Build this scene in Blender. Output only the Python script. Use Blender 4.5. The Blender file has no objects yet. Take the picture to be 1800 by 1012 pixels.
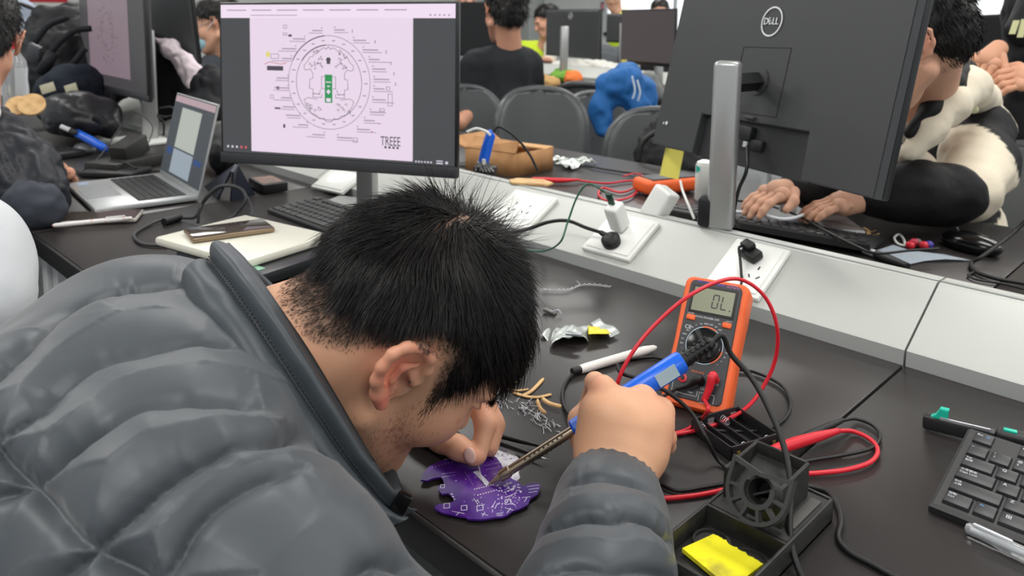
import bpy, bmesh, math, random
import numpy as np
from mathutils import Vector, Matrix, Euler
random.seed(7); rng = np.random.default_rng(7)
SC = bpy.context.scene; COL = SC.collection
PI = math.pi
# ------------------------------------------------------------------ camera
F_PX, CY = 1381.8, 196.1
PITCH, ROLL, YAW = (math.radians(a) for a in (7.09, -.837, 134.76))
TZ = .75                                     # table top height
CAM = np.array([0, 0, TZ + .435])
cF = np.array([math.cos(YAW) * math.cos(PITCH), math.sin(YAW) * math.cos(PITCH), -math.sin(PITCH)])
cR = np.cross(cF, [0, 0, 1.]); cR /= np.linalg.norm(cR); cD = np.cross(cF, cR)
cR, cD = math.cos(ROLL) * cR + math.sin(ROLL) * cD, -math.sin(ROLL) * cR + math.cos(ROLL) * cD
cam_data = bpy.data.cameras.new('camera'); cam = bpy.data.objects.new('camera', cam_data); COL.objects.link(cam)
M = Matrix([[cR[i], -cD[i], -cF[i], CAM[i]] for i in range(3)] + [[0, 0, 0, 1]]); cam.matrix_world = M
cam_data.sensor_width = 36; cam_data.lens = F_PX / 1800 * 36; cam_data.shift_y = -(506 - CY) / 1800
cam_data.clip_start = .02; cam_data.clip_end = 60
cam_data.dof.use_dof = True; cam_data.dof.focus_distance = .80; cam_data.dof.aperture_fstop = 9
SC.camera = cam
# ------------------------------------------------------------------ light and exposure
vs = SC.view_settings
vs.view_transform = 'Standard'; vs.look = 'None'; vs.gamma = 1; vs.use_curve_mapping = False; vs.exposure = 0.0
wd = bpy.data.worlds.new('world'); SC.world = wd; wd.use_nodes = True
wd.node_tree.nodes['Background'].inputs[0].default_value = (.93, .97, 1, 1); wd.node_tree.nodes['Background'].inputs[1].default_value = .62
def area(x, y, z, sx, sy, power, rx=0, ry=0, col=(1, .985, .96)):
    l = bpy.data.lights.new('ceiling_lamp_light', 'AREA'); l.shape = 'RECTANGLE'; l.size = sx; l.size_y = sy; l.energy = power; l.color = col
    o = bpy.data.objects.new('ceiling_lamp_light', l); COL.objects.link(o); o.location = (x, y, z); o.rotation_euler = (rx, ry, 0); return o
LAMPS = [(x, y) for y in (-.6, 1.6, 3.8, 6.0) for x in (-4.6, -2.4, -.2, 2.0)]
for x, y in LAMPS: area(x, y, 2.68, 1.15, .55, 21)
# ------------------------------------------------------------------ pixel geometry of the photograph (1800 x 1012)
def Q(x, y, d): return CAM + (cF * F_PX + cR * (x - 900) + cD * (y - CY)) * (d / F_PX)
def P(x, y, z=TZ):
    d = cF * F_PX + cR * (x - 900) + cD * (y - CY); return CAM + d * ((z - CAM[2]) / d[2])
def PXY(p):
    v = np.array(p) - CAM; k = v @ cF; return 900 + F_PX * (v @ cR) / k, CY + F_PX * (v @ cD) / k, k
# ------------------------------------------------------------------ materials
def lin(c):
    return tuple(((v / 255) / 12.92 if v <= 10 else ((v / 255 + .055) / 1.055) ** 2.4) for v in c)
MATS = {}
def mat(name, col, rough=.5, metal=0, spec=.5, bump=None, var=None, emit=0, alpha=1, trans=0, coat=0, sheen=0, sss=0, attr=None, ior=1.45):
    if name in MATS: return MATS[name]
    m = bpy.data.materials.new(name); m.use_nodes = True; nt = m.node_tree; b = nt.nodes['Principled BSDF']; I = b.inputs
    c = (*lin(col), 1); I['Base Color'].default_value = c; I['Roughness'].default_value = rough; I['Metallic'].default_value = metal
    I['Specular IOR Level'].default_value = spec; I['IOR'].default_value = ior; m.diffuse_color = c
    I['Transmission Weight'].default_value = trans; I['Alpha'].default_value = alpha; I['Coat Weight'].default_value = coat
    if sheen: I['Sheen Weight'].default_value = sheen; I['Sheen Roughness'].default_value = .5
    if sss: I['Subsurface Weight'].default_value = sss; I['Subsurface Radius'].default_value = (1, .3, .15); I['Subsurface Scale'].default_value = .006
    if emit: I['Emission Color'].default_value = c; I['Emission Strength'].default_value = emit
    if bump or var: tc = nt.nodes.new('ShaderNodeTexCoord')
    if var:      # (scale, other colour, sharpness lo, hi)
        n = nt.nodes.new('ShaderNodeTexNoise'); n.inputs['Scale'].default_value = var[0]; n.inputs['Detail'].default_value = 5
        nt.links.new(tc.outputs['Object'], n.inputs['Vector'])
        r = nt.nodes.new('ShaderNodeValToRGB'); r.color_ramp.elements[0].position = var[2]; r.color_ramp.elements[1].position = var[3]
        r.color_ramp.elements[0].color = c; r.color_ramp.elements[1].color = (*lin(var[1]), 1)
        nt.links.new(n.outputs['Fac'], r.inputs['Fac']); nt.links.new(r.outputs['Color'], I['Base Color'])
        src = r.outputs['Color']
    if attr:
        a = nt.nodes.new('ShaderNodeVertexColor'); a.layer_name = attr
        if var:
            mx = nt.nodes.new('ShaderNodeMix'); mx.data_type = 'RGBA'; mx.blend_type = 'MULTIPLY'; mx.inputs[0].default_value = 1
            nt.links.new(src, mx.inputs[6]); nt.links.new(a.outputs['Color'], mx.inputs[7]); nt.links.new(mx.outputs[2], I['Base Color'])
        else: nt.links.new(a.outputs['Color'], I['Base Color'])
    if bump:     # list of (scale, strength, distance)
        prev = None
        for s, st, di in (bump if isinstance(bump, list) else [bump]):
            n = nt.nodes.new('ShaderNodeTexNoise'); n.inputs['Scale'].default_value = s; n.inputs['Detail'].default_value = 3
            nt.links.new(tc.outputs['Object'], n.inputs['Vector'])
            u = nt.nodes.new('ShaderNodeBump'); u.inputs['Strength'].default_value = st; u.inputs['Distance'].default_value = di
            nt.links.new(n.outputs['Fac'], u.inputs['Height'])
            if prev: nt.links.new(prev.outputs[0], u.inputs['Normal'])
            prev = u
        nt.links.new(prev.outputs[0], I['Normal'])
    MATS[name] = m; return m
def glow(name, col, s=1.0):
    if name in MATS: return MATS[name]
    m = bpy.data.materials.new(name); m.use_nodes = True; nt = m.node_tree; b = nt.nodes['Principled BSDF']
    b.inputs['Base Color'].default_value = (.01, .01, .01, 1); b.inputs['Emission Color'].default_value = (*lin(col), 1)
    b.inputs['Emission Strength'].default_value = s; b.inputs['Roughness'].default_value = .35; b.inputs['Specular IOR Level'].default_value = .3; MATS[name] = m; return m
# ------------------------------------------------------------------ objects
def props(o, label=None, cat=None, group=None, kind=None):
    if label: o['label'] = label
    if cat: o['category'] = cat
    if group: o['group'] = group
    if kind: o['kind'] = kind
    return o
def thing(name, label, cat, loc=(0, 0, 0), rot=(0, 0, 0), group=None):
    o = bpy.data.objects.new(name, None); COL.objects.link(o); o.empty_display_size = .05
    o.location = Vector(tuple(float(v) for v in loc)); o.rotation_euler = rot if not isinstance(rot, (int, float)) else (0, 0, rot)
    return props(o, label, cat, group)
def link(o, parent=None, world=True):
    COL.objects.link(o)
    if parent is not None:
        o.parent = parent
        if world:
            m = parent.matrix_basis.copy(); q = parent.parent
            m = (parent.matrix_parent_inverse @ m) if q is not None else m
            while q is not None:
                m = ((q.matrix_parent_inverse @ q.matrix_basis) if q.parent is not None else q.matrix_basis) @ m; q = q.parent
            o.matrix_parent_inverse = m.inverted()
    return o
def finish(me, smooth=40):
    if smooth:
        me.shade_smooth()
        if smooth < 180: me.set_sharp_from_angle(angle=math.radians(smooth))
def np_mesh(name, V, Fc, m, parent=None, world=True, smooth=180, cols=None, n=4):
    me = bpy.data.meshes.new(name); V = np.asarray(V, np.float32); Fc = np.asarray(Fc, np.int32)
    me.vertices.add(len(V)); me.vertices.foreach_set('co', V.ravel()); me.loops.add(Fc.size); me.loops.foreach_set('vertex_index', Fc.ravel())
    me.polygons.add(len(Fc)); me.polygons.foreach_set('loop_start', np.arange(0, Fc.size, n, dtype=np.int32)); me.update(calc_edges=True)
    if cols is not None:
        a = me.color_attributes.new('Col', 'FLOAT_COLOR', 'POINT'); c = np.ones((len(V), 4), np.float32); c[:, :3] = cols; a.data.foreach_set('color', c.ravel())
    me.materials.append(m); finish(me, smooth); o = bpy.data.objects.new(name, me); return link(o, parent, world)
def RM(rot): return (Euler(rot).to_matrix() if not isinstance(rot, Matrix) else rot.to_3x3()) if rot is not None else Matrix.Identity(3)
def basis(x, y, z): return Matrix([[x[i], y[i], z[i]] for i in range(3)])
def nrm(v): v = np.asarray(v, float); return v / np.linalg.norm(v)
def frame(a, up=(0, 0, 1)):
    """matrix whose z axis is a"""
    z = nrm(a); u = np.array(up, float)
    if abs(z @ u) > .97: u = np.array([1., 0, 0])
    x = nrm(np.cross(u, z)); y = np.cross(z, x); return basis(x, y, z)
def spline(pts, n=8):
    p = [np.array(q, float) for q in pts]
    if len(p) < 3: return p
    p = [2 * p[0] - p[1]] + p + [2 * p[-1] - p[-2]]; out = []
    for i in range(1, len(p) - 2):
        for t in np.arange(n) / n:
            a, b, c, d = p[i - 1:i + 3]
            out.append(.5 * (2 * b + (c - a) * t + (2 * a - 5 * b + 4 * c - d) * t * t + (3 * b - a - 3 * c + d) * t ** 3))
    out.append(p[-2]); return out
class MB:
    def __init__(s): s.bm = bmesh.new()
    def _x(s, vs, loc, rot):
        R = RM(rot).to_4x4(); T = Matrix.Translation(Vector(tuple(float(v) for v in loc)))
        bmesh.ops.transform(s.bm, matrix=T @ R, verts=vs)
    def box(s, sx, sy, sz, loc=(0, 0, 0), rot=None, bev=0, seg=2):
        vs = bmesh.ops.create_cube(s.bm, size=1)['verts']; bmesh.ops.scale(s.bm, vec=(sx, sy, sz), verts=vs)
        if bev:
            es = list({e for v in vs for e in v.link_edges})
            r = bmesh.ops.bevel(s.bm, geom=es, offset=bev, segments=seg, affect='EDGES', profile=.5)
            vs = list({v for v in r['verts']} | {v for v in vs if v.is_valid})
        s._x(vs, loc, rot); return s
    def cyl(s, r, h, loc=(0, 0, 0), rot=None, r2=None, seg=20, bev=0):
        vs = bmesh.ops.create_cone(s.bm, cap_ends=True, segments=seg, radius1=r, radius2=r if r2 is None else r2, depth=h)['verts']
        if bev:
            es = [e for e in {e for v in vs for e in v.link_edges} if any(len(f.verts) > 4 for f in e.link_faces)]
            q = bmesh.ops.bevel(s.bm, geom=es, offset=bev, segments=2, affect='EDGES'); vs = list(set(q['verts']) | {v for v in vs if v.is_valid})
        s._x(vs, loc, rot); return s
    def rod(s, a, b, r, r2=None, seg=10):
        a, b = np.array(a, float), np.array(b, float)
        return s.cyl(r, float(np.linalg.norm(b - a)), (a + b) / 2, frame(b - a), r2, seg)
    def ball(s, loc, r, rot=None, u=16, v=10):
        vs = bmesh.ops.create_uvsphere(s.bm, u_segments=u, v_segments=v, radius=1)['verts']
        r = (r, r, r) if isinstance(r, (int, float)) else r
        bmesh.ops.scale(s.bm, vec=r, verts=vs); s._x(vs, loc, rot); return s
    def prism(s, poly, h, loc=(0, 0, 0), rot=None, bev=0, holes=()):
        vs = [s.bm.verts.new((x, y, 0)) for x, y in poly]; f = s.bm.faces.new(vs)
        if f.normal.z > 0: pass
        r = bmesh.ops.extrude_face_region(s.bm, geom=[f]); nv = [g for g in r['geom'] if isinstance(g, bmesh.types.BMVert)]
        bmesh.ops.translate(s.bm, vec=(0, 0, h), verts=nv); al = vs + nv
        bmesh.ops.recalc_face_normals(s.bm, faces=list({f for v in al for f in v.link_faces}))
        if bev:
            es = [e for e in {e for v in al for e in v.link_edges} if len(e.link_faces) == 2 and any(len(f.verts) == len(poly) and len(poly) > 4 or abs(f.normal.z) > .9 for f in e.link_faces)]
            q = bmesh.ops.bevel(s.bm, geom=es, offset=bev, segments=2, affect='EDGES'); al = list(set(q['verts']) | {v for v in al if v.is_valid})
        s._x(al, loc, rot); return s
    def rings(s, rr, cap=True, close=False):
        R = [[s.bm.verts.new(tuple(float(c) for c in p)) for p in ring] for ring in rr]; n = len(R[0])
        for a, b in list(zip(R, R[1:])) + ([(R[-1], R[0])] if close else []):
            for i in range(n):
                j = (i + 1) % n
                try: s.bm.faces.new((a[i], a[j], b[j], b[i]))
                except ValueError: pass
        if cap and not close: s.bm.faces.new(R[0][::-1]); s.bm.faces.new(R[-1])
        return s
    def tube(s, pts, r, seg=8, n=8, cap=True, flat=1):
        p = spline(pts, n) if n else [np.array(q, float) for q in pts]; N = len(p); rr = []
        up = np.array([0, 0, 1.]); prevx = None
        rad = r if isinstance(r, (list, tuple)) else [r, r]
        for i in range(N):
            t = nrm(p[min(i + 1, N - 1)] - p[max(i - 1, 0)])
            if prevx is None:
                u = up if abs(t @ up) < .9 else np.array([1., 0, 0]); x = nrm(np.cross(u, t))
            else: x = nrm(prevx - t * (prevx @ t))
            prevx = x; y = np.cross(t, x); q = i / (N - 1) * (len(rad) - 1); k = min(int(q), len(rad) - 2); ri = rad[k] + (rad[k + 1] - rad[k]) * (q - k)
            rr.append([p[i] + ri * (math.cos(a) * x * flat + math.sin(a) * y) for a in np.arange(seg) * 2 * PI / seg])
        return s.rings(rr, cap)
    def lathe(s, prof, loc=(0, 0, 0), rot=None, seg=24):
        R = [[s.bm.verts.new((r * math.cos(a), r * math.sin(a), z)) for a in np.arange(seg) * 2 * PI / seg] for r, z in prof]
        for a, b in zip(R, R[1:]):
            for i in range(seg): s.bm.faces.new((a[i], a[(i + 1) % seg], b[(i + 1) % seg], b[i]))
        s.bm.faces.new(R[0][::-1]); s.bm.faces.new(R[-1])
        s._x([v for r in R for v in r], loc, rot); return s
    def quad(s, pts):
        s.bm.faces.new([s.bm.verts.new(tuple(float(c) for c in p)) for p in pts]); return s
    def sheet(s, grid, th=0):
        """grid of points -> surface, with thickness"""
        G = np.array(grid, float); V = [[s.bm.verts.new(tuple(p)) for p in row] for row in G]; fs = []
        for i in range(len(V) - 1):
            for j in range(len(V[0]) - 1): fs.append(s.bm.faces.new((V[i][j], V[i + 1][j], V[i + 1][j + 1], V[i][j + 1])))
        if th:
            bmesh.ops.recalc_face_normals(s.bm, faces=fs); bmesh.ops.solidify(s.bm, geom=fs, thickness=th)
        return s
    def build(s, name, m, parent=None, smooth=40, world=True, **kw):
        bmesh.ops.recalc_face_normals(s.bm, faces=s.bm.faces[:]) if kw.pop('recalc', True) else None
        me = bpy.data.meshes.new(name); s.bm.to_mesh(me); s.bm.free()
        for q in (m if isinstance(m, (list, tuple)) else [m]): me.materials.append(q)
        finish(me, smooth); o = bpy.data.objects.new(name, me); link(o, parent, world); return props(o, **kw)
def text(name, body, size, m, parent, loc, rot=None, world=False, depth=0.0002, align='CENTER', sx=1, shear=0, label=None):
    cu = bpy.data.curves.new(name, 'FONT'); cu.body = body; cu.size = size; cu.align_x = align; cu.align_y = 'CENTER'; cu.extrude = depth; cu.shear = shear; cu.resolution_u = 2
    t = bpy.data.objects.new('tmp', cu); me = bpy.data.meshes.new_from_object(t); bpy.data.objects.remove(t)
    me.transform(Matrix.Translation(Vector(tuple(float(v) for v in loc))) @ RM(rot).to_4x4() @ Matrix.Diagonal((sx, 1, 1, 1))); me.materials.clear(); me.materials.append(m)
    me.name = name; o = bpy.data.objects.new(name, me); link(o, parent, world)
    if label: o['label'] = label
    return o
def dup(o, parent=None, loc=None, rot=None, label=None, group=None):
    c = o.copy(); COL.objects.link(c)
    if parent is not None: c.parent = parent
    if loc is not None: c.location = Vector(tuple(float(v) for v in loc))
    if rot is not None: c.rotation_euler = (0, 0, rot) if isinstance(rot, (int, float)) else rot
    if label: c['label'] = label
    if group: c['group'] = group
    for ch in [k for k in COL.objects if k.parent == o]: dup(ch, c)
    return c
# ------------------------------------------------------------------ implicit surfaces (bodies, clothes)
class SDF:
    def __init__(s, lo, hi, h):
        s.lo = np.array(lo, float); s.h = h; s.n = np.ceil((np.array(hi) - s.lo) / h).astype(int) + 1
        s.ax = [(s.lo[i] + h * np.arange(s.n[i])).astype(np.float32) for i in range(3)]; s.d = np.full(s.n, 9., np.float32)
    def _blk(s, lo, hi):
        a = np.clip(np.floor((lo - s.lo) / s.h).astype(int), 0, s.n); b = np.clip(np.ceil((hi - s.lo) / s.h).astype(int) + 1, 0, s.n)
        sl = tuple(slice(int(i), int(j)) for i, j in zip(a, b)); return sl, s.ax[0][sl[0]][:, None, None], s.ax[1][sl[1]][None, :, None], s.ax[2][sl[2]][None, None, :]
    def _put(s, sl, e, k, sub):
        c = s.d[sl]
        if c.size == 0: return s
        if sub:
            e = -e; h = np.maximum(k - np.abs(c - e), 0) / max(k, 1e-6); s.d[sl] = np.maximum(c, e) + h * h * k / 4
        else:
            h = np.maximum(k - np.abs(c - e), 0) / max(k, 1e-6); s.d[sl] = np.minimum(c, e) - h * h * k / 4
        return s
    def cone(s, a, b, ra, rb, k=.01, sub=False):
        a, b = np.array(a, float), np.array(b, float); pad = max(ra, rb) + 2 * k + 3 * s.h
        sl, X, Y, Z = s._blk(np.minimum(a, b) - pad, np.maximum(a, b) + pad)
        ab = b - a; L = ab @ ab + 1e-12; t = np.clip(((X - a[0]) * ab[0] + (Y - a[1]) * ab[1] + (Z - a[2]) * ab[2]) / L, 0, 1)
        e = np.sqrt((X - a[0] - t * ab[0]) ** 2 + (Y - a[1] - t * ab[1]) ** 2 + (Z - a[2] - t * ab[2]) ** 2) - (ra + (rb - ra) * t)
        return s._put(sl, e.astype(np.float32), k, sub)
    def chain(s, pts, rs, k=.01, sub=False):
        for i in range(len(pts) - 1): s.cone(pts[i], pts[i + 1], rs[i], rs[i + 1], k, sub)
        return s
    def ell(s, c, r, A=None, k=.01, sub=False):
        c = np.array(c, float); r = np.array(r if not isinstance(r, (int, float)) else (r,) * 3, float); A = np.eye(3) if A is None else np.array(A)
        pad = r.max() + 2 * k + 3 * s.h; sl, X, Y, Z = s._blk(c - pad, c + pad); X, Y, Z = X - c[0], Y - c[1], Z - c[2]
        q = [X * A[0, i] + Y * A[1, i] + Z * A[2, i] for i in range(3)]
        k0 = np.sqrt(sum((q[i] / r[i]) ** 2 for i in range(3))); k1 = np.sqrt(sum((q[i] / r[i] ** 2) ** 2 for i in range(3))) + 1e-9
        return s._put(sl, (k0 * (k0 - 1) / k1).astype(np.float32), k, sub)
    def cut(s, p, n, k=.004):
        p = np.array(p, float); n = nrm(n); X, Y, Z = s.ax[0][:, None, None], s.ax[1][None, :, None], s.ax[2][None, None, :]
        e = ((X - p[0]) * n[0] + (Y - p[1]) * n[1] + (Z - p[2]) * n[2]); e = e + np.zeros(s.d.shape, np.float32)
        c = s.d; h = np.maximum(k - np.abs(c - e), 0) / k; s.d = np.maximum(c, e) + h * h * k / 4; return s
    def mesh(s):
        d = s.d.copy(); d[0] = d[-1] = 9; d[:, 0] = d[:, -1] = 9; d[:, :, 0] = d[:, :, -1] = 9
        neg = d < 0; cnt = np.zeros(np.array(d.shape) - 1, np.int8)
        for i in (0, 1):
            for j in (0, 1):
                for k in (0, 1): cnt += neg[i:d.shape[0] - 1 + i, j:d.shape[1] - 1 + j, k:d.shape[2] - 1 + k]
        I = np.argwhere((cnt > 0) & (cnt < 8)); idx = np.full(cnt.shape, -1, np.int32); idx[tuple(I.T)] = np.arange(len(I))
        acc = np.zeros((len(I), 3)); num = np.zeros(len(I))
        cor = [(i, j, k) for i in (0, 1) for j in (0, 1) for k in (0, 1)]
        for a in cor:
            for ax in range(3):
                if a[ax]: continue
                b = list(a); b[ax] = 1; va = d[tuple((I + a).T)]; vb = d[tuple((I + b).T)]; m = (va < 0) != (vb < 0)
                t = va / np.where(m, va - vb, 1); p = np.tile(np.array(a, float), (len(I), 1)); p[:, ax] += t; acc[m] += p[m]; num[m] += 1
        V = s.lo + (I + acc / num[:, None]) * s.h; fs = []
        for ax in range(3):
            o1, o2 = [q for q in range(3) if q != ax]
            A = neg; sl0 = [slice(None)] * 3; sl1 = [slice(None)] * 3; sl0[ax] = slice(0, -1); sl1[ax] = slice(1, None)
            E = np.argwhere(A[tuple(sl0)] != A[tuple(sl1)])
            e1 = np.eye(3, dtype=int)[o1]; e2 = np.eye(3, dtype=int)[o2]
            q = np.stack([idx[tuple((E - e1 - e2).T)], idx[tuple((E - e2).T)], idx[tuple(E.T)], idx[tuple((E - e1).T)]], 1)
            flip = A[tuple(E.T)]
            if ax == 1: flip = ~flip
            q[~flip] = q[~flip][:, ::-1]; fs.append(q)
        return V, np.concatenate(fs)
def smooth_np(V, Fc, it=2, lam=.5):
    V = V.copy()
    e = np.concatenate([Fc[:, [0, 1]], Fc[:, [1, 2]], Fc[:, [2, 3]], Fc[:, [3, 0]]]); e = np.concatenate([e, e[:, ::-1]])
    cn = np.bincount(e[:, 0], minlength=len(V))[:, None].clip(1)
    for _ in range(it):
        a = np.stack([np.bincount(e[:, 0], weights=V[e[:, 1], i], minlength=len(V)) for i in range(3)], 1) / cn; V += lam * (a - V)
    return V
def normals_np(V, Fc):
    n = np.cross(V[Fc[:, 2]] - V[Fc[:, 0]], V[Fc[:, 3]] - V[Fc[:, 1]]); N = np.stack([sum(np.bincount(Fc[:, j], weights=n[:, i], minlength=len(V)) for j in range(4)) for i in range(3)], 1)
    return N / (np.linalg.norm(N, axis=1, keepdims=True) + 1e-12)
def noise3(Pn, s, seed=0):
    """cheap smooth value noise in [-1,1]"""
    r = np.random.default_rng(seed); T = r.uniform(-1, 1, 4096).astype(np.float32); q = Pn * s; i = np.floor(q).astype(int); f = q - i; f = f * f * (3 - 2 * f); o = 0
    for a in (0, 1):
        for b in (0, 1):
            for c in (0, 1):
                h = ((i[:, 0] + a) * 73856093 ^ (i[:, 1] + b) * 19349663 ^ (i[:, 2] + c) * 83492791) & 4095
                o = o + T[h] * (f[:, 0] if a else 1 - f[:, 0]) * (f[:, 1] if b else 1 - f[:, 1]) * (f[:, 2] if c else 1 - f[:, 2])
    return o
def subdiv_np(V, Fc):
    e = np.concatenate([Fc[:, [0, 1]], Fc[:, [1, 2]], Fc[:, [2, 3]], Fc[:, [3, 0]]]); es = np.sort(e, 1); u, inv = np.unique(es[:, 0].astype(np.int64) * len(V) + es[:, 1], return_inverse=True)
    a, b = u // len(V), u % len(V); n = len(Fc); E = len(V) + inv.reshape(4, n); C_ = len(V) + len(u) + np.arange(n)
    V2 = np.concatenate([V, (V[a] + V[b]) / 2, V[Fc].mean(1)]); q = [np.stack([Fc[:, k], E[k], C_, E[k - 1]], 1) for k in range(4)]
    return V2, np.concatenate(q)
def seg_dist(V, line):
    """distance of every vertex to a polyline, and the parameter along it"""
    best = np.full(len(V), 9.); par = np.zeros(len(V)); L = 0
    for a, b in zip(line, line[1:]):
        ab = b - a; l = np.linalg.norm(ab) + 1e-9; t = np.clip((V - a) @ ab / l ** 2, 0, 1); d = np.linalg.norm(V - a - t[:, None] * ab, axis=1)
        m = d < best; best[m] = d[m]; par[m] = L + t[m] * l; L += l
    return best, par
def strands(name, P0, D0, length, r, m, parent, steps=5, bend=None, sides=3, world=True):
    """tapered hairs: P0 roots, D0 directions, bend(p, d, t) -> new direction"""
    N = len(P0); p = np.array(P0, float); d = D0 / np.linalg.norm(D0, axis=1, keepdims=True); rings_ = []
    length = np.broadcast_to(length, (N,)); r = np.broadcast_to(r, (N,))
    for k in range(steps + 1):
        x = np.cross(d, [.31, .52, .79]); x /= np.linalg.norm(x, axis=1, keepdims=True) + 1e-9; y = np.cross(d, x); rr = r * (1 - .85 * (k / steps) ** 1.5)
        rings_.append([p + rr[:, None] * (math.cos(a) * x + math.sin(a) * y) for a in np.arange(sides) * 2 * PI / sides])
        p = p + d * (length / steps)[:, None]
        if bend is not None:
            d = bend(p, d, (k + 1) / steps); d = d / (np.linalg.norm(d, axis=1, keepdims=True) + 1e-9)
    V = np.stack([np.stack(q, 1) for q in rings_], 1)   # N, steps+1, sides, 3
    base = (np.arange(N) * (steps + 1) * sides)[:, None, None, None]; k = np.arange(steps)[None, :, None]; j = np.arange(sides)[None, None, :]; j2 = (j + 1) % sides
    F4 = np.stack([k * sides + j, k * sides + j2, (k + 1) * sides + j2, (k + 1) * sides + j], -1) + base
    return np_mesh(name, V.reshape(-1, 3), F4.reshape(-1, 4), m, parent, world)
# ================================================================== SETTING
m_wall = mat('wall_paint', (232, 234, 232), .7, bump=(60, .1, .002)); m_floor = mat('floor_vinyl', (120, 122, 122), .45, var=(6, (105, 107, 108), .4, .6))
m_ceil = mat('ceiling_tile', (235, 236, 234), .8); m_frame = mat('window_frame', (215, 218, 220), .4)
X0, X1, Y0, Y1, ZC = -9.0, 3.2, -2.4, 8.6, 2.8
for nm, sx, sy, sz, loc, m in (('floor', X1 - X0, Y1 - Y0, .1, ((X0 + X1) / 2, (Y0 + Y1) / 2, -.05), m_floor), ('ceiling', X1 - X0, Y1 - Y0, .1, ((X0 + X1) / 2, (Y0 + Y1) / 2, ZC + .05), m_ceil),
    ('wall_far', X1 - X0, .12, ZC, ((X0 + X1) / 2, Y1 + .06, ZC / 2), m_wall), ('wall_left', .12, Y1 - Y0, ZC, (X0 - .06, (Y0 + Y1) / 2, ZC / 2), m_wall)):
    MB().box(sx, sy, sz, loc).build(nm, m, kind='structure')
for i, x in enumerate((-5.6, -2.4)):
    w = MB().box(2.2, .05, 1.6, (x, Y1 - .01, 1.75)).build('window_%d' % (i + 1), glow('daylight_pane', (244, 248, 252), 1.6), kind='structure')
    f = MB(); [f.box(.05, .07, 1.7, (x + dx, Y1 - .03, 1.75)) for dx in (-1.1, 0, 1.1)]; [f.box(2.25, .07, .05, (x, Y1 - .03, z)) for z in (.93, 2.57)]
    f.build('window_frame', m_frame, w)
MB().box(X1 - X0, .02, .1, ((X0 + X1) / 2, Y1 - .01, .05)).build('baseboard_far', m_frame, kind='structure')
pl_ = Q(927, 20, 1) - CAM; pl_ = CAM + pl_ * ((8.35 - CAM[1]) / pl_[1])
MB().box(.22, .3, ZC, (pl_[0], 8.43, ZC / 2), bev=.01).build('trim_1', mat('column_paint', (190, 194, 192), .6), kind='structure')
for x, y in LAMPS:
    l = thing('ceiling_light', 'recessed rectangular ceiling light above the desks', 'ceiling light', (x, y, 2.8), group='ceiling lights')
    MB().box(1.22, .62, .05, (0, 0, -.02), bev=.004).build('frame', m_frame, l, world=False)
    MB().box(1.16, .56, .012, (0, 0, -.05)).build('diffuser', glow('lamp_diffuser', (255, 252, 245), 3.0), l, world=False)
# ------------------------------------------------------------------ desks and raceways
m_top = mat('black_laminate', (43, 40, 40), .33, spec=.5, var=(900, (50, 47, 46), .45, .6), bump=(1400, .12, .0002))
m_steel = mat('grey_steel', (196, 199, 200), .35, metal=.2); m_dark = mat('dark_plastic', (26, 27, 29), .45); m_edge = mat('desk_edge', (24, 24, 25), .4)
m_race = mat('raceway_aluminium', (186, 188, 183), .42, metal=.12, bump=(300, .03, .0003)); m_race2 = mat('raceway_lip', (176, 179, 177), .4, metal=.15)
SEAMS = [-4.495, -3.101, -1.707, -.313, 1.081]; YF, YR0, YR1, YB = .401, 1.03, 1.285, 1.905
dn = {0: 'far left', 1: 'left', 2: 'middle', 3: 'right'}
dl = {('n', 0): 'black desk at the far left end of the near row', ('n', 1): 'black desk under the silver laptop and left monitor', ('n', 2): 'black desk the young man leans over with the purple board',
      ('n', 3): 'black desk under the near black keyboard at lower right', ('f', 0): 'black desk heaped with bags beyond the left monitor, farthest left', ('f', 1): 'black desk behind the raceway, hidden by the centre monitor',
      ('f', 2): 'black desk beyond the raceway holding the cardboard box', ('f', 3): 'black desk beyond the raceway at the right edge of the view'}
G = .0015
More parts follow.
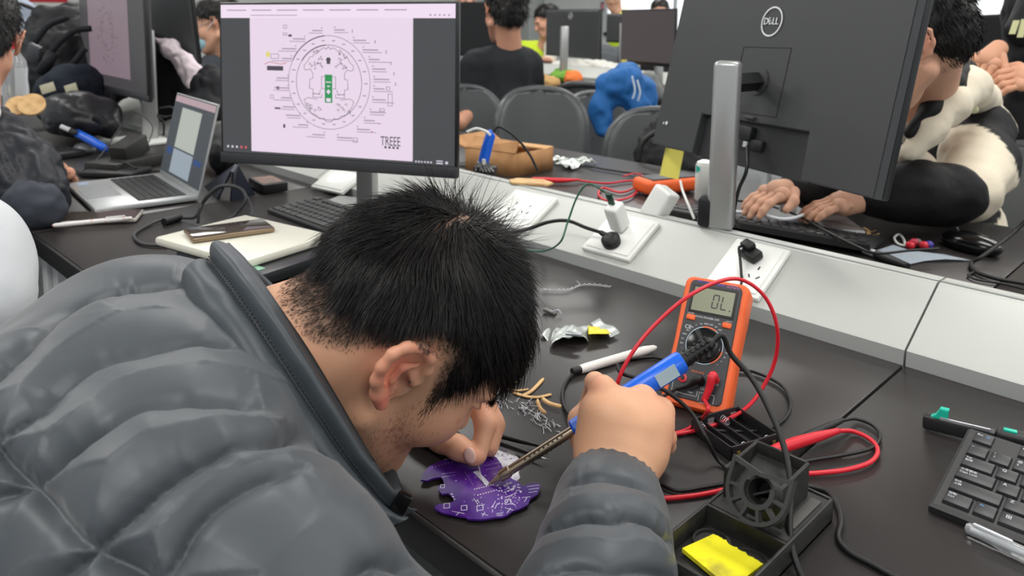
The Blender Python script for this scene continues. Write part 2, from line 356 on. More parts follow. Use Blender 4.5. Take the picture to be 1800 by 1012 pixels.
for i in range(4):
    a, b = SEAMS[i] + G, SEAMS[i + 1] - G; L = b - a; c = (a + b) / 2
    for key, y0, y1, s in (('n', YF, YR0 - .002, 1), ('f', YR1 + .002, YB, -1)):
        if (key, i) == ('f', 0): continue
        d = thing('desk', dl[(key, i)], 'desk', (c, (y0 + y1) / 2, 0), group='black desks in two facing rows')
        w = y1 - y0
        MB().box(L, w, .025, (0, 0, TZ - .0125), bev=.0015).build('tabletop', m_top, d, world=False)
        ye = -s * (w / 2 + .004)
        MB().box(L, .006, .032, (0, ye, TZ - .0165), bev=.001).build('edge_band', m_edge, d, world=False)
        MB().box(L - .1, .02, .07, (0, -s * (w / 2 - .06), TZ - .06)).build('rail', m_steel, d, world=False)
        for sx in (-1, 1):
            f = MB(); x = sx * (L / 2 - .035)
            for yy in (-w / 2 + .05, w / 2 - .05): f.box(.03, .05, TZ - .03, (x, yy, (TZ - .03) / 2), bev=.003)
            f.box(.03, w - .1, .05, (x, 0, TZ - .05), bev=.003); f.box(.03, w - .1, .04, (x, 0, .06), bev=.003)
            f.build('leg', m_steel, d, world=False)
    r = thing('cable_raceway', {2: 'grey raceway section holding the plugged sockets, behind the multimeter', 3: 'grey raceway section at the right edge, past the joint', 1: 'grey raceway section behind the centre monitor', 0: 'grey raceway section at the far left by the bags'}[i], 'cable raceway', (c, 0, TZ), group='grey sloped raceways between the desks')
    prof = [(1.03, -.02), (1.03, .019), (1.032, .021), (1.139, .0795), (1.141, .081), (1.147, .0815), (1.150, .0795), (1.153, .0815), (1.168, .0815), (1.175, .081), (1.283, .021), (1.285, .019), (1.285, -.02)]
    if 1:
        bm = MB(); bm.rings([[(x, y, z) for y, z in prof] for x in (-L / 2, L / 2)]); bm.build('cover', m_race, r, world=False, smooth=20)
        MB().box(L, .0012, .0205, (0, 1.0292, .0092)).build('lip', m_race2, r, world=False)
        MB().box(L, .006, .0016, (0, 1.1515, .0822), bev=.0005).build('ridge', m_race2, r, world=False)
# slope of the raceway
SN = nrm((0, -(.0795 - .021), (1.139 - 1.032))); SA = np.array([0, 1.032, TZ + .021])
SU = np.array([1., 0, 0]); SV = np.cross(SN, SU)
def SL(x, y, off=0):
    d = Q(x, y, 1) - CAM; p = SA + SN * off; return CAM + d * (((p - CAM) @ SN) / (d @ SN))
SB = basis(SU, SV, SN); S_EUL = SB.to_euler()
m_white = mat('white_plastic', (232, 233, 229), .28); m_whiteb = mat('white_plate', (226, 227, 222), .35); m_black = mat('black_rubber', (17, 17, 18), .5); m_blackg = mat('black_gloss', (12, 12, 13), .18)
m_slot = mat('socket_slot', (40, 40, 40), .6)
def plate(corn, label, name='socket_plate'):
    pts = [SL(*c) for c in corn]; c = sum(pts) / 4
    u = nrm((pts[1] - pts[0]) + (pts[2] - pts[3])); u = nrm(u - SN * (u @ SN)); v = np.cross(SN, u); w = max(abs((q - c) @ u) for q in pts) * 2; h = max(abs((q - c) @ v) for q in pts) * 2
    B = basis(u, v, SN); t = thing(name, label, 'socket', c, B.to_euler(), group='white socket plates on the raceway')
    return t, u, v, w, h, c
def plate_body(t, w, h):
    MB().box(w, h, .009, (0, 0, .0045), bev=.003).build('frame', m_whiteb, t, world=False)
    MB().box(w - .014, h - .014, .002, (0, 0, .0098), bev=.0008).build('face', m_white, t, world=False)
def slots(t, cx, cy):
    for dx, dy, rz in ((0, .011, 0), (-.007, -.008, .6), (.007, -.008, -.6)):
        MB().box(.0022, .007, .0012, (cx + dx, cy + dy, .0108), (0, 0, rz)).build('slot', m_slot, t, world=False)
tA, uA, vA, wA, hA, cA = plate([(1040, 445), (1106, 464), (1146, 393), (1079, 378)], 'white socket plate with the round black plug and white charger')
plate_body(tA, wA, hA)
for dx in (-.0,): slots(tA, -.012, .018)
tB, uB, vB, wB, hB, cB = plate([(875, 398), (925, 412), (962, 349), (908, 338)], 'white socket plate with nothing plugged in, beside the hair'); plate_body(tB, wB, hB)
for dx in (-.018, .018): slots(tB, dx, 0)
tC, uC, vC, wC, hC, cC = plate([(1240, 506), (1335, 532), (1386, 447), (1300, 425)], 'white socket plate right above the multimeter with small black plug'); plate_body(tC, wC, hC)
slots(tC, .02, -.01)
tD, uD, vD, wD, hD, cD_ = plate([(548, 332), (590, 340), (640, 312), (600, 303)], 'white socket plate under the centre monitor'); plate_body(tD, wD, hD)
def cable(name, label, pts, r, m, n=8, cat='cable', group=None, seg=8, flat=1):
    o = MB().tube(pts, r, seg, n, flat=flat).build(name, m, None, 180); return props(o, label, cat, group)
# round black plug
pc = SL(1076, 428, .012); t = thing('power_plug', 'round black power plug in the raceway socket', 'plug', pc, S_EUL)
MB().lathe([(.0155, 0), (.0165, .004), (.0165, .012), (.013, .016), (.009, .018)], seg=28).build('body', m_black, t, world=False)
MB().rod((0, 0, .012), (-.022, .004, .016), .0065, .0045).build('strain_relief', m_black, t, world=False)
e0 = pc + SU * -.022 + SV * .004 + SN * .016
cable('power_cable', 'black power cable from the round plug to behind his hair', [e0, SL(1030, 400, .035), SL(998, 388, .045), SL(965, 390, .045), SL(925, 403, .04), SL(880, 410, .03), Q(820, 400, 1.35), Q(700, 420, 1.4)], .0033, m_black)
# white charger brick
def brick(label, base, top, wpx, name='usb_charger'): pass
cb = SL(1086, 402, .012); t = thing('usb_charger', 'white charger brick standing out of the socket with green cable', 'charger', cb, S_EUL)
MB().box(.027, .030, .050, (.004, .004, .026), bev=.005, seg=3).build('body', m_white, t, world=False)
MB().box(.012, .006, .002, (0, .006, .052), bev=.0005).build('usb_port', mat('port_green', (36, 92, 72), .4), t, world=False)
tp = cb + SV * .006 + SN * .053; gm = mat('green_cable', (42, 98, 74), .45)
g1 = tp + SN * .018
o = thing('usb_cable', 'thin green charging cable arching from white charger', 'cable', tp)
MB().box(.011, .006, .02, tp + SN * .010, SB, bev=.001).build('plug', mat('dark_green_plug', (24, 60, 46), .4), o)
MB().tube([g1, Q(1062, 337, 1.24), Q(1035, 323, 1.25), Q(1015, 345, 1.26), Q(998, 390, 1.26), Q(985, 425, 1.25), SL(960, 440, .006), SL(930, 441, .004), SL(905, 436, .004)], .0016, 6).build('cord', gm, o, 180)
# black plug on plate C
pc = SL(1322, 452, .012); t = thing('power_plug', 'small flat black plug with looping cord above multimeter', 'plug', pc, S_EUL)
MB().box(.03, .022, .014, (0, 0, .007), (0, 0, -.35), bev=.003).box(.02, .015, .01, (-.006, .006, .018), (0, 0, -.35), bev=.002).build('body', m_black, t, world=False)
cable('power_cable', 'black cord looping from the small plug down behind multimeter', [pc + SU * -.008 + SN * .02, SL(1306, 432, .03), SL(1299, 436, .03), SL(1301, 455, .022), SL(1303, 480, .016), SL(1303, 500, .01), P(1290, 560, TZ + .01)], .0022, m_black)
# ================================================================== MONITORS
m_mon = mat('monitor_back', (62, 63, 65), .5, bump=(900, .08, .0002)); m_bez = mat('monitor_bezel', (30, 31, 33), .35); m_alu = mat('stand_aluminium', (176, 178, 177), .32, metal=.55)
def monitor(label, c, R, w=.54, h=.325, back=False, name='monitor', cat='monitor', grp='desktop monitors', off=False):
    """local x right, y away from the screen side (screen on -y), z up"""
    t = thing(name, label, cat, c, R.to_euler(), group=grp); s = 1
    MB().box(w, .012, h, (0, 0, 0), bev=.003).build('bezel', m_bez, t, world=False)
    sh = MB(); sh.rings([[(-w / 2 + .004 + k, y, -h / 2 + .004 + k * .7), (w / 2 - .004 - k, y, -h / 2 + .004 + k * .7), (w / 2 - .004 - k, y, h / 2 - .004 - k * .7), (-w / 2 + .004 + k, y, h / 2 - .004 - k * .7)] for k, y in ((0, .005), (.003, .018), (.03, .028), (.09, .034))])
    sh.build('back_shell', m_mon, t, world=False, smooth=25)
    return t
# --- centre monitor (screen to camera)
RC = Euler(tuple(math.radians(a) for a in (-2.22, -.83, 26.0))).to_matrix(); cC_ = np.array([-1.3512, .8577, 1.0363]); W, Hh = .54, .334
cm = monitor('monitor in the centre showing a ring-shaped board diagram', cC_, RC, W, Hh)
MB().box(W, .014, .022, (0, -.003, -Hh / 2 + .011), bev=.003).build('chin', mat('monitor_chin', (52, 53, 56), .4), cm, world=False)
sw, s_top, s_bot = W - .012, Hh / 2 - .005, -Hh / 2 + .023; sh_ = s_top - s_bot; yb = -.0064
g_bg = glow('screen_grey', (70, 71, 74), 1); g_page = glow('screen_page', (232, 214, 232), 1.0); g_bar = glow('screen_bar', (240, 222, 240), 1.0); g_ink = glow('screen_ink', (80, 72, 84), 1); g_mid = glow('screen_faint_ink', (165, 148, 168), 1)
scr = MB().box(sw, .0006, sh_, (0, yb, (s_top + s_bot) / 2)).build('screen', g_bg, cm, world=False)
def flat(mb, x0, z0, x1, z1, lay): mb.box(abs(x1 - x0), .0003, abs(z1 - z0), ((x0 + x1) / 2, yb - .0004 - .0003 * lay, (z0 + z1) / 2)); return mb
def U(u): return -sw / 2 + sw * u        # 0..1 across
def V(v): return s_top - sh_ * v          # 0..1 down
flat(MB(), U(0), V(0), U(1), V(.088), 0).build('browser_bar', g_bar, scr, world=False)
flat(MB(), U(.135), V(.086), U(.835), V(.985), 0).build('page', g_page, scr, world=False)
t_ = MB()
for k in range(7): flat(t_, U(.03 + .115 * k), V(.033), U(.03 + .115 * k + .09), V(.040), 1)
flat(t_, U(.14), V(.068), U(.35), V(.073), 1)
for k in range(5): flat(t_, U(.9 + .018 * k), V(.064), U(.907 + .018 * k), V(.074), 1)
t_.build('tab_text', g_mid, scr, world=False, kind='stuff')
ccx, ccz = .485, .505
def ringz(mb, r, w_, a0=0, a1=360, lay=1, asp=1, n=None):
    n = n or max(8, int((a1 - a0) / 4)); y = yb - .0004 - .0003 * lay
    for k in range(n):
        A, B = math.radians(a0 + (a1 - a0) * k / n), math.radians(a0 + (a1 - a0) * (k + 1) / n); q = []
        for a, rr in ((A, r - w_ / 2), (B, r - w_ / 2), (B, r + w_ / 2), (A, r + w_ / 2)): q.append((U(ccx) + rr * math.sin(a), y, V(ccz) + rr * math.cos(a)))
        mb.quad(q)
    return mb
b = MB(); ringz(b, .093, .0009, 0, 360); ringz(b, .093, .0022, -62, -5, 2); ringz(b, .0745, .0011, 0, 360); ringz(b, .0745, .0022, -55, -5, 2); b.build('ring_diagram', g_ink, scr, world=False, recalc=False)
# board outline: closed jagged polyline, mirrored
def pline(mb, pts, w_=.0009, lay=1, close=False):
    if close: pts = pts + [pts[0]]
    for (a, b_) in zip(pts, pts[1:]):
        dx, dz = b_[0] - a[0], b_[1] - a[1]; L = math.hypot(dx, dz) + 1e-9; mb.box(L + w_ * .6, .0002, w_, ((a[0] + b_[0]) / 2, yb - .0004 - .0003 * lay, (a[1] + b_[1]) / 2), (0, -math.atan2(dz, dx), 0))
def C_(x, z): return (U(ccx) + x, V(ccz) + z)
half = [(.000, .071), (.005, .066), (.010, .069), (.017, .066), (.024, .060), (.026, .065), (.032, .059), (.036, .051), (.043, .050), (.048, .041), (.056, .034), (.056, .026), (.050, .024), (.042, .026), (.036, .018), (.036, .008), (.043, .006), (.044, -.012), (.036, -.014), (.036, -.022), (.022, -.024), (.018, -.014)]
low = [(.026, -.034), (.048, -.031), (.057, -.036), (.052, -.048), (.044, -.055), (.041, -.062), (.028, -.066), (.022, -.073), (.012, -.071), (.006, -.078), (0, -.078)]
b = MB()
for s in (-1, 1):
    pline(b, [C_(s * x, z) for x, z in half]); pline(b, [C_(s * x, z) for x, z in low])
    pline(b, [C_(s * x, z) for x, z in ((.020, -.023), (.036, -.023), (.036, -.030), (.016, -.030), (.016, -.023))]); pline(b, [C_(s * x, z) for x, z in ((.010, .012), (.016, .012), (.016, -.012), (.010, -.012))])
    for k in range(16):
        a = random.uniform(0, PI); x, z = .012 + .032 * random.random(), .025 + .035 * random.random(); l = .0045
        pline(b, [C_(s * x, z), C_(s * (x + l * math.cos(a)), z + l * math.sin(a)), C_(s * (x + l * math.cos(a + 1)), z + l * math.sin(a + 1))], .0009)
    for k in range(8):
        x, z = .014 + .032 * random.random(), -.042 - .02 * random.random(); pline(b, [C_(s * x, z), C_(s * (x + .005), z + .003), C_(s * (x + .006), z - .003)], .0008)
b.build('board_drawing', g_ink, scr, world=False, kind='stuff')
b = MB(); x, z = C_(0, 0)
flat(b, x - .0085, z + .016, x + .0085, z - .040, 2); b.build('green_module', glow('screen_green', (46, 146, 84), 1), scr, world=False)
b = MB(); flat(b, x - .006, z + .002, x + .006, z, 3); flat(b, x - .003, z - .006, x + .003, z - .0085, 3); b.box(.007, .0002, .007, (x, yb - .0015, z - .018), (0, PI / 4, 0)); flat(b, x - .005, z - .031, x + .005, z - .038, 3); b.build('module_marks', g_page, scr, world=False)
b = MB(); flat(b, x - .004, z + .050, x + .004, z + .037, 2); flat(b, x - .0055, z + .047, x + .0055, z + .044, 2); flat(b, U(.08), V(.42), U(.08), V(.42), 1)
flat(b, U(.212), V(.405), U(.285), V(.435), 1); flat(b, U(.255), V(.54), U(.266), V(.56), 1); flat(b, U(.245), V(.68), U(.27), V(.69), 1); flat(b, U(.31), V(.195), U(.325), V(.21), 1); flat(b, U(.283), V(.79), U(.292), V(.815), 1)
b.build('dark_marks', g_ink, scr, world=False, kind='stuff')
flat(MB(), U(.209), V(.312), U(.225), V(.345), 1).build('yellow_mark', glow('screen_yellow', (222, 214, 110), 1), scr, world=False)
b = MB(); y = yb - .001
pline(b, [(U(.2), V(.395)), (U(.225), V(.378)), (U(.25), V(.385)), (U(.275), V(.392)), (U(.3), V(.382))], .0012); flat(b, U(.695), V(.752), U(.70), V(.76), 1); flat(b, U(.665), V(.805), U(.67), V(.813), 1)
b.build('red_marks', glow('screen_red', (196, 92, 96), 1), scr, world=False)
b = MB()                                                       # captions round the rings, percentages between them
for side, rows in ((1, [(.51, .16), (.59, .225), (.63, .285), (.655, .345), (.67, .405), (.675, .47), (.675, .53), (.67, .6), (.66, .68), (.635, .735), (.605, .795), (.52, .855)]), (-1, [(.46, .165), (.385, .22), (.345, .285), (.325, .35), (.31, .48), (.31, .545), (.32, .61), (.335, .67), (.36, .725), (.395, .785), (.468, .845)])):
    for q, (u, v) in enumerate(rows):
        l1, l2 = .045 + .03 * ((q * 7) % 3) / 3, .06 + .04 * ((q * 5) % 4) / 4
        for l, dv, th in ((l1, 0, .008), (l2, .018, .005), (.006, -.018, .008)):
            flat(b, U(u), V(v + dv), U(u + side * l), V(v + dv + th), 1)
b.build('caption_text', g_mid, scr, world=False, kind='stuff')
b = MB()
for k in range(22):
    a = 2 * PI * (k + .5) / 22; x, z = C_(.0838 * math.sin(a), .0838 * math.cos(a)); flat(b, x - .0035, z + .0012, x + .0035, z - .0012, 1)
for u, v in ((.55 + .03 * 0, .17), (.645, .235), (.69, .3), (.71, .37), (.722, .435), (.728, .5)):
    flat(b, U(u + .035), V(v - .01), U(u + .039), V(v + .012), 1)
b.build('ring_numbers', g_mid, scr, world=False, kind='stuff')
b = MB()
for (u0, v0, u1, v1) in ((.735, .565, .752, .64), (.728, .52, .742, .54), (.70, .66, .72, .675), (.59, .855, .607, .885), (.226, .6, .24, .62), (.288, .135, .303, .155), (.288, .185, .303, .2), (.23, .325, .265, .355)):
    pline(b, [(U(u0), V(v0)), (U(u1), V(v0)), (U(u1), V(v1)), (U(u0), V(v1))], .0008, close=True)
b.build('part_sketches', g_ink, scr, world=False, kind='stuff')
MR = Euler((PI / 2, 0, 0)).to_matrix()
text('title_lettering', 'TREEE', .026, g_ink, scr, (U(.745), yb - .0008, V(.868)), MR, sx=.62, label='thin grey letters TREEE in the page corner')
b = MB(); [flat(b, U(.72 + .0165 * k), V(.898), U(.729 + .0165 * k), V(.912), 1) for k in range(4)]; b.build('subtitle_text', g_ink, scr, world=False, kind='stuff')
b = MB(); [flat(b, U(.02 + .021 * k), V(.955), U(.029 + .021 * k), V(.97), 1) for k in range(3)]; [flat(b, U(.845 + .012 * k), V(.978), U(.852 + .012 * k), V(.988), 1) for k in range(6)]; flat(b, U(.93), V(.968), U(.955), V(.975), 1); flat(b, U(.93), V(.982), U(.955), V(.99), 1); flat(b, U(.965), V(.972), U(.975), V(.988), 1); b.build('taskbar_icons', glow('screen_icon', (205, 200, 215), 1), scr, world=False, kind='stuff')
b = MB(); [flat(b, U(.083 + .021 * k), V(.955), U(.092 + .021 * k), V(.97), 1) for k in range(2)]; b.build('taskbar_red_icons', glow('screen_icon_red', (214, 96, 96), 1), scr, world=False)
# stand of the centre monitor
nC = np.array(RC @ Vector((0, 1, 0)))
bp = P(646, 371, TZ); st = thing('monitor_stand', 'grey metal stand column below the centre monitor', 'monitor stand', bp, (0, 0, math.radians(26)), group='monitor stands')
MB().box(.24, .18, .008, (0, -.01, .004), bev=.003).build('base_plate', m_alu, st, world=False)
MB().box(.042, .03, .36, (0, 0, .186), bev=.006).build('column', m_alu, st, world=False)
mc = cC_ + nC * .03; MB().rod(mc + np.array([0, 0, -.0]), bp + np.array([0, 0, mc[2] - TZ]), .022).build('arm', m_dark, st)
tg = MB().box(.02, .0006, .018, (-.012, -.0155, .105)); tg.build('sticker', mat('yellow_label', (222, 190, 60), .6), st, world=False, label='small yellow sticker')
# --- big monitor seen from behind at right
RD = Euler(tuple(math.radians(a) for a in (-12.72, -1.45, -24.02))).to_matrix(); cD0 = np.array([-.646, 1.2603, 1.102]); W2, H2 = .58, .349
RDb = RD @ Euler((0, 0, PI)).to_matrix()   # screen faces away
t = thing('monitor', 'large dark monitor seen from behind with round logo', 'monitor', cD0, RD.to_euler(), group='desktop monitors')
# local here: -y is the back towards camera
MB().box(W2, .014, H2, (0, .024, 0), bev=.003).build('bezel', m_bez, t, world=False)
MB().box(W2 - .014, .001, H2 - .02, (0, .0313, .002)).build('screen', glow('screen_off', (18, 19, 22), .6), t, world=False)
nw, nt, nb = .1458, -.0976, -H2 / 2
sh = MB()
def slab(mb, x0, x1, z0, z1, y0=0, y1=.018, bev=0): mb.box(x1 - x0, y1 - y0, z1 - z0, ((x0 + x1) / 2, (y0 + y1) / 2, (z0 + z1) / 2), bev=bev)
# outer shell with the notch cut out of its lower middle
o_ = [(-W2 / 2, -H2 / 2), (-nw, -H2 / 2), (-nw + .004, nt), (nw - .004, nt), (nw, -H2 / 2), (W2 / 2, -H2 / 2), (W2 / 2, H2 / 2), (-W2 / 2, H2 / 2)]
sh.prism(o_, .017, (0, .0175, 0), Euler((PI / 2, 0, 0)), bev=.0015)
sh.build('back_shell', m_mon, t, world=False, smooth=30)
MB().box(nw * 2 + .01, .004, nt - nb + .004, (0, .0155, (nt + nb) / 2)).build('connector_recess', mat('monitor_recess', (44, 45, 47), .5), t, world=False)
f_ = MB()
pw, pt, pb = .0621, .0325, -.0839
for (x0, x1, z0, z1) in ((-pw, pw, pt, pt + .0009), (-pw, pw, pb, pb + .0009), (-pw, -pw + .0009, pb, pt), (pw - .0009, pw, pb, pt)): slab(f_, x0, x1, z0, z1, -.0002, .001)
f_.build('panel_groove', mat('groove_black', (25, 25, 26), .6), t, world=False)
MB().cyl(.024, .003, (0, -.001, -.027), (PI / 2, 0, 0), seg=32, bev=.001).build('mount_disc', m_mon, t, world=False)
MB().box(.026, .008, .006, (.0, -.002, -.091), bev=.002).build('release_button', m_mon, t, world=False)
lg = MB(); n = 40
R1, R2 = .0265, .0235
for k in range(n):
    A, B = 2 * PI * k / n, 2 * PI * (k + 1) / n
    lg.quad([(R2 * math.cos(A), -.0012, .078 + R2 * math.sin(A)), (R2 * math.cos(B), -.0012, .078 + R2 * math.sin(B)), (R1 * math.cos(B), -.0012, .078 + R1 * math.sin(B)), (R1 * math.cos(A), -.0012, .078 + R1 * math.sin(A))])
m_logo = mat('logo_silver', (225, 227, 228), .4, metal=.1, emit=0)
emb = lg.build('logo_ring', m_logo, t, world=False, recalc=False, label='silver circle of the round logo')
for s_, x_, r_ in (('D', -.0145, 0), ('E', -.0047, .55), ('L', .0052, 0), ('L', .0135, 0)):
    text('logo_letter', s_, .0175, m_logo, t, (x_, -.0012, .078), Euler((PI / 2, 0, 0)).to_matrix() @ Euler((0, 0, r_)).to_matrix(), depth=.0004, sx=.95)
MB().cyl(.0038, .001, (-.2515, -.0008, -.128), (PI / 2, 0, 0)).cyl(.0022, .001, (-.262, -.0008, -.129), (PI / 2, 0, 0)).build('lock_hole', m_logo, t, world=False)
pb_ = MB(); pb_.box(.035, .014, .024, (-.012, .008, -.118), bev=.002); pb_.box(.05, .01, .018, (.01, .01, -.135), bev=.002); pb_.build('plug', m_dark, t, world=False)
MB().box(.012, .002, .014, (-.03, -.0, -.137)).box(.01, .002, .01, (-.004, .003, -.137)).build('port_label', mat('label_paper', (190, 196, 200), .5), t, world=False)
bpc = np.array([*P(1266, 402, TZ + .081)]); 
ax = np.array(RD @ Vector((0, -1, 0)))
top = Q(1283, 105, PXY(bpc)[2] + .0); ht = top[2] - bpc[2]
st = thing('monitor_stand', 'tall silver stand column in front of the big dark monitor', 'monitor stand', bpc, (0, 0, math.radians(20)), group='monitor stands')
MB().box(.043, .032, ht, (0, 0, ht / 2), bev=.008, seg=3).build('column', m_alu, st, world=False)
MB().box(.026, .04, .05, (-.024, .004, .028), bev=.006).build('clamp', m_dark, st, world=False, label='black clamp at the foot')
am = np.array(cD0) + np.array(RD @ Vector((0, -.002, -.027))); cp = bpc + np.array([0, 0, am[2] - bpc[2]])
MB().rod(am, cp, .016, seg=4).build('arm', m_dark, st)
q0 = np.array(cD0) + np.array(RD @ Vector((.012, -.004, -.14))); cable('display_cable', 'black cable hanging from the big monitor to the desk', [q0, Q(1312, 300, 1.3), Q(1298, 335, 1.33), Q(1290, 380, 1.36), Q(1300, 398, 1.4)], .003, m_black)
# yellow note under monitor
m_note = mat('yellow_note', (238, 226, 110), .75)
def note(label, corn, d):
    p = [Q(*c, d) for c in corn]; n_ = nrm(np.cross(p[1] - p[0], p[3] - p[0])); g = [[p[0] + (p[1] - p[0]) * a + ((p[3] + (p[2] - p[3]) * a) - (p[0] + (p[1] - p[0]) * a)) * b_ + n_ * .004 * b_ * b_ for a in np.linspace(0, 1, 4)] for b_ in np.linspace(0, 1, 6)]
    return props(MB().sheet(g, .0004).build('sticky_note', m_note), label, 'sticky note', 'yellow sticky notes on monitors')
note('yellow sticky note hanging from the left corner of the big dark monitor', [(1170, 259), (1202, 266), (1193, 316), (1160, 308)], PXY(np.array(cD0) + np.array(RD @ Vector((-.28, 0, -.16))))[2])
# --- left monitor
def mon_from_px(tl, tr, br, bl, dl_, dr_): return [Q(*tl, dl_), Q(*tr, dr_), Q(*br, dr_), Q(*bl, dl_)]
# ================================================================== PEOPLE
def cdir(r, d, f): return cR * r + cD * d + cF * f
m_skin = mat('skin', (214, 160, 128), .5, spec=.35, sss=.12, bump=[(260, .12, .001), (900, .1, .0004)], attr='Col')
m_skin2 = mat('skin_plain', (205, 154, 124), .55, spec=.3, sss=.08)
m_hair = mat('black_hair', (20, 17, 17), .42, spec=.5); m_stub = mat('short_hair', (58, 46, 38), .55)
m_lens = mat('spectacle_lens', (220, 228, 235), .05, alpha=.25)
def head_prims(S, c, A, s=1., neck=None, neck_r=.056, ears=True, k=.012, fy=1.):
    """A columns: right side, face forward, up"""
    c = np.array(c); A = np.array(A); T = lambda x, y, z: c + A @ (np.array([x, y * (fy if y > .03 else 1), z]) * s); E = lambda p, r, kk=k, sub=False: S.ell(T(*p), np.array(r) * s, A, kk * s, sub)
    E((0, -.012, .042), (.076, .096, .086)); E((0, .035, -.01), (.062, .062, .082), .02); E((0, .05, -.07), (.042, .042, .042), .02)
    for q in (-1, 1):
        S.cone(T(q * .054, .0, -.05), T(q * .018, .082, -.096), .019 * s, .017 * s, .02 * s)
        E((q * .040, .062, -.022), (.026, .03, .03), .02)
    E((0, .092, .024), (.048, .016, .012), .014)
    S.cone(T(0, .098, .008), T(0, .119, -.030), .008 * s, .0115 * s, .008 * s); E((-.011, .107, -.033), (.008, .009, .007), .005); E((.011, .107, -.033), (.008, .009, .007), .005)
    for q in (-1, 1):
        E((q * .032, .102, .004), (.018, .012, .010), .008, True); E((q * .031, .082, .003), (.0125, .0125, .0125), .002)
        E((q * .032, .090, .011), (.017, .008, .0035), .003)
    E((0, .098, -.055), (.024, .012, .0055), .004); E((0, .096, -.065), (.021, .012, .0065), .004)
    if neck is not None: S.cone(T(0, -.035, -.03), neck, neck_r * s, neck_r * 1.08 * s, .02 * s)
    if ears:
        for q in (-1, 1):
            hx = [(.072, .012, -.002), (.080, .014, .018), (.088, .004, .030), (.092, -.012, .028), (.090, -.022, .012), (.086, -.02, -.008), (.080, -.008, -.022), (.076, .004, -.026)]
            S.chain([T(q * x, y, z) for x, y, z in hx], [.003 * s, .0036 * s, .0036 * s, .0036 * s, .0036 * s, .0038 * s, .005 * s, .004 * s], .004 * s)
            E((q * .078, -.006, .004), (.004, .015, .022), .004); E((q * .084, .004, .0), (.006, .006, .008), .003, True)
    return T
def skin_cols(V, redpts=(), base=(208, 160, 132), nz=.03, dark=()):
    b = np.array(lin(base)); c = np.tile(b, (len(V), 1)) * (1 + nz * noise3(V, 60, 3))[:, None]
    for p, r, col, a in redpts:
        w = (a * np.exp(-((V - np.array(p)) ** 2).sum(1) / r ** 2))[:, None]; c = c * (1 - w) + np.array(lin(col)) * w
    return c
# ------------------------------------------------------------------ the young man soldering
HC = Q(704, 588, .70); HS = .96
hF = nrm(cdir(.655, .665, .37)); hU = cdir(.727, -.682, -.084); hU = nrm(hU - hF * (hU @ hF)); hR = np.cross(hF, hU); HA = np.stack([hR, hF, hU], 1)
HT = lambda x, y, z: HC + HA @ (np.array([x, y, z]) * HS)
def hloc(V): return (V - HC) @ HA / HS
man = thing('person', 'young man in a dark grey puffer jacket bending low to solder a purple board', 'person', (HC[0] - .1, HC[1] - .45, 0))
NB = Q(440, 655, .68)
S = SDF(np.minimum(HC - .17, NB - .09), np.maximum(HC + .17, NB + .09), .0021)
head_prims(S, HC, HA, HS, NB, .060, ears=False, fy=.93)
S.cone(HT(.02, -.055, -.03), NB + HA @ np.array([.015, -.01, .0]), .048, .056, .03)
# visible right ear, shaped from its outline
def EP(x, y, off=0): 
    d = Q(x, y, 1) - CAM; # meet the plane just outside the cheek
    p0 = HT(.083 + off, 0, 0); n = hR; return CAM + d * (((p0 - CAM) @ n) / (d @ n))
hel = [(738, 668), (752, 650), (757, 628), (742, 612), (716, 610), (690, 622), (672, 644), (662, 668), (664, 692), (670, 708)]
S.chain([EP(x, y, o) for (x, y), o in zip(hel, (-.006, -.002, .002, .006, .009, .011, .011, .008, .003, .0))], [.0035, .0042, .0044, .0044, .0044, .0045, .0046, .0048, .006, .0062], .0045)
S.ell(EP(702, 655, -.008), (.0045, .019, .026), np.stack([hR, hF, hU], 1) @ np.array([[1, 0, 0], [0, .94, -.34], [0, .34, .94]]), .006)
S.chain([EP(735, 640, .001), EP(708, 645, .004), EP(690, 668, .003), EP(688, 690, 0)], [.0028, .0032, .0032, .003], .003)
S.ell(EP(712, 668, .001), (.007, .0065, .0095), HA, .004, True); S.ell(EP(724, 630, .004), (.005, .011, .004), HA, .003, True)
S.cone(EP(727, 672, -.003), EP(724, 662, -.002), .0042, .0035, .003)
V, Fc = S.mesh(); V = smooth_np(V, Fc, 2)
L_ = hloc(V)
ear = np.array([EP(700, 655, 0)])
red = [(EP(690, 650, .006), .018, (226, 128, 108), .75), (EP(668, 705, .004), .012, (232, 120, 104), .8), (EP(735, 618, .006), .014, (222, 134, 112), .6), (EP(700, 600, -.01), .02, (226, 150, 120), .4),
       (HT(.055, .06, -.045), .035, (196, 132, 112), .45), (HT(.04, .08, -.03), .03, (192, 128, 108), .4), (EP(712, 668, -.003), .007, (96, 50, 42), .85)]  # last entry darkens the ear hollow, shade put into the skin colour
cols_ = skin_cols(V, red, (206, 157, 127), .05)
r_ = np.random.default_rng(5)
for q in range(34):                                               # blemishes on the cheek
    p = HT(.05 + r_.uniform(-.02, .02), .055 + r_.normal(0, .022), -.055 + r_.normal(0, .02)); i = np.argmin(((V - p) ** 2).sum(1)); w = (.5 * np.exp(-((V - V[i]) ** 2).sum(1) / r_.uniform(.0014, .0028) ** 2))[:, None]
    cols_ = cols_ * (1 - w) + np.array(lin((176, 96, 82))) * w
